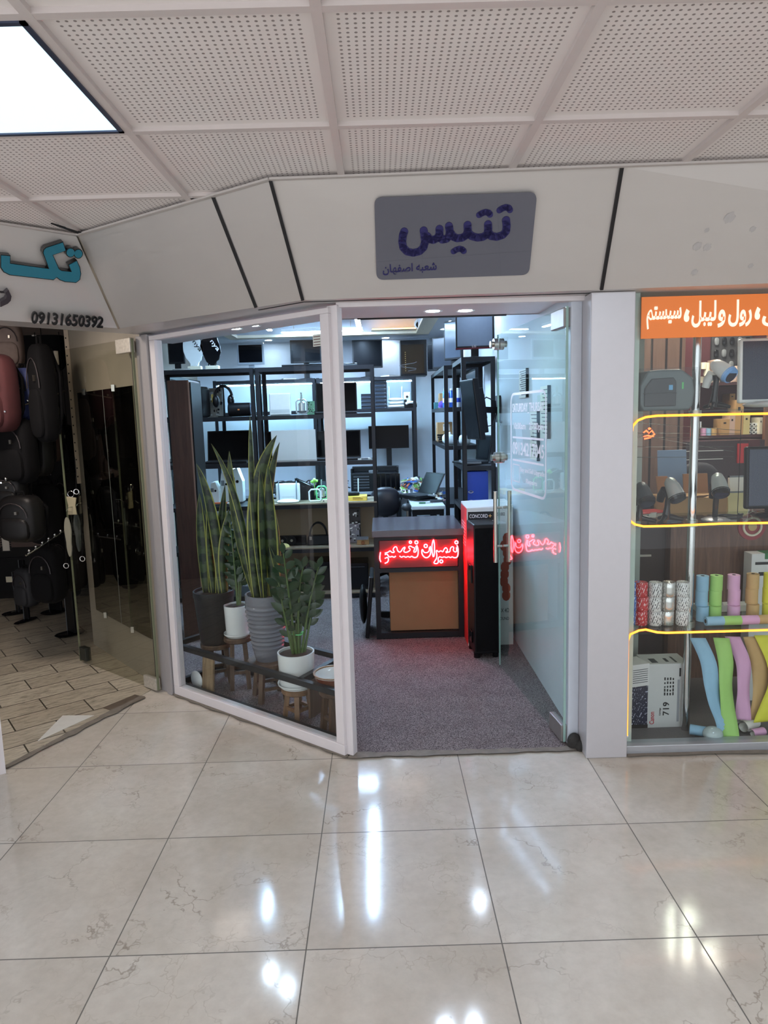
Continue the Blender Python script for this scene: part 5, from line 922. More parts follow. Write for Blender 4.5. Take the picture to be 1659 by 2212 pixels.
# tall black loudspeaker and white red carton
x0, x1, z0, z1 = rect(1022, 1133, 1076, 1425, 4.42); t = T('tower_speaker', 'tall black floor speaker in front of the red and white carton', 'speaker', ((x0+x1)/2, 4.53, .006), .06); w = (x1-x0)/2; P(t, 'cabinet', M().box(-w, w, -.11, .13, .03, z1-.006), BLACK, bev=.008); P(t, 'grille', M().box(-w+.008, w-.008, -.116, -.11, .05, z1-.03), MATTE)
P(t, 'foot', M().cyl((-w+.02, -.08, 0), (-w+.02, -.08, .035), .022).cyl((w-.02, -.08, 0), (w-.02, -.08, .035), .02).cyl((w-.02, .1, 0), (w-.02, .1, .035), .02).cyl((-w+.02, .1, 0), (-w+.02, .1, .035), .02), BLACKG); P(t, 'side_handle', M().box(-w-.012, -w, -.06, .03, .5, .62).box(-w-.01, -w, -.05, .02, .09, .17), BLACKG, bev=.003)
xa, xb = .585, .90; y0, y1 = 4.68, 5.0; zt = .975
t = T('speaker_carton', 'tall white and red cardboard carton behind the floor speaker', 'box', ((xa+xb)/2, 4.84, .006)); WB = mat('white_carton', (222, 220, 218), .5, var=.03); RB = mat('red_carton_side', (206, 44, 44), .5)
P(t, 'carton', M().box(xa, xb, y0, y1, .006, zt), WB, world=True, bev=.002); P(t, 'red_side', M().box(xa-.002, xa, y0+.002, y1-.002, .008, zt-.002), RB, world=True); P(t, 'flap', M().hexa([(xa, y0, zt), (xb, y0, zt), (xb, y1, zt), (xa, y1, zt), (xa, y0+.01, zt+.003), (xb+.004, y0+.01, zt+.012), (xb, y1, zt+.02), (xa, y1, zt+.012)]), WB, world=True)
P(t, 'black_label', M().box(xa+.008, xa+.185, y0-.0015, y0, zt-.085, zt-.025), INK, world=True)
a = Vector((xa+.018, y0-.002, zt-.068)); text(t, 'carton_name', 'CONCORD', a, a+Vector((.125, 0, 0)), .026, INKW, (0, 0, 1), .0006, .012); text(t, 'carton_plus', '+', a+Vector((.13, 0, .002)), a+Vector((.152, 0, .002)), .022, mat('gold_plus', (230, 180, 110), .5), (0, 0, 1), .0006, .012)
text(t, 'carton_code', 'S-1002   145', a+Vector((.19, 0, .012)), a+Vector((.285, 0, .012)), .022, INK, (0, 0, 1), .0006, .01); text(t, 'carton_print', 'XTREME BASS', a+Vector((.04, 0, -.08)), a+Vector((.20, 0, -.08)), .02, INK, (0, 0, 1), .0006)
text(t, 'carton_power', 'X 4Ω', Vector((xb-.085, y0-.002, .24)), Vector((xb-.03, y0-.002, .24)), .03, INK, (0, 0, 1), .0006); text(t, 'carton_sound', 'SOUND', Vector((xb-.105, y0-.002, .185)), Vector((xb-.03, y0-.002, .185)), .022, INK, (0, 0, 1), .0006)
m = M(); rnd = random.Random(5)
for k in range(14): z = .25+k*.045; m.ell((xa+.04+rnd.uniform(-.02, .03), y0-.001, z), .02, .0015, .03, 8, 5)
for k in range(9): m.ell((xb-.05+rnd.uniform(-.015, .015), y0-.001, .36+k*.05), .03, .0015, .04, 8, 5)
P(t, 'orange_picture', m, mat('rust_print', (166, 66, 44), .5), world=True); m = M()
for k in range(8): m.box(xa-.003, xa-.002, y0+.06, y1-.06, .70+k*.022, .71+k*.022)
P(t, 'side_print', m, mat('pink_print', (236, 150, 150), .5), world=True)
# ---------------------------------------------------------------- right-hand racks
x0, x1, z0, z1 = rect(997, 1018, 1066, 1086, 5.5); t = T('file_box', 'blue file box with two metal finger rings on the slim right-hand rack', 'file box', ((x0+x1)/2, 5.5, .8715)); P(t, 'box', M().box(-.085, .085, -.01, .15, 0, z1-.8715), BLUE, bev=.004)
for zz_ in (.05, .125): P(t, 'finger_ring', M().tube([(-.055+.018*math.cos(k*PI/6), -.012, zz_+.008*math.sin(k*PI/6)) for k in range(12)], .003, 5, closed=True), NICKEL, smooth=True)
z = 1.2065; t = laptop(.86, 5.80, z, .24, .22, -1.25, 'dark laptop open on the right rack facing the room', deg=98, d=.22)
t = keyboard(.735, 5.62, z, .14, .2, .1, .05, 'grey keyboard lying on the right rack shelf under the tilted monitor', GREYP)
q = at(1018, 885, 5.25)
t = T('monitor', 'monitor on a swivel wall arm seen edge-on in front of the right rack', 'monitor', (q.x, 5.25, q.z), 0, 'computer monitors in the repair shop'); R = rm(rz=-1.36) @ rm(rx=.13); P(t, 'housing', M().box(-.15, .15, -.012, .03, -.225, .225).box(-.11, .11, .03, .075, -.18, .15).xf(R), BLACK, bev=.006); P(t, 'screen', M().box(-.138, .138, -.014, -.011, -.212, .212).xf(R), SCREEN); P(t, 'mount_plate', M().box(-.06, .06, .075, .095, -.08, .1).xf(R), STEEL); P(t, 'screw', M().cyl((-.151, .05, .06), (-.155, .05, .06), .008).xf(R), NICKEL); P(t, 'screw', M().cyl((-.151, .05, -.04), (-.155, .05, -.04), .008).xf(R), NICKEL)
P(t, 'swivel_arm', M().bar((.06, .03, .0), (.23, .08, -.01), .03, .045), BLACK); P(t, 'wall_bracket', M().box(.205, .225, .02, .14, -.1, .1), STEEL); P(t, 'cable', M().tube([(.05, .03, -.07), (.10, .02, -.13), (.17, .03, -.12), (.20, .06, -.03), (.19, .06, .06), (.12, .04, .09), (.07, .03, .05)], .005, 6), BLACK, smooth=True)
z = 1.6765
t = carton('carton', 'tan carton with blue striped bag beside it on the far right rack', 'box', .66, .78, 7.45, 7.62, z, z+.16, CARD)
for k, (x, c, l) in enumerate(((.665, mat('blue_can', (70, 130, 200), .25, .3), 'pale blue spray can on the far right rack, nearest the aisle'), (.725, mat('deep_blue_can', (50, 100, 190), .25, .3), 'blue spray can with white band on the far right rack'), (.785, WHITEP, 'white spray can next to the blue ones on the far right rack'))):
    t = T('spray_can', l, 'can', (x-.005, 6.80, z), 0, 'spray cans on the far right rack'); P(t, 'can', M().lathe([(.001, 0), (.027, 0), (.028, .004), (.028, .15), (.02, .165), (.001, .165)], n=20), c, smooth=True); P(t, 'cap', M().lathe([(.018, .165), (.018, .185), (.001, .187), (.001, .165)], n=16), WHITEP); P(t, 'band', M().lathe([(.0283, .05), (.0285, .052), (.0285, .09), (.0283, .092)], n=20), INKW if k < 2 else BLUE)
t = T('purple_cloth', 'crumpled purple cloth on the far right rack', 'cloth', (.665, 7.10, z)); P(t, 'cloth', M().ell((0, 0, .035), .05, .07, .04, 12, 8, .8), mat('purple_cloth', (88, 64, 160), .9, var=.3, bump=.5), smooth=True); P(t, 'hem', M().tube([(.05*math.cos(k), .06*math.sin(k), .012+.008*math.sin(3*k)) for k in range(7)], .006, 6, closed=True), mat('purple_hem', (120, 96, 190), .8))
t = carton('carton', 'small teal box at the end of the far right rack', 'box', .62, .70, 7.64, 7.76, z, z+.07, mat('teal_box', (60, 120, 130), .5))
t = carton('binder', 'dark blue box standing high on the far right rack', 'box', .80, .84, 6.55, 6.75, z, z+.26, mat('navy_box', (30, 44, 84), .5))
z = 1.3315
t = carton('carton', 'brown carton marked with a white label on the middle shelf of the far rack', 'box', .63, .79, 7.44, 7.62, z, z+.20, CARD); lb = P(t, 'label', M().box(-.02, .05, -.0915, -.09, .11, .18), PAPERM); text(t, 'carton_name', 'DELL', Vector((.695, 7.437, z+.155)), Vector((.75, 7.437, z+.155)), .016, INK, (0, 0, 1), .0006, .01)
for k, l in enumerate(('bottom', 'second', 'third', 'top')):
    t = T('notebook_battery', 'black laptop battery, %s of the pile on the far right rack' % l, 'battery', (.68, 7.22, z+k*.021), -.1+.12*k, 'laptop batteries piled on the far right rack'); P(t, 'pack', M().box(-.06, .05, -.05, .05, 0, .018), BLACKG, bev=.003); P(t, 'contacts', M().box(-.02, .02, -.052, -.05, .005, .012), NICKEL)
for k, (x, y) in enumerate(((.67, 6.55), (.80, 6.48), (.68, 6.86))):
    t = T('plastic_bag', ('crumpled white plastic bag at the front of the far right rack', 'white plastic bag of parts against the rack back', 'grey white bag behind the other bags on the far rack')[k], 'bag', (x, y, z)); P(t, 'bag', M().ell((0, 0, .045), .055, .06, .05, 14, 9, .75), mat('white_bag', (214, 226, 228), .4, var=.2, bump=1.0), smooth=True); P(t, 'knot', M().ell((0, 0, .10), .014, .014, .02, 8, 5), WHITEP)
z = .87
# notices on the right wall
for k, (px, l) in enumerate((((1122, 795, 1140, 858), 'printed notice board with black edge on the white wall, farthest from the column'), ((1168, 832, 1187, 948), 'printed notice board with black edge on the white wall, nearest the column'), ((1146, 888, 1164, 996), 'printed notice board with black edge between the other two'))):
    def wx(a, b): d = _f + CR*((a-RW/2)/FPX) + CU*((RH/2-b)/FPX); return CAM + d*(.925/d.x)
    a, b = wx(px[0], (px[1]+px[3])/2), wx(px[2], (px[1]+px[3])/2); z1, z0 = wx(px[2], px[1]).z, wx(px[2], px[3]).z; t = T('wall_notice', l, 'notice', (.915, (a.y+b.y)/2, z0), 0, 'printed notices on the white wall'); y0, y1 = min(a.y, b.y), max(a.y, b.y)
    P(t, 'sheet', M().box(.922, .929, y0, y1, z0, z1), PAPERM, world=True); P(t, 'black_edge', M().box(.912, .929, y0-.008, y0, z0, z1), BLACK, world=True); m = M()
    for r in range(12): zz_ = z1-(z1-z0)*(.08+r*.075); m.box(.9215, .922, y0+(y1-y0)*.15, y1-(y1-y0)*(.1+.3*((r*7) % 3)/3), zz_, zz_+.005)
    P(t, 'printed_lines', m, INK, world=True)
# small price label on the window
def lab(a, b, c, d, z0, z1): return M().hexa([wl(a, c, z0), wl(b, c, z0), wl(b, d, z0), wl(a, d, z0), wl(a, c, z1), wl(b, c, z1), wl(b, d, z1), wl(a, d, z1)])
t = T('paper_label', 'small handwritten paper label stuck inside the top corner of the slanted window', 'label', tuple(wl(WLEN-.1, .006, 1.93))); P(t, 'paper', lab(WLEN-.125, WLEN-.07, .006, .008, 1.932, 1.985), PAPERM, world=True); m = M()
for r in range(4): zz_ = 1.977-r*.012; k = lab(WLEN-.12, WLEN-.08, .0045, .006, zz_-.004, zz_); b = len(m.v); m.v += k.v; m.f += [tuple(q+b for q in f_) for f_ in k.f]; m.i += k.i
P(t, 'handwriting', m, mat('brown_ink', (120, 84, 84), .6), world=True)
# ================================================================ right-hand shop window
GY = 3.10
w2_ = T('window_2', 'glass display window of the right-hand shop', 'window', (1.115, GY, 0)); w2_['kind'] = 'structure'
P(w2_, 'window_glass', M().box(1.115, 3.3, GY, GY+.006, .045, 2.11), GLASSM, world=True); P(w2_, 'sill', M().box(1.115, 3.3, GY-.03, GY+.04, 0, .045), mat('aluminium_sill', (176, 180, 186), .35, .5), world=True, bev=.003); P(w2_, 'window_frame', M().box(1.115, 1.16, GY+.02, GY+.05, .045, 2.11), mat('pale_green_frame', (186, 200, 190), .4), world=True)
ST('wall_right_shop_back', M().box(.99, 3.4, 6.2, 6.26, 0, 2.7), DARKRED); ST('wall_right_shop_slats', M().box(1.63, 1.945, 4.45, 4.50, 1.02, 2.5), SLATM)
ST('ceiling_right_shop', M().box(.99, 3.4, 3.2, 6.26, 2.55, 2.6), WALLW); ST('wall_right_shop_far', M().box(3.4, 3.46, 3.1, 6.26, 0, 2.7), WALLW)
ST('floor_right_shop', M().box(1.115, 3.4, 3.12, 6.2, .0008, .008), mat('grey_display_carpet', (112, 108, 108), .9, var=.35, scale=220))
ST('wall_divider', M().box(.99, 1.16, 3.26, 3.6, 0, 2.55), mat('grey_green_pillar', (168, 178, 170), .5, var=.05)); ST('trim_16', M().box(1.16, 1.365, 3.60, 3.66, .0, 2.5), mat('grey_green_pillar', (168, 178, 170), .5))
for x, y, l in ((1.75, 3.75, 'square LED panel in the ceiling of the right-hand shop, behind the orange banner'), (2.2, 5.0, 'square LED panel in the ceiling of the right-hand shop, farther inside')):  # out-of-view panels added to brighten this shop
    t = T('ceiling_light', l, 'ceiling light', (x, y, 2.54), 0, 'LED panels in the right-hand shop'); P(t, 'frame', M().box(-.31, .31, -.31, .31, 0, .01), WHITEP); P(t, 'diffuser', M().box(-.29, .29, -.29, .29, -.004, 0), RIGHTE)
# orange banner
x0, x1, z0, z1 = at(1384, 690, GY-.004).x, 3.0, 1.925, 2.105
bn = T('banner', 'orange banner with ivory Persian lettering across the top of the display window', 'banner', (1.8, GY-.004, z0)); a0, b0 = at(1384, 732, GY-.004), at(1384, 642, GY-.004)
P(bn, 'sheet', M().box(a0.x, 3.0, GY-.006, GY-.001, a0.z, b0.z), ORANGEB, world=True)
Yb = GY-.007
def zo(x, y): return (1370+x*289/1659, 620+y*120/689)
def btxt(s, xa, ya, xb, yb, ytop): a, b, c = at(*zo(xa, ya), Yb), at(*zo(xb, yb), Yb), at(*zo((xa+xb)/2, ytop), Yb); text(bn, 'lettering', shape(s), a, b, c.z-(a.z+b.z)/2, INKY, (0, 0, 1), .002, .028)
btxt('سیستم', 148, 530, 580, 510, 235); btxt('،', 612, 435, 682, 432, 270); btxt('لیبل', 705, 505, 1010, 495, 168); btxt('و', 1030, 505, 1125, 500, 280); btxt('رول', 1160, 495, 1450, 490, 155); btxt('،', 1490, 408, 1558, 405, 245); btxt('سی', 1580, 490, 2000, 480, 290)
# orange LED tubes edging the glass
def led(pts, label):
    t = T('led_tube', label, 'light', tuple(at(*pts[0], GY-.008)), 0, 'orange LED tubes on the display window'); P(t, 'tube', M().tube([at(*p, GY-.008) for p in pts], .0055, 8), ORANGEN, world=True, smooth=True); P(t, 'end_clip', M().ell(tuple(at(*pts[-1], GY-.008)), .008, .006, .008, 8, 5), WHITEP, world=True)
led([(1690, 893), (1560, 895), (1420, 898), (1395, 901), (1378, 908), (1367, 920), (1364, 935), (1361, 1050), (1358, 1118), (1362, 1126), (1372, 1133), (1390, 1137), (1450, 1136), (1560, 1131), (1690, 1129)], 'orange LED tube looping around the scanner compartment of the display')
led([(1690, 1360), (1560, 1364), (1440, 1367), (1420, 1366), (1395, 1360), (1380, 1362), (1362, 1370), (1356, 1384), (1355, 1450), (1354, 1590)], 'orange LED tube edging the lowest compartment of the display')
# display stand: chrome pole and glass shelves
SZ = [.575, 1.075, 1.597]; TOL = .0015
st = T('display_stand', 'chrome pole stand with three glass shelves in the right-hand window', 'stand', (at(1498, 1000, 3.30).x, 3.30, .008))
px = st.location.x
SZ0 = SZ
P(st, 'pole', M().cyl((0, 0, 0), (.0, 0, 2.4), .019, n=20), CHROME, smooth=True)
for k, z in enumerate(SZ):
    P(st, 'shelf', M().box(1.165, 3.3, GY+.03, GY+.42, z-.009, z).xf(Matrix.Translation((-px, -3.30, -.008))), SHELFGLASS); P(st, 'collar', M().cyl((0, 0, z-.04), (0, 0, z-.009), .028, n=18), NICKEL, smooth=True)
SZ = [q+TOL for q in SZ]
# label printer
Y = 3.28; z = SZ[2]; x0, x1, z0, z1 = rect(1366, 806, 1494, 892, Y-.09); t = T('label_printer', 'grey label printer wrapped in plastic on the top glass shelf', 'printer', (at(1430, 850, Y).x-.012, Y, z)); w = .125; h = .185
P(t, 'body', M().prism([(-w, .03), (-w, h*.62), (-w*.7, h*.98), (-w*.2, h), (w*.5, h), (w*.92, h*.8), (w, h*.45), (w*.95, .02), (w*.8, 0), (-w*.85, 0)], -.09, .11), mat('printer_grey', (104, 116, 118), .35), bev=.010, seg=3); P(t, 'front_cover', M().prism([(-w*.85, .02), (-w*.85, h*.55), (-w*.6, h*.78), (w*.2, h*.80), (w*.3, h*.7), (w*.3, .02)], -.099, -.09), DGREY, bev=.004); P(t, 'slot', M().box(-w*.9, w*.3, -.102, -.097, h*.42, h*.435), BLACKG); P(t, 'blue_sticker', M().box(w*.02, w*.16, -.1005, -.099, h*.50, h*.62), mat('sky_sticker', (110, 180, 226), .4)); P(t, 'green_sticker', M().box(w*.52, w*.58, -.092, -.09, h*.52, h*.68), GREENP); P(t, 'plastic_wrap', M().box(-w-.004, w+.004, -.108, .118, 0.001, h+.006), CLEARBAG)
# scanners
def scanner(x, y, z, h, label, head, body, rz, disc=True, tilt=.55, sleeve=None):
    t = T('barcode_scanner', label, 'scanner', (x, y, z), rz, 'barcode scanners on stands'); R = rm(rx=tilt, loc=(0, -.01, h*.80))
    P(t, 'head', M().tube([(0, .045, .035), (0, .03, .034), (0, 0, .026), (0, -.035, .012), (0, -.055, .004)], [.012, .026, .033, .037, .040], 18).xf(R), head, smooth=True); P(t, 'lens_rim', M().tube([(0, -.050, .006), (0, -.068, -.001)], [.041, .036], 18).xf(R), body, smooth=True); P(t, 'scan_window', M().tube([(0, -.066, 0), (0, -.0695, -.001)], [.031, .030], 18).xf(R), mat('blue_black_lens', (30, 36, 56), .1), smooth=True)
    P(t, 'grip', M().tube([(0, .02, h*.80), (0, .045, h*.66), (0, .055, h*.5)], [.024, .020, .017], 12), sleeve or body, smooth=True); P(t, 'stand_neck', M().tube([(0, .012, .012), (0, .006, h*.35), (0, .0, h*.62), (0, 0, h*.76)], [.022 if not disc else .012, .013, .013, .020], 12), BLACKG, smooth=True)
    if disc: P(t, 'base', M().lathe([(.001, 0), (.062, 0), (.064, .006), (.05, .012), (.012, .016), (.001, .016)], n=32), mat('silver_base', (150, 152, 156), .3, .3), smooth=True)
    else: P(t, 'base', M().tube([(-.065, -.03, .009), (-.03, -.005, .019), (0, .012, .025), (.03, -.005, .019), (.065, -.03, .009)], [.008, .013, .016, .013, .008], 10).tube([(0, .012, .022), (0, .06, .010)], [.014, .008], 10), BLACKG, smooth=True)
    return t
SILV = mat('scanner_silver', (176, 180, 178), .25, .3)
q = at(1545, 880, 3.26); scanner(q.x, 3.26, SZ[2], .205, 'white and blue barcode scanner on the top glass shelf', WHITEP, mat('pale_blue_plastic', (120, 170, 226), .35), .5, False, .25, WHITEP)
z = SZ[1]; scanner(at(1383, 1100, 3.24).x, 3.24, z, .165, 'black scanner half hidden behind the column on the middle shelf', DGREY, BLACKG, .1, False, .5); scanner(at(1443, 1100, 3.25).x, 3.25, z, .185, 'silver topped scanner left of the chrome pole on the middle shelf', SILV, BLACKG, .35, False, .6); scanner(at(1546, 1110, 3.24).x, 3.24, z, .205, 'silver topped scanner with round base right of the chrome pole', SILV, BLACKG, -.15, True, .5)
q = at(1580, 1108, 3.30); t = T('coiled_cable', 'coiled black cable behind the round-based scanner', 'cable', (q.x, 3.31, z)); P(t, 'coil', M().tube([((.055+.004*math.sin(5*k))*math.cos(k*PI/8), (.04)*math.sin(k*PI/8), .006+.0018*(k % 16)/2) for k in range(48)], .004, 6), BLACK, smooth=True); P(t, 'tie', M().box(.04, .05, -.02, .01, 0.0, .02), BLACKG)
# terminals
def terminal(px, Y, z, label, frame, scr, lip):
    x0, x1, z0, z1 = rect(*px, Y); w = x1-x0; h = z1-z0; t = T('touch_terminal', label, 'terminal', ((x0+x1)/2, Y, z), 0, 'touch screen terminals in the display'); b = z0-z
    P(t, 'housing', M().box(-w/2, w/2, 0, .03, b, b+h).xf(rm(rx=-.05)), frame, bev=.010, seg=3); P(t, 'screen', M().box(-w/2+.014, w/2-.014, -.003, .001, b+.016, b+h-.014).xf(rm(rx=-.05)), scr); P(t, 'stand', M().box(-.05, .05, .02, .06, .01, b+h*.4), frame, bev=.004); P(t, 'foot', M().ell((0, .0, .0165), w*.40, .10, .016, 24, 6, .7), lip, smooth=True); return t
DS = mat('dim_screen', (52, 58, 76), .15)
terminal((1600, 728, 1745, 869), 3.27, SZ[2], 'white framed touch terminal on the top glass shelf', WHITEP, DS, WHITEC); terminal((1614, 963, 1770, 1098), 3.26, SZ[1], 'black framed touch terminal on the middle glass shelf', BLACK, DS, BLACKG)
# paper rolls
WR = print_material('printed_white_wrapper', (226, 226, 224), (60, 60, 66), 22, .5); WRR = print_material('printed_red_wrapper', (190, 34, 42), (240, 214, 214), 18, .54); WRB = print_material('printed_blue_wrapper', (52, 100, 180), (200, 216, 240), 18, .52); FOIL = mat('silver_foil', (214, 212, 208), .22, .9, var=.2, scale=12)
COLS = [('blue printed', 1367, 3.27, WRB, .0), ('red printed', 1385, 3.25, WRR, 0), ('white printed', 1415, 3.24, WR, 0), ('silver foil', 1443, 3.24, FOIL, 0), ('white printed', 1475, 3.23, WR, 0), ('light blue', 1516, 3.30, mat('light_blue_paper', (142, 184, 210), .6), 1), ('light green', 1545, 3.30, mat('light_green_paper', (160, 206, 112), .6), 1), ('pink', 1584, 3.30, mat('pink_paper', (216, 164, 200), .6), 1), ('tan', 1624, 3.31, mat('tan_paper', (196, 160, 106), .6), 1), ('yellow', 1660, 3.31, mat('yellow_paper', (216, 212, 60), .6), 1)]
NEXTTO = ['beside the grey column', 'second from the grey column', 'between red and foil rolls', 'left of the chrome pole', 'touching the chrome pole on its left', 'right of the chrome pole', 'behind the multicoloured roll', 'behind the multicoloured roll', 'behind the multicoloured roll', 'at the edge of the view']
rg = .030
for ci, (cn, px, Y, m, plain) in enumerate(COLS):
    for lv in range(3):
        hh = .073 if plain else .070; off = (-.006 if lv == 0 and plain else 0)
        x = at(px, 1300, Y).x; t = T('paper_roll', '%s paper roll, %s of its stack, %s' % (cn, ('bottom', 'middle', 'top')[lv], NEXTTO[ci]), 'paper roll', (x+off+.002*((lv*7+ci) % 3-1), Y+off*3, SZ[0]+lv*(hh+.0005)), .7*lv+ci, 'paper rolls stacked in the display window')
        r = .0285 if plain else .031
        if plain:
            P(t, 'paper', M().lathe([(.008, 0), (r, 0), (r, hh), (.008, hh), (.008, hh-.01)], n=28), m, smooth=True); P(t, 'core', M().lathe([(.008, hh-.012), (.0095, hh+.0004), (.0078, hh+.0004), (.006, hh-.012)], n=18), BLACK, smooth=True)
        else:
            P(t, 'paper', M().lathe([(.001, 0), (r*.9, 0), (r, .004), (r*.985, hh*.3), (r, hh*.6), (r, hh-.004), (r*.9, hh), (.01, hh-.002), (.001, hh-.004)], n=28), m, smooth=True); P(t, 'twisted_end', M().ell((0, 0, hh-.004), .012, .012, .005, 10, 5), m, smooth=True)
CM = {c[0]: c[3] for c in COLS}
a = at(1524, 1343, 3.20); t = T('striped_roll', 'long paper roll striped blue, green, pink and tan lying on the lowest glass shelf', 'paper roll', (a.x, 3.20, SZ[0]+.022))
for k, n in enumerate(('light blue', 'light green', 'pink', 'tan', 'yellow')):
    x = k*.083; P(t, 'colour_band', M().cyl((x, 0, 0), (x+.083, 0, 0), .022, n=28), CM[n], label=n+' paper band', smooth=True)
P(t, 'core', M().cyl((-.001, 0, 0), (.01, 0, 0), .010, n=18), BLACK)
t = T('white_tray', 'low white tray behind the coloured paper rolls', 'tray', (at(1570, 1325, 3.40).x, 3.42, SZ[0])); P(t, 'tray', M().box(-.14, .16, -.01, .06, 0, .035), WHITEP, bev=.004); P(t, 'divider', M().box(-.02, -.015, -.01, .06, .035, .05).box(.06, .065, -.01, .06, .035, .05), WHITEP)
# hanging streamers
SP = [('light blue', [(1507, 1378, 3.22), (1530, 1430, 3.20), (1537, 1480, 3.18), (1545, 1520, 3.17), (1562, 1560, 3.16), (1571, 1595, 3.15)], .073), ('light green', [(1558, 1378, 3.22), (1568, 1430, 3.20), (1568, 1480, 3.18), (1572, 1530, 3.17), (1578, 1575, 3.15), (1580, 1601, 3.14)], .072), ('pink', [(1582, 1375, 3.24), (1605, 1430, 3.23), (1606, 1480, 3.22), (1605, 1520, 3.21), (1606, 1555, 3.2)], .07), ('tan', [(1622, 1375, 3.25), (1640, 1430, 3.24), (1643, 1480, 3.24), (1636, 1530, 3.23), (1630, 1555, 3.23)], .078), ('yellow', [(1648, 1372, 3.24), (1672, 1430, 3.22), (1678, 1480, 3.21), (1665, 1520, 3.2), (1645, 1560, 3.2)], .085)]
for n, pts, wd in SP:
    v = [at(*p) for p in pts]; v = [Vector(p) for p in v]; rows = []; k = 20
    for i in range(k+1):
        f = i/k*(len(v)-1); j = min(int(f), len(v)-2); u = f-j; p0, p1, p2, p3 = v[max(j-1, 0)], v[j], v[j+1], v[min(j+2, len(v)-1)]; p = .5*((2*p1)+(p2-p0)*u+(2*p0-5*p1+4*p2-p3)*u*u+(3*p1-p0-3*p2+p3)*u**3); p.z = max(p.z, .012); tw = .25*math.sin(i*.35+len(n)); rows.append([p+Vector((s*wd/2*math.cos(tw), s*wd/2*math.sin(tw), 0)) for s in (-1, -.33, .33, 1)])
    o = S('paper_streamer', n+' paper streamer hanging below the lowest glass shelf', 'paper streamer', M().grid(rows), CM[n], 'coloured paper streamers in the display window', smooth=True); sd = o.modifiers.new('thickness', 'SOLIDIFY'); sd.thickness = .0008
def curl(px, py, Y, r, w, rz, label, m, group='curled paper ends on the display floor'):
    q = at(px, py, Y); t = T('paper_curl', label, 'paper curl', (q.x, Y, .009+r), rz, group); rows = [[(s, (r-.0006*k)*math.cos(k*PI/10), (r-.0006*k)*math.sin(k*PI/10)) for s in (-w, w)] for k in range(24)]; P(t, 'paper', M().grid(rows), m, smooth=True); P(t, 'reverse_side', M().grid([[(s, (r-.0008-.0006*k)*math.cos(k*PI/10), (r-.0008-.0006*k)*math.sin(k*PI/10)) for s in (-w, w)] for k in range(24)]), PAPERM, smooth=True); return t
curl(1512, 1580, 3.21, .030, .045, -.5, 'light blue paper curl at the foot of the blue streamer', CM['light blue']); curl(1637, 1590, 3.19, .024, .035, .25, 'pink paper curl at the edge of the display floor', CM['pink']); curl(1618, 1572, 3.26, .034, .05, .5, 'white paper curl beneath the tan streamer', PAPERM)
q = at(1541, 1582, 3.16); t = T('glass_paperweight', 'clear round glass paperweight on the display floor', 'paperweight', (q.x, 3.165, .0085)); P(t, 'dome', M().ell((0, 0, .038), .048, .04, .038, 24, 12), mat('milky_glass', (170, 184, 184), .08, spec=.8, var=.2), smooth=True); P(t, 'foot', M().lathe([(.001, 0), (.018, 0), (.018, .003), (.001, .003)], n=16), SHELFGLASS)
# cartridge boxes
x0, x1 = at(1395, 1570, 3.33).x, at(1486, 1560, 3.33).x; t = T('cartridge_box', 'white cartridge box with red stripe standing on the display floor', 'box', ((x0+x1)/2, 3.38, .008)); w = (x1-x0)/2; h = .335
P(t, 'carton', M().box(-w, w, -.05, .10, 0, h), mat('grey_white_carton', (204, 204, 202), .5, var=.03), bev=.002); P(t, 'red_stripe', M().box(w*.68, w*.80, -.0512, -.05, .002, h-.002), INKR); P(t, 'grey_strip', M().box(w*.45, w*.55, -.0512, -.05, .03, h*.75), mat('light_grey_print', (150, 152, 158), .5))
X = Vector((0, 0, 1)); L = t.location
def vtext(s, x, z0, z1, hgt, m): text(t, 'box_lettering', s, Vector((L.x+x, L.y-.0515, L.z+z0)), Vector((L.x+x, L.y-.0515, L.z+z1)), hgt, m, (-1, 0, 0), .0008, .012)
vtext('Canon', -w*.62, .02, .085, .024, INKR); vtext('719', w*.08, .065, .135, .032, INK); vtext('Cartridge', -w*.30, .065, .105, .010, INK)
m = M(); rnd = random.Random(2)
for r in range(4):
    for k in range(5): m.box(-w*.18+r*.014, -w*.18+r*.014+.007, -.0512, -.05, .17+k*.02, .17+k*.02+rnd.uniform(.008, .016))
m.box(w*.52, w*.60, -.0512, -.05, h*.80, h*.93); P(t, 'small_print', m, INK); m = M().box(-w*.7, -w*.4, -.03, .03, h, h+.0006).box(w*.0, w*.15, -.02, .03, h, h+.0006).box(w*.4, w*.5, -.03, .05, h, h+.0006); P(t, 'top_print', m, DGREY)
t = T('ribbon_box', 'dark blue printed box standing behind the column edge', 'box', (at(1372, 1500, 3.36).x, 3.36, .008)); P(t, 'carton', M().box(-.055, .055, -.03, .08, 0, .225), print_material('navy_printed', (34, 36, 60), (190, 196, 214), 30, .58), bev=.002); P(t, 'base_band', M().box(-.0555, .0555, -.0306, -.03, 0, .02), INK)
t = T('toner_box', 'small white printed box tilted on top of the dark blue box', 'box', (at(1372, 1450, 3.35).x, 3.35, .236), .25); P(t, 'carton', M().box(-.06, .055, -.04, .07, 0, .115).xf(rm(ry=.0)), WB, bev=.002); m = M()
for k in range(7): m.box(-.04+.0, .045, -.0408, -.04, .02+k*.011, .023+k*.011)
P(t, 'small_print', m, DGREY)
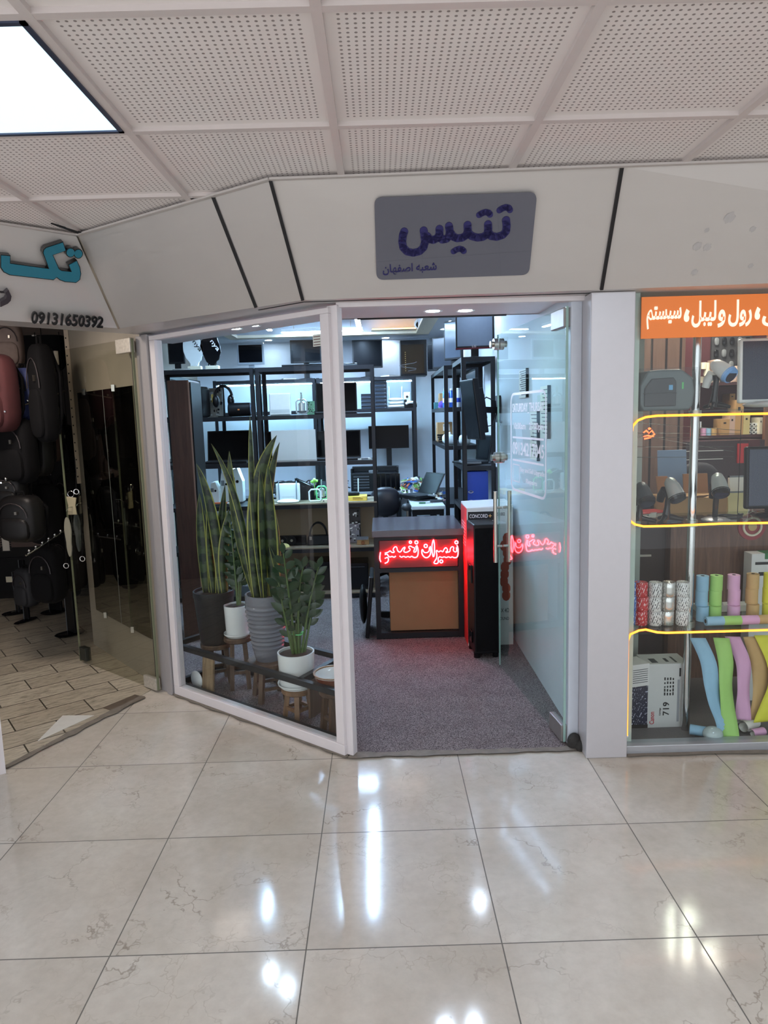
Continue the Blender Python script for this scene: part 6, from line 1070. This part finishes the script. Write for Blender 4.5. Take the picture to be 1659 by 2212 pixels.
# behind the display: desk, cupboards, boxes
t = T('office_desk', 'walnut fronted desk inside the right-hand shop', 'desk', (1.95, 3.95, .008)); P(t, 'desk_top', M().box(1.27, 2.75, 3.72, 4.35, .995, 1.02), mat('dark_desk_top', (70, 52, 48), .3), world=True, bev=.003); P(t, 'front_panel', M().box(1.62, 2.2, 3.74, 3.76, .10, .995), WALNUT, world=True); P(t, 'drawer_unit', M().box(1.30, 1.58, 3.80, 4.25, .05, .995), mat('dark_drawer_wood', (52, 36, 36), .5), world=True); P(t, 'side_panel', M().box(2.72, 2.75, 3.74, 4.3, .008, .995).box(1.585, 1.62, 3.74, 4.3, .008, .995), WALNUT, world=True); P(t, 'drawer_handle', M().bar((1.40, 3.795, .80), (1.50, 3.795, .80), .01, .012), NICKEL, world=True)
def shelfbox(px, Y, z0, label, m, name='carton', d=.12, group='small cartons on the dark shelves'):
    x0, x1, a, b = rect(*px, Y); h = b-a; t = T(name, label, 'box', ((x0+x1)/2, Y, z0), 0, group); P(t, 'carton', M().box(-(x1-x0)/2, (x1-x0)/2, 0, d, 0, h), m, bev=.002); P(t, 'label', M().box(-(x1-x0)*.2, (x1-x0)*.1, -.001, 0, h*.7, h*.8), INK); return t
sh = T('wall_shelf', 'dark wall shelves of small cartons behind the display', 'shelving', (2.35, 5.2, .008)); YS_ = 5.2; zs = [at(1560, q, YS_).z for q in (826, 940, 1010)]
xs0, xs1 = at(1508, 850, YS_).x, at(1700, 850, YS_).x
for z in zs[:2]: P(sh, 'shelf', M().box(xs0, xs1, YS_-.02, YS_+.30, z-.022, z), mat('dark_shelf', (64, 34, 36), .5), world=True)
P(sh, 'back_panel', M().box(xs0, xs1, YS_+.30, YS_+.32, .9, 2.4), mat('maroon_back', (84, 40, 46), .6), world=True); P(sh, 'side_panel', M().box(xs0-.02, xs0, YS_-.02, YS_+.32, .008, 2.4).box(xs1, xs1+.02, YS_-.02, YS_+.32, .008, 2.4), mat('maroon_back', (84, 40, 46), .6), world=True)
PINKC = mat('pinkish_carton', (186, 158, 142), .7); z = zs[0]; grp = 'small cartons on the dark shelves'
for px, m, l in (((1545, 740, 1557, 790), PINKC, 'tall narrow carton on the upper shelf left of the gadget wall'), ((1583, 756, 1593, 778), PINKC, 'narrow grey carton in the middle of the upper shelf'), ((1592, 785, 1602, 820), PINKC, 'pink carton on the upper shelf beside the white terminal'), ((1535, 776, 1549, 800), PINKC, 'carton leaning on the upper shelf behind the white scanner')): shelfbox(px, YS_, z, l, m)
for k, (a, b) in enumerate(((1517, 763), (1529, 763), (1524, 780), (1517, 796), (1529, 796), (1517, 810))):
    q = at(a+3, b+14, YS_); t = T('cream_roll', 'cream roll %s of the pile on the upper shelf' % ('at top left', 'at top right', 'in the middle', 'at lower left', 'at lower right', 'at the very bottom')[k], 'paper roll', (q.x, YS_+.04*(k % 2), z+(.10 if k < 2 else .05 if k == 2 else 0) + (.0)), 0, 'cream rolls on the upper shelf'); P(t, 'paper', M().lathe([(.006, 0), (.022, 0), (.022, .048), (.006, .048)], n=20), CREAM, smooth=True); P(t, 'core', M().cyl((0, 0, .03), (0, 0, .0485), .006), BLACK)
z = zs[1]
for px, m, l in (((1557, 905, 1576, 940), CARD, 'tan carton on the lower shelf, first right of the coloured rolls'), ((1576, 897, 1588, 940), PINKC, 'tall pinkish carton on the lower shelf'), ((1588, 865, 1606, 940), CARD, 'tallest tan carton on the lower shelf'), ((1606, 895, 1620, 940), mat('yellowish_carton', (196, 180, 126), .7), 'yellowish carton on the lower shelf'), ((1640, 910, 1647, 946), CREAM, 'cream carton at the end of the lower shelf'), ((1576, 855, 1588, 880), CARD, 'tan carton high up behind the white scanner')): shelfbox(px, YS_-.02 if px[1] > 860 else YS_+.15, z if px[1] > 860 else z+.22, l, m)
for px, m, l in ((1522, CM['pink'], 'pink roll on the lower shelf behind the chrome pole'), (1533, CM['light blue'], 'pale blue roll on the lower shelf'), (1545, CM['tan'], 'tan roll on the lower shelf beside the tan carton')):
    t = T('paper_roll', l, 'paper roll', (at(px, 930, YS_).x, YS_+.02, z), 0, 'coloured rolls on the lower shelf'); P(t, 'paper', M().lathe([(.006, 0), (.020, 0), (.020, .055), (.006, .055)], n=20), m, smooth=True); P(t, 'core', M().cyl((0, 0, .03), (0, 0, .0555), .006), BLACK)
for k, (px, py) in enumerate(((1520, 908), (1528, 908), (1536, 908), (1516, 895), (1524, 895), (1532, 895))):
    t = T('foil_can', 'shiny foil roll, %s in the stack above the pink roll' % ('first of the bottom row', 'second of the bottom row', 'third of the bottom row', 'first of the top row', 'second of the top row', 'third of the top row')[k], 'paper roll', (at(px, 900, YS_).x, YS_+.14, z+(.0 if k < 3 else .051)), 0, 'foil rolls on the lower shelf'); P(t, 'can', M().lathe([(.001, 0), (.014, 0), (.014, .05), (.001, .05)], n=16), FOIL, smooth=True); P(t, 'cap', M().cyl((0, 0, .0505), (0, 0, .0515), .01), WHITEP)
for k in range(9):
    px, py = 1617+(k % 3)*9, (938, 920, 903)[k//3]; t = T('tape_roll', 'white label roll, %s of the %s row in the pile beside the wooden upright' % (('first', 'second', 'third')[k % 3], ('bottom', 'middle', 'top')[k//3]), 'label roll', (at(px+4, 930, YS_).x, YS_+.02, z+.014+(k//3)*.029), 0, 'label rolls piled on the lower shelf'); P(t, 'roll', M().lathe([(.006, -.012), (.014, -.012), (.014, .012), (.006, .012)], n=18).xf(rm(rx=PI/2)), WHITEP, smooth=True); P(t, 'core', M().cyl((0, -.0125, 0), (0, .01, 0), .0065, n=12), BLACK)
S('wood_upright', 'brown wooden upright at the end of the shelves', 'upright', M().box(at(1650, 900, 5.15).x, at(1662, 900, 5.15).x, 5.13, 5.16, .008, 2.3), WALNUT)
# gadget wall behind the white scanner
t = T('gadget_board', 'dark pegboard hung with small black gadgets behind the display', 'pegboard', (at(1575, 790, 5.45).x, 5.47, zs[0])); w = .13; P(t, 'board', M().box(-w, w+.05, .0, .02, .0, .42), mat('pegboard_grey', (58, 58, 62), .6)); rnd = random.Random(8)
for r in range(4):
    for c in range(5): u, v = -w+.03+c*.06, .05+r*.09; P(t, 'hanging_gadget', M().ell((u, -.012, v), .018, .012, .03, 10, 6, .7), BLACKG if (r+c) % 3 else GREYP, smooth=True)
# lower cupboards, red drawers, open carton, papers, laptop back
t = T('drawer_cabinet', 'dark low cabinet with red drawer fronts inside the right-hand shop', 'cabinet', (2.2, 4.9, .008)); YC = 4.95; x0, x1 = at(1480, 1000, YC).x, at(1650, 1000, YC).x; P(t, 'body', M().box(x0, x1, YC, YC+.4, .008, zs[1]-.03), mat('dark_maroon_body', (48, 28, 32), .4), world=True); a0, a1, b0, b1 = rect(1592, 958, 1614, 1000, YC); P(t, 'red_drawer', M().box(a0, a1, YC-.012, YC, b0, b1), REDP, world=True); a0, a1, b0, b1 = rect(1616, 950, 1640, 968, YC); P(t, 'drawer', M().box(a0, a1, YC-.01, YC, b0, b1), DARKRED, world=True); P(t, 'steel_rail', M().box(x0, x1-.3, YC-.012, YC-.006, zs[1]-.10, zs[1]-.095).box(x0, x1-.3, YC-.012, YC-.006, zs[1]-.16, zs[1]-.155), NICKEL, world=True)
t = T('cardboard_box', 'open brown cardboard box with raised flaps behind the scanners', 'box', (at(1530, 1090, 3.62).x, 3.85, 1.021)); w = .165; h = .10; P(t, 'carton', M().box(-w, w, -.10, .14, 0, h), CARD, bev=.002); P(t, 'flap', M().hexa([(-w*.75, .12, h), (-w*.35, .12, h), (-w*.35, .13, h), (-w*.75, .13, h), (-w*.8, .14, h+.10), (-w*.4, .14, h+.10), (-w*.4, .15, h+.10), (-w*.8, .15, h+.10)]).hexa([(w*.15, .12, h), (w, .12, h), (w, .13, h), (w*.15, .13, h), (w*.15, .14, h+.11), (w*1.0, .14, h+.11), (w*1.0, .15, h+.11), (w*.15, .15, h+.11)]).hexa([(-w*1.1, -.16, h+.01), (w*.2, -.17, h+.02), (w*.2, -.10, h), (-w, -.10, h), (-w*1.1, -.16, h+.014), (w*.2, -.17, h+.024), (w*.2, -.10, h+.004), (-w, -.10, h+.004)]), CARDD)
t = T('laptop', 'pale blue laptop lid seen from behind, standing on the desk', 'laptop', (at(1457, 1010, 4.1).x, 4.1, 1.021)); x0, x1, z0, z1 = rect(1426, 972, 1489, 1070, 4.1); w = (x1-x0)/2; P(t, 'lid', M().box(-w, w, 0, .01, 0.006, z1-1.02).xf(rm(rx=-.12)), mat('blue_grey_lid', (116, 140, 170), .35), bev=.004); P(t, 'base', M().box(-w, w, .0, .2, 0, .016), DGREY, bev=.003)
for k, (px, c, l) in enumerate(((1597, YELLOWB, 'pale yellow paper pad on the desk beside the cardboard box'), (1600, PAPERM, 'white paper pad behind the yellow one on the desk'))): t = T('paper_pad', l, 'paper pad', (at(px, 1060, 3.75+.1*k).x, 3.75+.1*k, 1.021)); P(t, 'pad', M().box(-.055, .055, 0, .02, 0, .13+.075*k).xf(rm(rx=-.1)), mat('cream_pad', (226, 216, 160), .7) if k == 0 else c); P(t, 'binding', M().box(-.055, .055, -.001, .021, .12+.075*k, .13+.075*k).xf(rm(rx=-.1)), GREYP)
for k in range(3): t = T('document_stack', ('pile of papers on the desk behind the leftmost scanner', 'red folder on top of the papers on the desk', 'small black case on the desk under the blue lid')[k], 'papers', ((at(1400, 1090, 3.8).x, at(1396, 1085, 3.78).x, at(1412, 1065, 4.0).x)[k], (3.8, 3.78, 4.02)[k], (1.021, 1.046, 1.021)[k]), .3*k); P(t, 'sheets', M().box(-.10, .10, -.06, .06, 0, (.022, .006, .05)[k]), (PAPERM, REDP, BLACK)[k], bev=.002); P(t, 'edge_clip', M().box(-.02, .02, -.063, -.058, 0, (.023, .007, .03)[k]), NICKEL)
t = T('office_chair', 'dark office chair back behind the chrome pole', 'chair', (at(1510, 1030, 4.6).x, 4.62, .008)); P(t, 'backrest', M().ell((0, 0, 1.0), .17, .05, .24, 20, 12, .8), mat('charcoal_fabric', (46, 46, 54), .8), smooth=True); P(t, 'seat', M().ell((0, -.2, .5), .22, .2, .05, 18, 8, .8), MATTE, smooth=True); P(t, 'column', M().cyl((0, -.1, .0), (0, -.1, .5), .03), STEEL)
t = T('red_arrow_sign', 'small orange script sign glowing behind the display glass', 'sign', tuple(at(1402, 938, 3.5))); Yn = 3.5
P(t, 'glowing_script', M().tube([at(1390, 935, Yn), at(1396, 930, Yn), at(1402, 936, Yn), at(1408, 930, Yn), at(1414, 938, Yn), at(1405, 945, Yn), at(1392, 948, Yn)], .004, 6).tube([at(1390, 943, Yn), at(1400, 941, Yn), at(1412, 944, Yn)], .004, 6).ell(tuple(at(1403, 926, Yn)), .008, .004, .006, 8, 5), mat('orange_red_glow', (255, 110, 60), .4, emit=3, ecol=(255, 96, 50)), world=True, smooth=True); P(t, 'hanger', M().cyl(tuple(at(1403, 926, Yn)), tuple(at(1403, 926, Yn)+Vector((0, 0, 1.0))), .0015, n=5), NICKEL, world=True)
t = T('strung_wire', 'set of thin steel wires strung behind the scanners', 'wire', tuple(at(1440, 930, 3.45))); m = M()
for a, b, c, d in ((1362, 912, 1600, 930), (1362, 935, 1600, 937), (1362, 944, 1600, 946), (1362, 965, 1585, 965), (1362, 988, 1585, 987), (1370, 938, 1585, 976)): m.tube([at(a, b, 3.45), at(c, d, 3.45)], .0012, 5)
P(t, 'wire', m, CHROME, world=True); P(t, 'wire_anchor', M().box(at(1600, 930, 3.45).x, at(1601, 930, 3.45).x, 3.449, 3.452, SZ[1], SZ[2]-.012), STEEL, world=True)
t = T('printed_carton', 'white carton with black print and green corner behind the tan rolls', 'box', (at(1650, 1250, 3.62).x, 3.62, .59)); t.location.z = .008; P(t, 'carton', M().box(-.07, .2, 0, .08, 0, .82), WB, bev=.002); P(t, 'print', M().box(-.03, .05, -.001, 0, .70, .72).box(-.05, .1, -.001, 0, .76, .775), INK); P(t, 'green_corner', M().box(.0, .2, -.002, .08, .79, .822), mat('dark_green_print', (46, 120, 70), .5))
t = T('round_emblem', 'red round emblem with pale centre hanging below the middle glass shelf', 'emblem', tuple(at(1627, 1138, 3.45))); q = t.location; P(t, 'disc', M().cyl((0, .01, 0), (0, .02, 0), .07, n=32), mat('crimson_disc', (140, 30, 40), .4)); P(t, 'ring', M().tube([(.045*math.cos(k*PI/12), .006, .045*math.sin(k*PI/12)) for k in range(24)], .006, 6, closed=True), CREAM, smooth=True); P(t, 'centre', M().cyl((0, .004, 0), (0, .01, 0), .022, n=24), mat('straw_centre', (190, 160, 110), .5)); P(t, 'hanger', M().cyl((0, .015, .07), (0, .015, .22), .003, n=6), NICKEL)
# ================================================================ bag shop on the left
ST('wall_left_shop_back', M().box(-4.4, -2.15, 6.9, 6.95, 0, 2.6), DARKW); ST('wall_left_shop_side', M().box(-4.45, -4.4, 2.2, 6.95, 0, 2.6), DARKW)
ST('ceiling_left_shop', M().prism([(-4.4, 2.2), (-1.95, 3.2), (-1.42, 3.95), (-1.42, 4.2), (-2.15, 5.1), (-2.15, 6.9), (-4.4, 6.9)], 2.32, 2.36, 'z'), mat('dim_ceiling', (120, 108, 104), .7))
t = T('ceiling_light', 'dim square lamp in the ceiling of the bag shop', 'ceiling light', (-2.2, 3.75, 2.31)); P(t, 'frame', M().box(-.16, .16, -.16, .16, 0, .01), WHITEP); P(t, 'diffuser', M().box(-.14, .14, -.14, .14, -.004, 0), LEFTE)  # unseen lamp added to brighten the bag shop
PV = Vector((-.76, .88, 0)).normalized(); PN = Vector((-.88, -.76, 0)).normalized(); PO = Vector((-1.39, 4.10, 0))
def pw(px, py, off): return on(px, py, PO+PN*off, PN)
# mirror on the beige partition
t = T('wall_mirror', 'tall mirror clipped to the beige partition behind the olive glass door', 'mirror', tuple(pw(250, 1340, .02))); a, b, c, d = pw(178, 842, .015), pw(279, 840, .015), pw(331, 1372, .015), pw(195, 1318, .015)
xa = a.lerp(d, .5); sA = (xa-PO).dot(PV); xb = b.lerp(c, .5); sB = (xb-PO).dot(PV); zt_, zb_ = 1.83, .30
pm = lambda s, z, o: PO+PV*s+PN*o+Vector((0, 0, z))
P(t, 'mirror_glass', M().hexa([pm(sA, zb_, .012), pm(sB, zb_, .012), pm(sB, zb_, .004), pm(sA, zb_, .004), pm(sA, zt_, .012), pm(sB, zt_, .012), pm(sB, zt_, .004), pm(sA, zt_, .004)]), mat('mirror_silver', (150, 152, 140), .03, 1, var=.02), world=True)
m = M()
for s, z in ((sA*.85+sB*.15, zt_), (sA*.3+sB*.7, zt_), (sA*.8+sB*.2, zb_), (sA*.3+sB*.7, zb_)): q = pm(s, z, .015); m.bar(q-Vector((0, 0, .02)), q+Vector((0, 0, .02)), .02, .012)
P(t, 'clip', m, CHROME, world=True); P(t, 'seam', M().bar(pm((sA+sB)/2, zb_, .0125), pm((sA+sB)/2, zt_, .0125), .002, .001), GREYP, world=True)
t = T('corner_strip', 'white studded corner strip at the end of the beige partition', 'corner strip', tuple(pm(1.13, 1.2, .01))); P(t, 'strip', M().bar(pm(1.13, 1.2, .010), pm(1.13, 2.3, .010), .03, .012), mat('aged_white_strip', (176, 160, 142), .6), world=True); m = M()
for k in range(18): q = pm(1.13, 1.25+k*.06, .017); m.ell(tuple(q), .006, .006, .006, 6, 4)
P(t, 'stud', m, BLACK, world=True)
def backpack(px, py, Y, w, d, h, rz, label, m, hang=True, k=.5, grp='backpacks and bags hanging in the bag shop', pocket=True, m2=None):
    q = at(px, py, Y); t = T('backpack', label, 'bag', (q.x, Y, q.z-h/2), rz, grp)
    P(t, 'body', M().ell((0, 0, h/2), w/2, d/2, h/2, 20, 12, k), m, smooth=True)
    if pocket: P(t, 'front_pocket', M().ell((0, -d*.42, h*.30), w*.40, d*.22, h*.25, 16, 9, .6), m2 or m, smooth=True); P(t, 'zip', M().tube([(-w*.40*math.cos(a), -d*.49-.004, h*.55+h*.30*math.sin(a)) for a in [i*PI/10 for i in range(11)]], .004, 5), mat('dull_zip', (52, 46, 48), .45, .3), smooth=True)
    P(t, 'handle', M().tube([(-w*.13, 0, h*.95), (-w*.11, 0, h*1.07), (w*.11, 0, h*1.07), (w*.13, 0, h*.95)], .008, 6), MATTE, smooth=True)
    for s in (-1, 1): P(t, 'strap', M().tube([(s*w*.2, d*.4, h*.95), (s*w*.36, d*.68, h*.7), (s*w*.36, d*.6, h*.3), (s*w*.28, d*.4, h*.08)], .012, 6), MATTE, smooth=True)
    if label.startswith(('brown striped', 'flat black pouch', 'narrow black bag', 'black bag in the middle')): P(t, 'hanging_cord', M().cyl((0, 0, h*1.05), (0, 0, 2.322-t.location.z), .003, n=6), MATTE)
    P(t, 'buckle', M().box(w*.1, w*.16, -d*.5-.014, -d*.5, h*.62, h*.68), NICKEL); return t
MAROON = mat('maroon_canvas', (62, 20, 24), .85, var=.2, bump=.2); BROWNB = mat('brown_canvas', (66, 46, 40), .8, var=.2, bump=.2)
backpack(-6, 850, 4.4, .26, .16, .48, -.3, 'maroon backpack hanging nearest the left edge of the view', MAROON); bl = backpack(54, 852, 4.62, .19, .13, .34, -.35, 'navy blue backpack with white logo lettering, hanging on the upper hook bar', NAVYP)
a = Vector((bl.location.x+.0, bl.location.y-.088, bl.location.z+.20)); dd = Vector((math.cos(-.35), math.sin(-.35), 0)); text(bl, 'bag_lettering', 'Sna', a+dd*.0, a+dd*.05, .018, INKW, (0, 0, 1), .001)
backpack(20, 745, 4.7, .17, .12, .30, .2, 'small grey drawstring bag hanging highest at the left edge', mat('taupe_canvas', (96, 82, 78), .8, var=.2)); backpack(94, 850, 4.5, .15, .13, .62, -.5, 'long dark bag hanging in front of the blue backpack', MATTE); backpack(72, 745, 5.7, .5, .2, .45, 0, 'wide black bag high up under the bag shop ceiling', MATTE, pocket=False)
backpack(38, 975, 4.5, .25, .15, .42, -.3, 'black rounded backpack in the middle row nearest the left edge', MATTE); backpack(78, 965, 4.7, .20, .14, .40, -.2, 'black bag with blue stripes in the middle row', BLACKD); backpack(108, 930, 5.0, .16, .12, .45, -.6, 'brown striped slim bag beside the glass door edge', BROWNB); backpack(140, 980, 5.4, .20, .14, .45, -.5, 'black sling bag seen through the edge of the olive glass', MATTE)
backpack(5, 1000, 5.1, .26, .15, .36, .1, 'grey brown bag behind the black rounded backpack', BROWNB); backpack(104, 1030, 5.45, .26, .16, .4, -.3, 'black bag in the middle of the dark cluster', MATTE)
backpack(25, 1062, 4.5, .20, .13, .22, -.2, 'small black handbag with shiny studs under the hook bar', BLACKD); backpack(48, 1120, 4.4, .27, .16, .30, -.25, 'black messenger bag tilted in the lower row', BLACKD); backpack(95, 1110, 4.8, .26, .16, .42, -.4, 'large black bag in the lower row behind the hook bar', MATTE); backpack(154, 1085, 5.0, .20, .14, .42, -.6, 'black bag hanging behind the hooks seen through the glass', MATTE)
backpack(105, 1240, 4.7, .22, .15, .40, -.3, 'black backpack hanging low beside the fitted bag stand', MATTE); backpack(150, 1215, 5.0, .24, .15, .42, -.5, 'black bag hanging lowest behind the clear insole packs', BLACKD); fs = backpack(58, 1268, 5.55, .20, .13, .32, -.5, 'slim black camera bag strapped to the floor stand', mat('charcoal_nylon', (38, 38, 42), .7), grp='bags on floor stands')
fs['group'] = 'bags on floor stands'
for px, py, Y, w, d, h, rz, l in ((20, 905, 5.75, .22, .12, .36, .1, 'narrow black bag deep in the shop between the maroon and rounded backpacks'), (75, 1040, 5.8, .22, .12, .30, -.2, 'flat black pouch bag deep in the shop above the messenger bag'), (168, 1175, 5.45, .15, .12, .40, -.6, 'narrow black bag behind the grey insole pack'), (122, 1175, 5.35, .18, .12, .40, -.3, 'dark bag hanging under the lower end of the slanting hook bar')):
    backpack(px, py, Y, w, d, h, rz, l, MATTE)
def hookbar(p, q, Y0, Y1, label, n=5):
    a, b = at(*p, Y0), at(*q, Y1); t = T('hook_bar', label, 'hook bar', tuple(a), 0, 'chrome hook bars in the bag shop'); P(t, 'bar', M().cyl(a, b, .006, n=8), CHROME, world=True, smooth=True); m = M()
    for k in range(n): c = a.lerp(b, (k+.5)/n); P(t, 'ball_hook', M().ell(tuple(c+Vector((0, 0, .018))), .009, .009, .009, 8, 6).cyl(c, c+Vector((0, 0, .018)), .003, n=6), CHROME, world=True, smooth=True)
hookbar((10, 889), (140, 845), 4.3, 4.95, 'upper chrome hook bar in front of the blue backpack', 7); hookbar((2, 1043), (100, 1020), 4.3, 4.8, 'middle chrome hook bar above the small studded handbag', 5); hookbar((56, 1200), (150, 1140), 4.3, 4.7, 'slanting chrome hook bar above the low backpacks', 7)
def insole(px, py, Y, label, tone):
    q = at(px, py, Y); t = T('insole_pack', label, 'insole pack', (q.x, Y, q.z), -.5, 'clear packs of insoles hanging on the olive glass door'); P(t, 'insole', M().prism([(.035*math.cos(a)*(1 if math.sin(a) > -.1 else .8)*(1-.25*math.exp(-((math.sin(a)+.1)/.3)**2)), .13*math.sin(a)) for a in [k*2*PI/24 for k in range(24)]], -.004, .004), tone, bev=.001); P(t, 'bag', M().box(-.045, .045, -.007, .007, -.15, .17), CLEARBAG); P(t, 'hook', M().tube([(0, 0, .17), (0, .02, .19), (0, .05, .19)], .002, 5), CHROME); return t
insole(148, 1160, 4.45, 'pale insole pack hanging nearer the door edge', mat('beige_insole', (150, 146, 128), .7)); insole(168, 1150, 4.55, 'grey insole pack hanging just right of the pale one', mat('grey_insole', (104, 110, 110), .7))
q = at(155, 1092, 4.5); t = T('key_pouch', 'pale leather key pouch hanging on a ring by the door edge', 'pouch', (q.x, 4.5, q.z)); P(t, 'pouch', M().prism([(-.03, -.06), (.03, -.06), (.025, .0), (.035, .05), (-.03, .06), (-.022, 0)], -.006, .006), mat('pale_leather', (150, 140, 112), .6), bev=.003); P(t, 'ring', M().tube([(.02*math.cos(k*PI/6), 0, .075+.02*math.sin(k*PI/6)) for k in range(12)], .002, 5, closed=True), CHROME, smooth=True)
for k, (px, py, l) in enumerate(((165, 1062, 'steel split ring hanging above the key pouch'), (143, 1222, 'steel split ring hanging lowest beside the door edge'), (178, 1207, 'steel split ring under the grey insole pack'))):
    q = at(px, py, 4.45); t = T('split_ring', l, 'ring', (q.x, 4.45, q.z), 0, 'steel rings hanging in the bag shop'); P(t, 'ring', M().tube([(.016*math.cos(a*PI/8), 0, .016*math.sin(a*PI/8)) for a in range(16)], .003, 6, closed=True), CHROME, smooth=True); P(t, 'cord', M().tube([(0, 0, .016), (.004, .01, .12), (0, .02, .22)], .0025, 5), MATTE)
# back cupboards, stands and panels on the floor
t = T('drawer_cupboard', 'dark cupboard with drawers along the bag shop back wall', 'cupboard', (-3.3, 6.65, .006)); P(t, 'body', M().box(-4.3, -2.5, 6.45, 6.88, .006, .50), BLACKD, world=True); P(t, 'worktop', M().box(-4.32, -2.48, 6.42, 6.88, .50, .94), mat('brown_grey_panel', (92, 74, 68), .6), world=True); P(t, 'drawer', M().box(-3.75, -3.3, 6.43, 6.45, .08, .40), BLACK, world=True); P(t, 'label_card', M().box(at(12, 1250, 6.42).x, at(35, 1250, 6.42).x, 6.425, 6.43, at(20, 1258, 6.42).z, at(20, 1246, 6.42).z), CREAM, world=True)
q = at(12, 1170, 5.9); t = T('wall_tag_card', 'pale printed tag card hanging below the messenger bag', 'tag', (q.x, 5.9, q.z)); P(t, 'card', M().box(-.03, .03, -.002, .002, -.08, .08), mat('tag_paper', (196, 188, 176), .7)); m = M()
for k in range(9): m.box(-.045, -.032, -.003, .003, -.09+k*.02, -.08+k*.02).box(.032, .045, -.003, .003, -.09+k*.02, -.08+k*.02)
P(t, 'woven_edge', m, BLACK)
def floorstand(px, py, label, h=.5, w=.16, rz=-.4):
    q = gz(px, py, .006); t = T('bag_stand', label, 'stand', (q.x, q.y, .006), rz, 'black display stands on the bag shop floor'); P(t, 'panel', M().box(-w/2, w/2, -.01, .01, .012, h), BLACK, bev=.003); P(t, 'foot', M().ell((0, -.02, .012), w*.7, .11, .012, 20, 6, .8), BLACKG, smooth=True); P(t, 'edge', M().box(-w/2-.003, -w/2, -.012, .012, .012, h), GREYP); return t
floorstand(60, 1342, 'black bag stand with rounded foot, nearest the left edge', .52, .05); floorstand(157, 1370, 'black panel stand with grey edge beside the olive glass door', .36, .12, -.7); floorstand(122, 1322, 'flat black stand foot behind the panel stand', .12, .14); floorstand(40, 1325, 'dark panel leaning behind the camera bag', .36, .10, -.9)
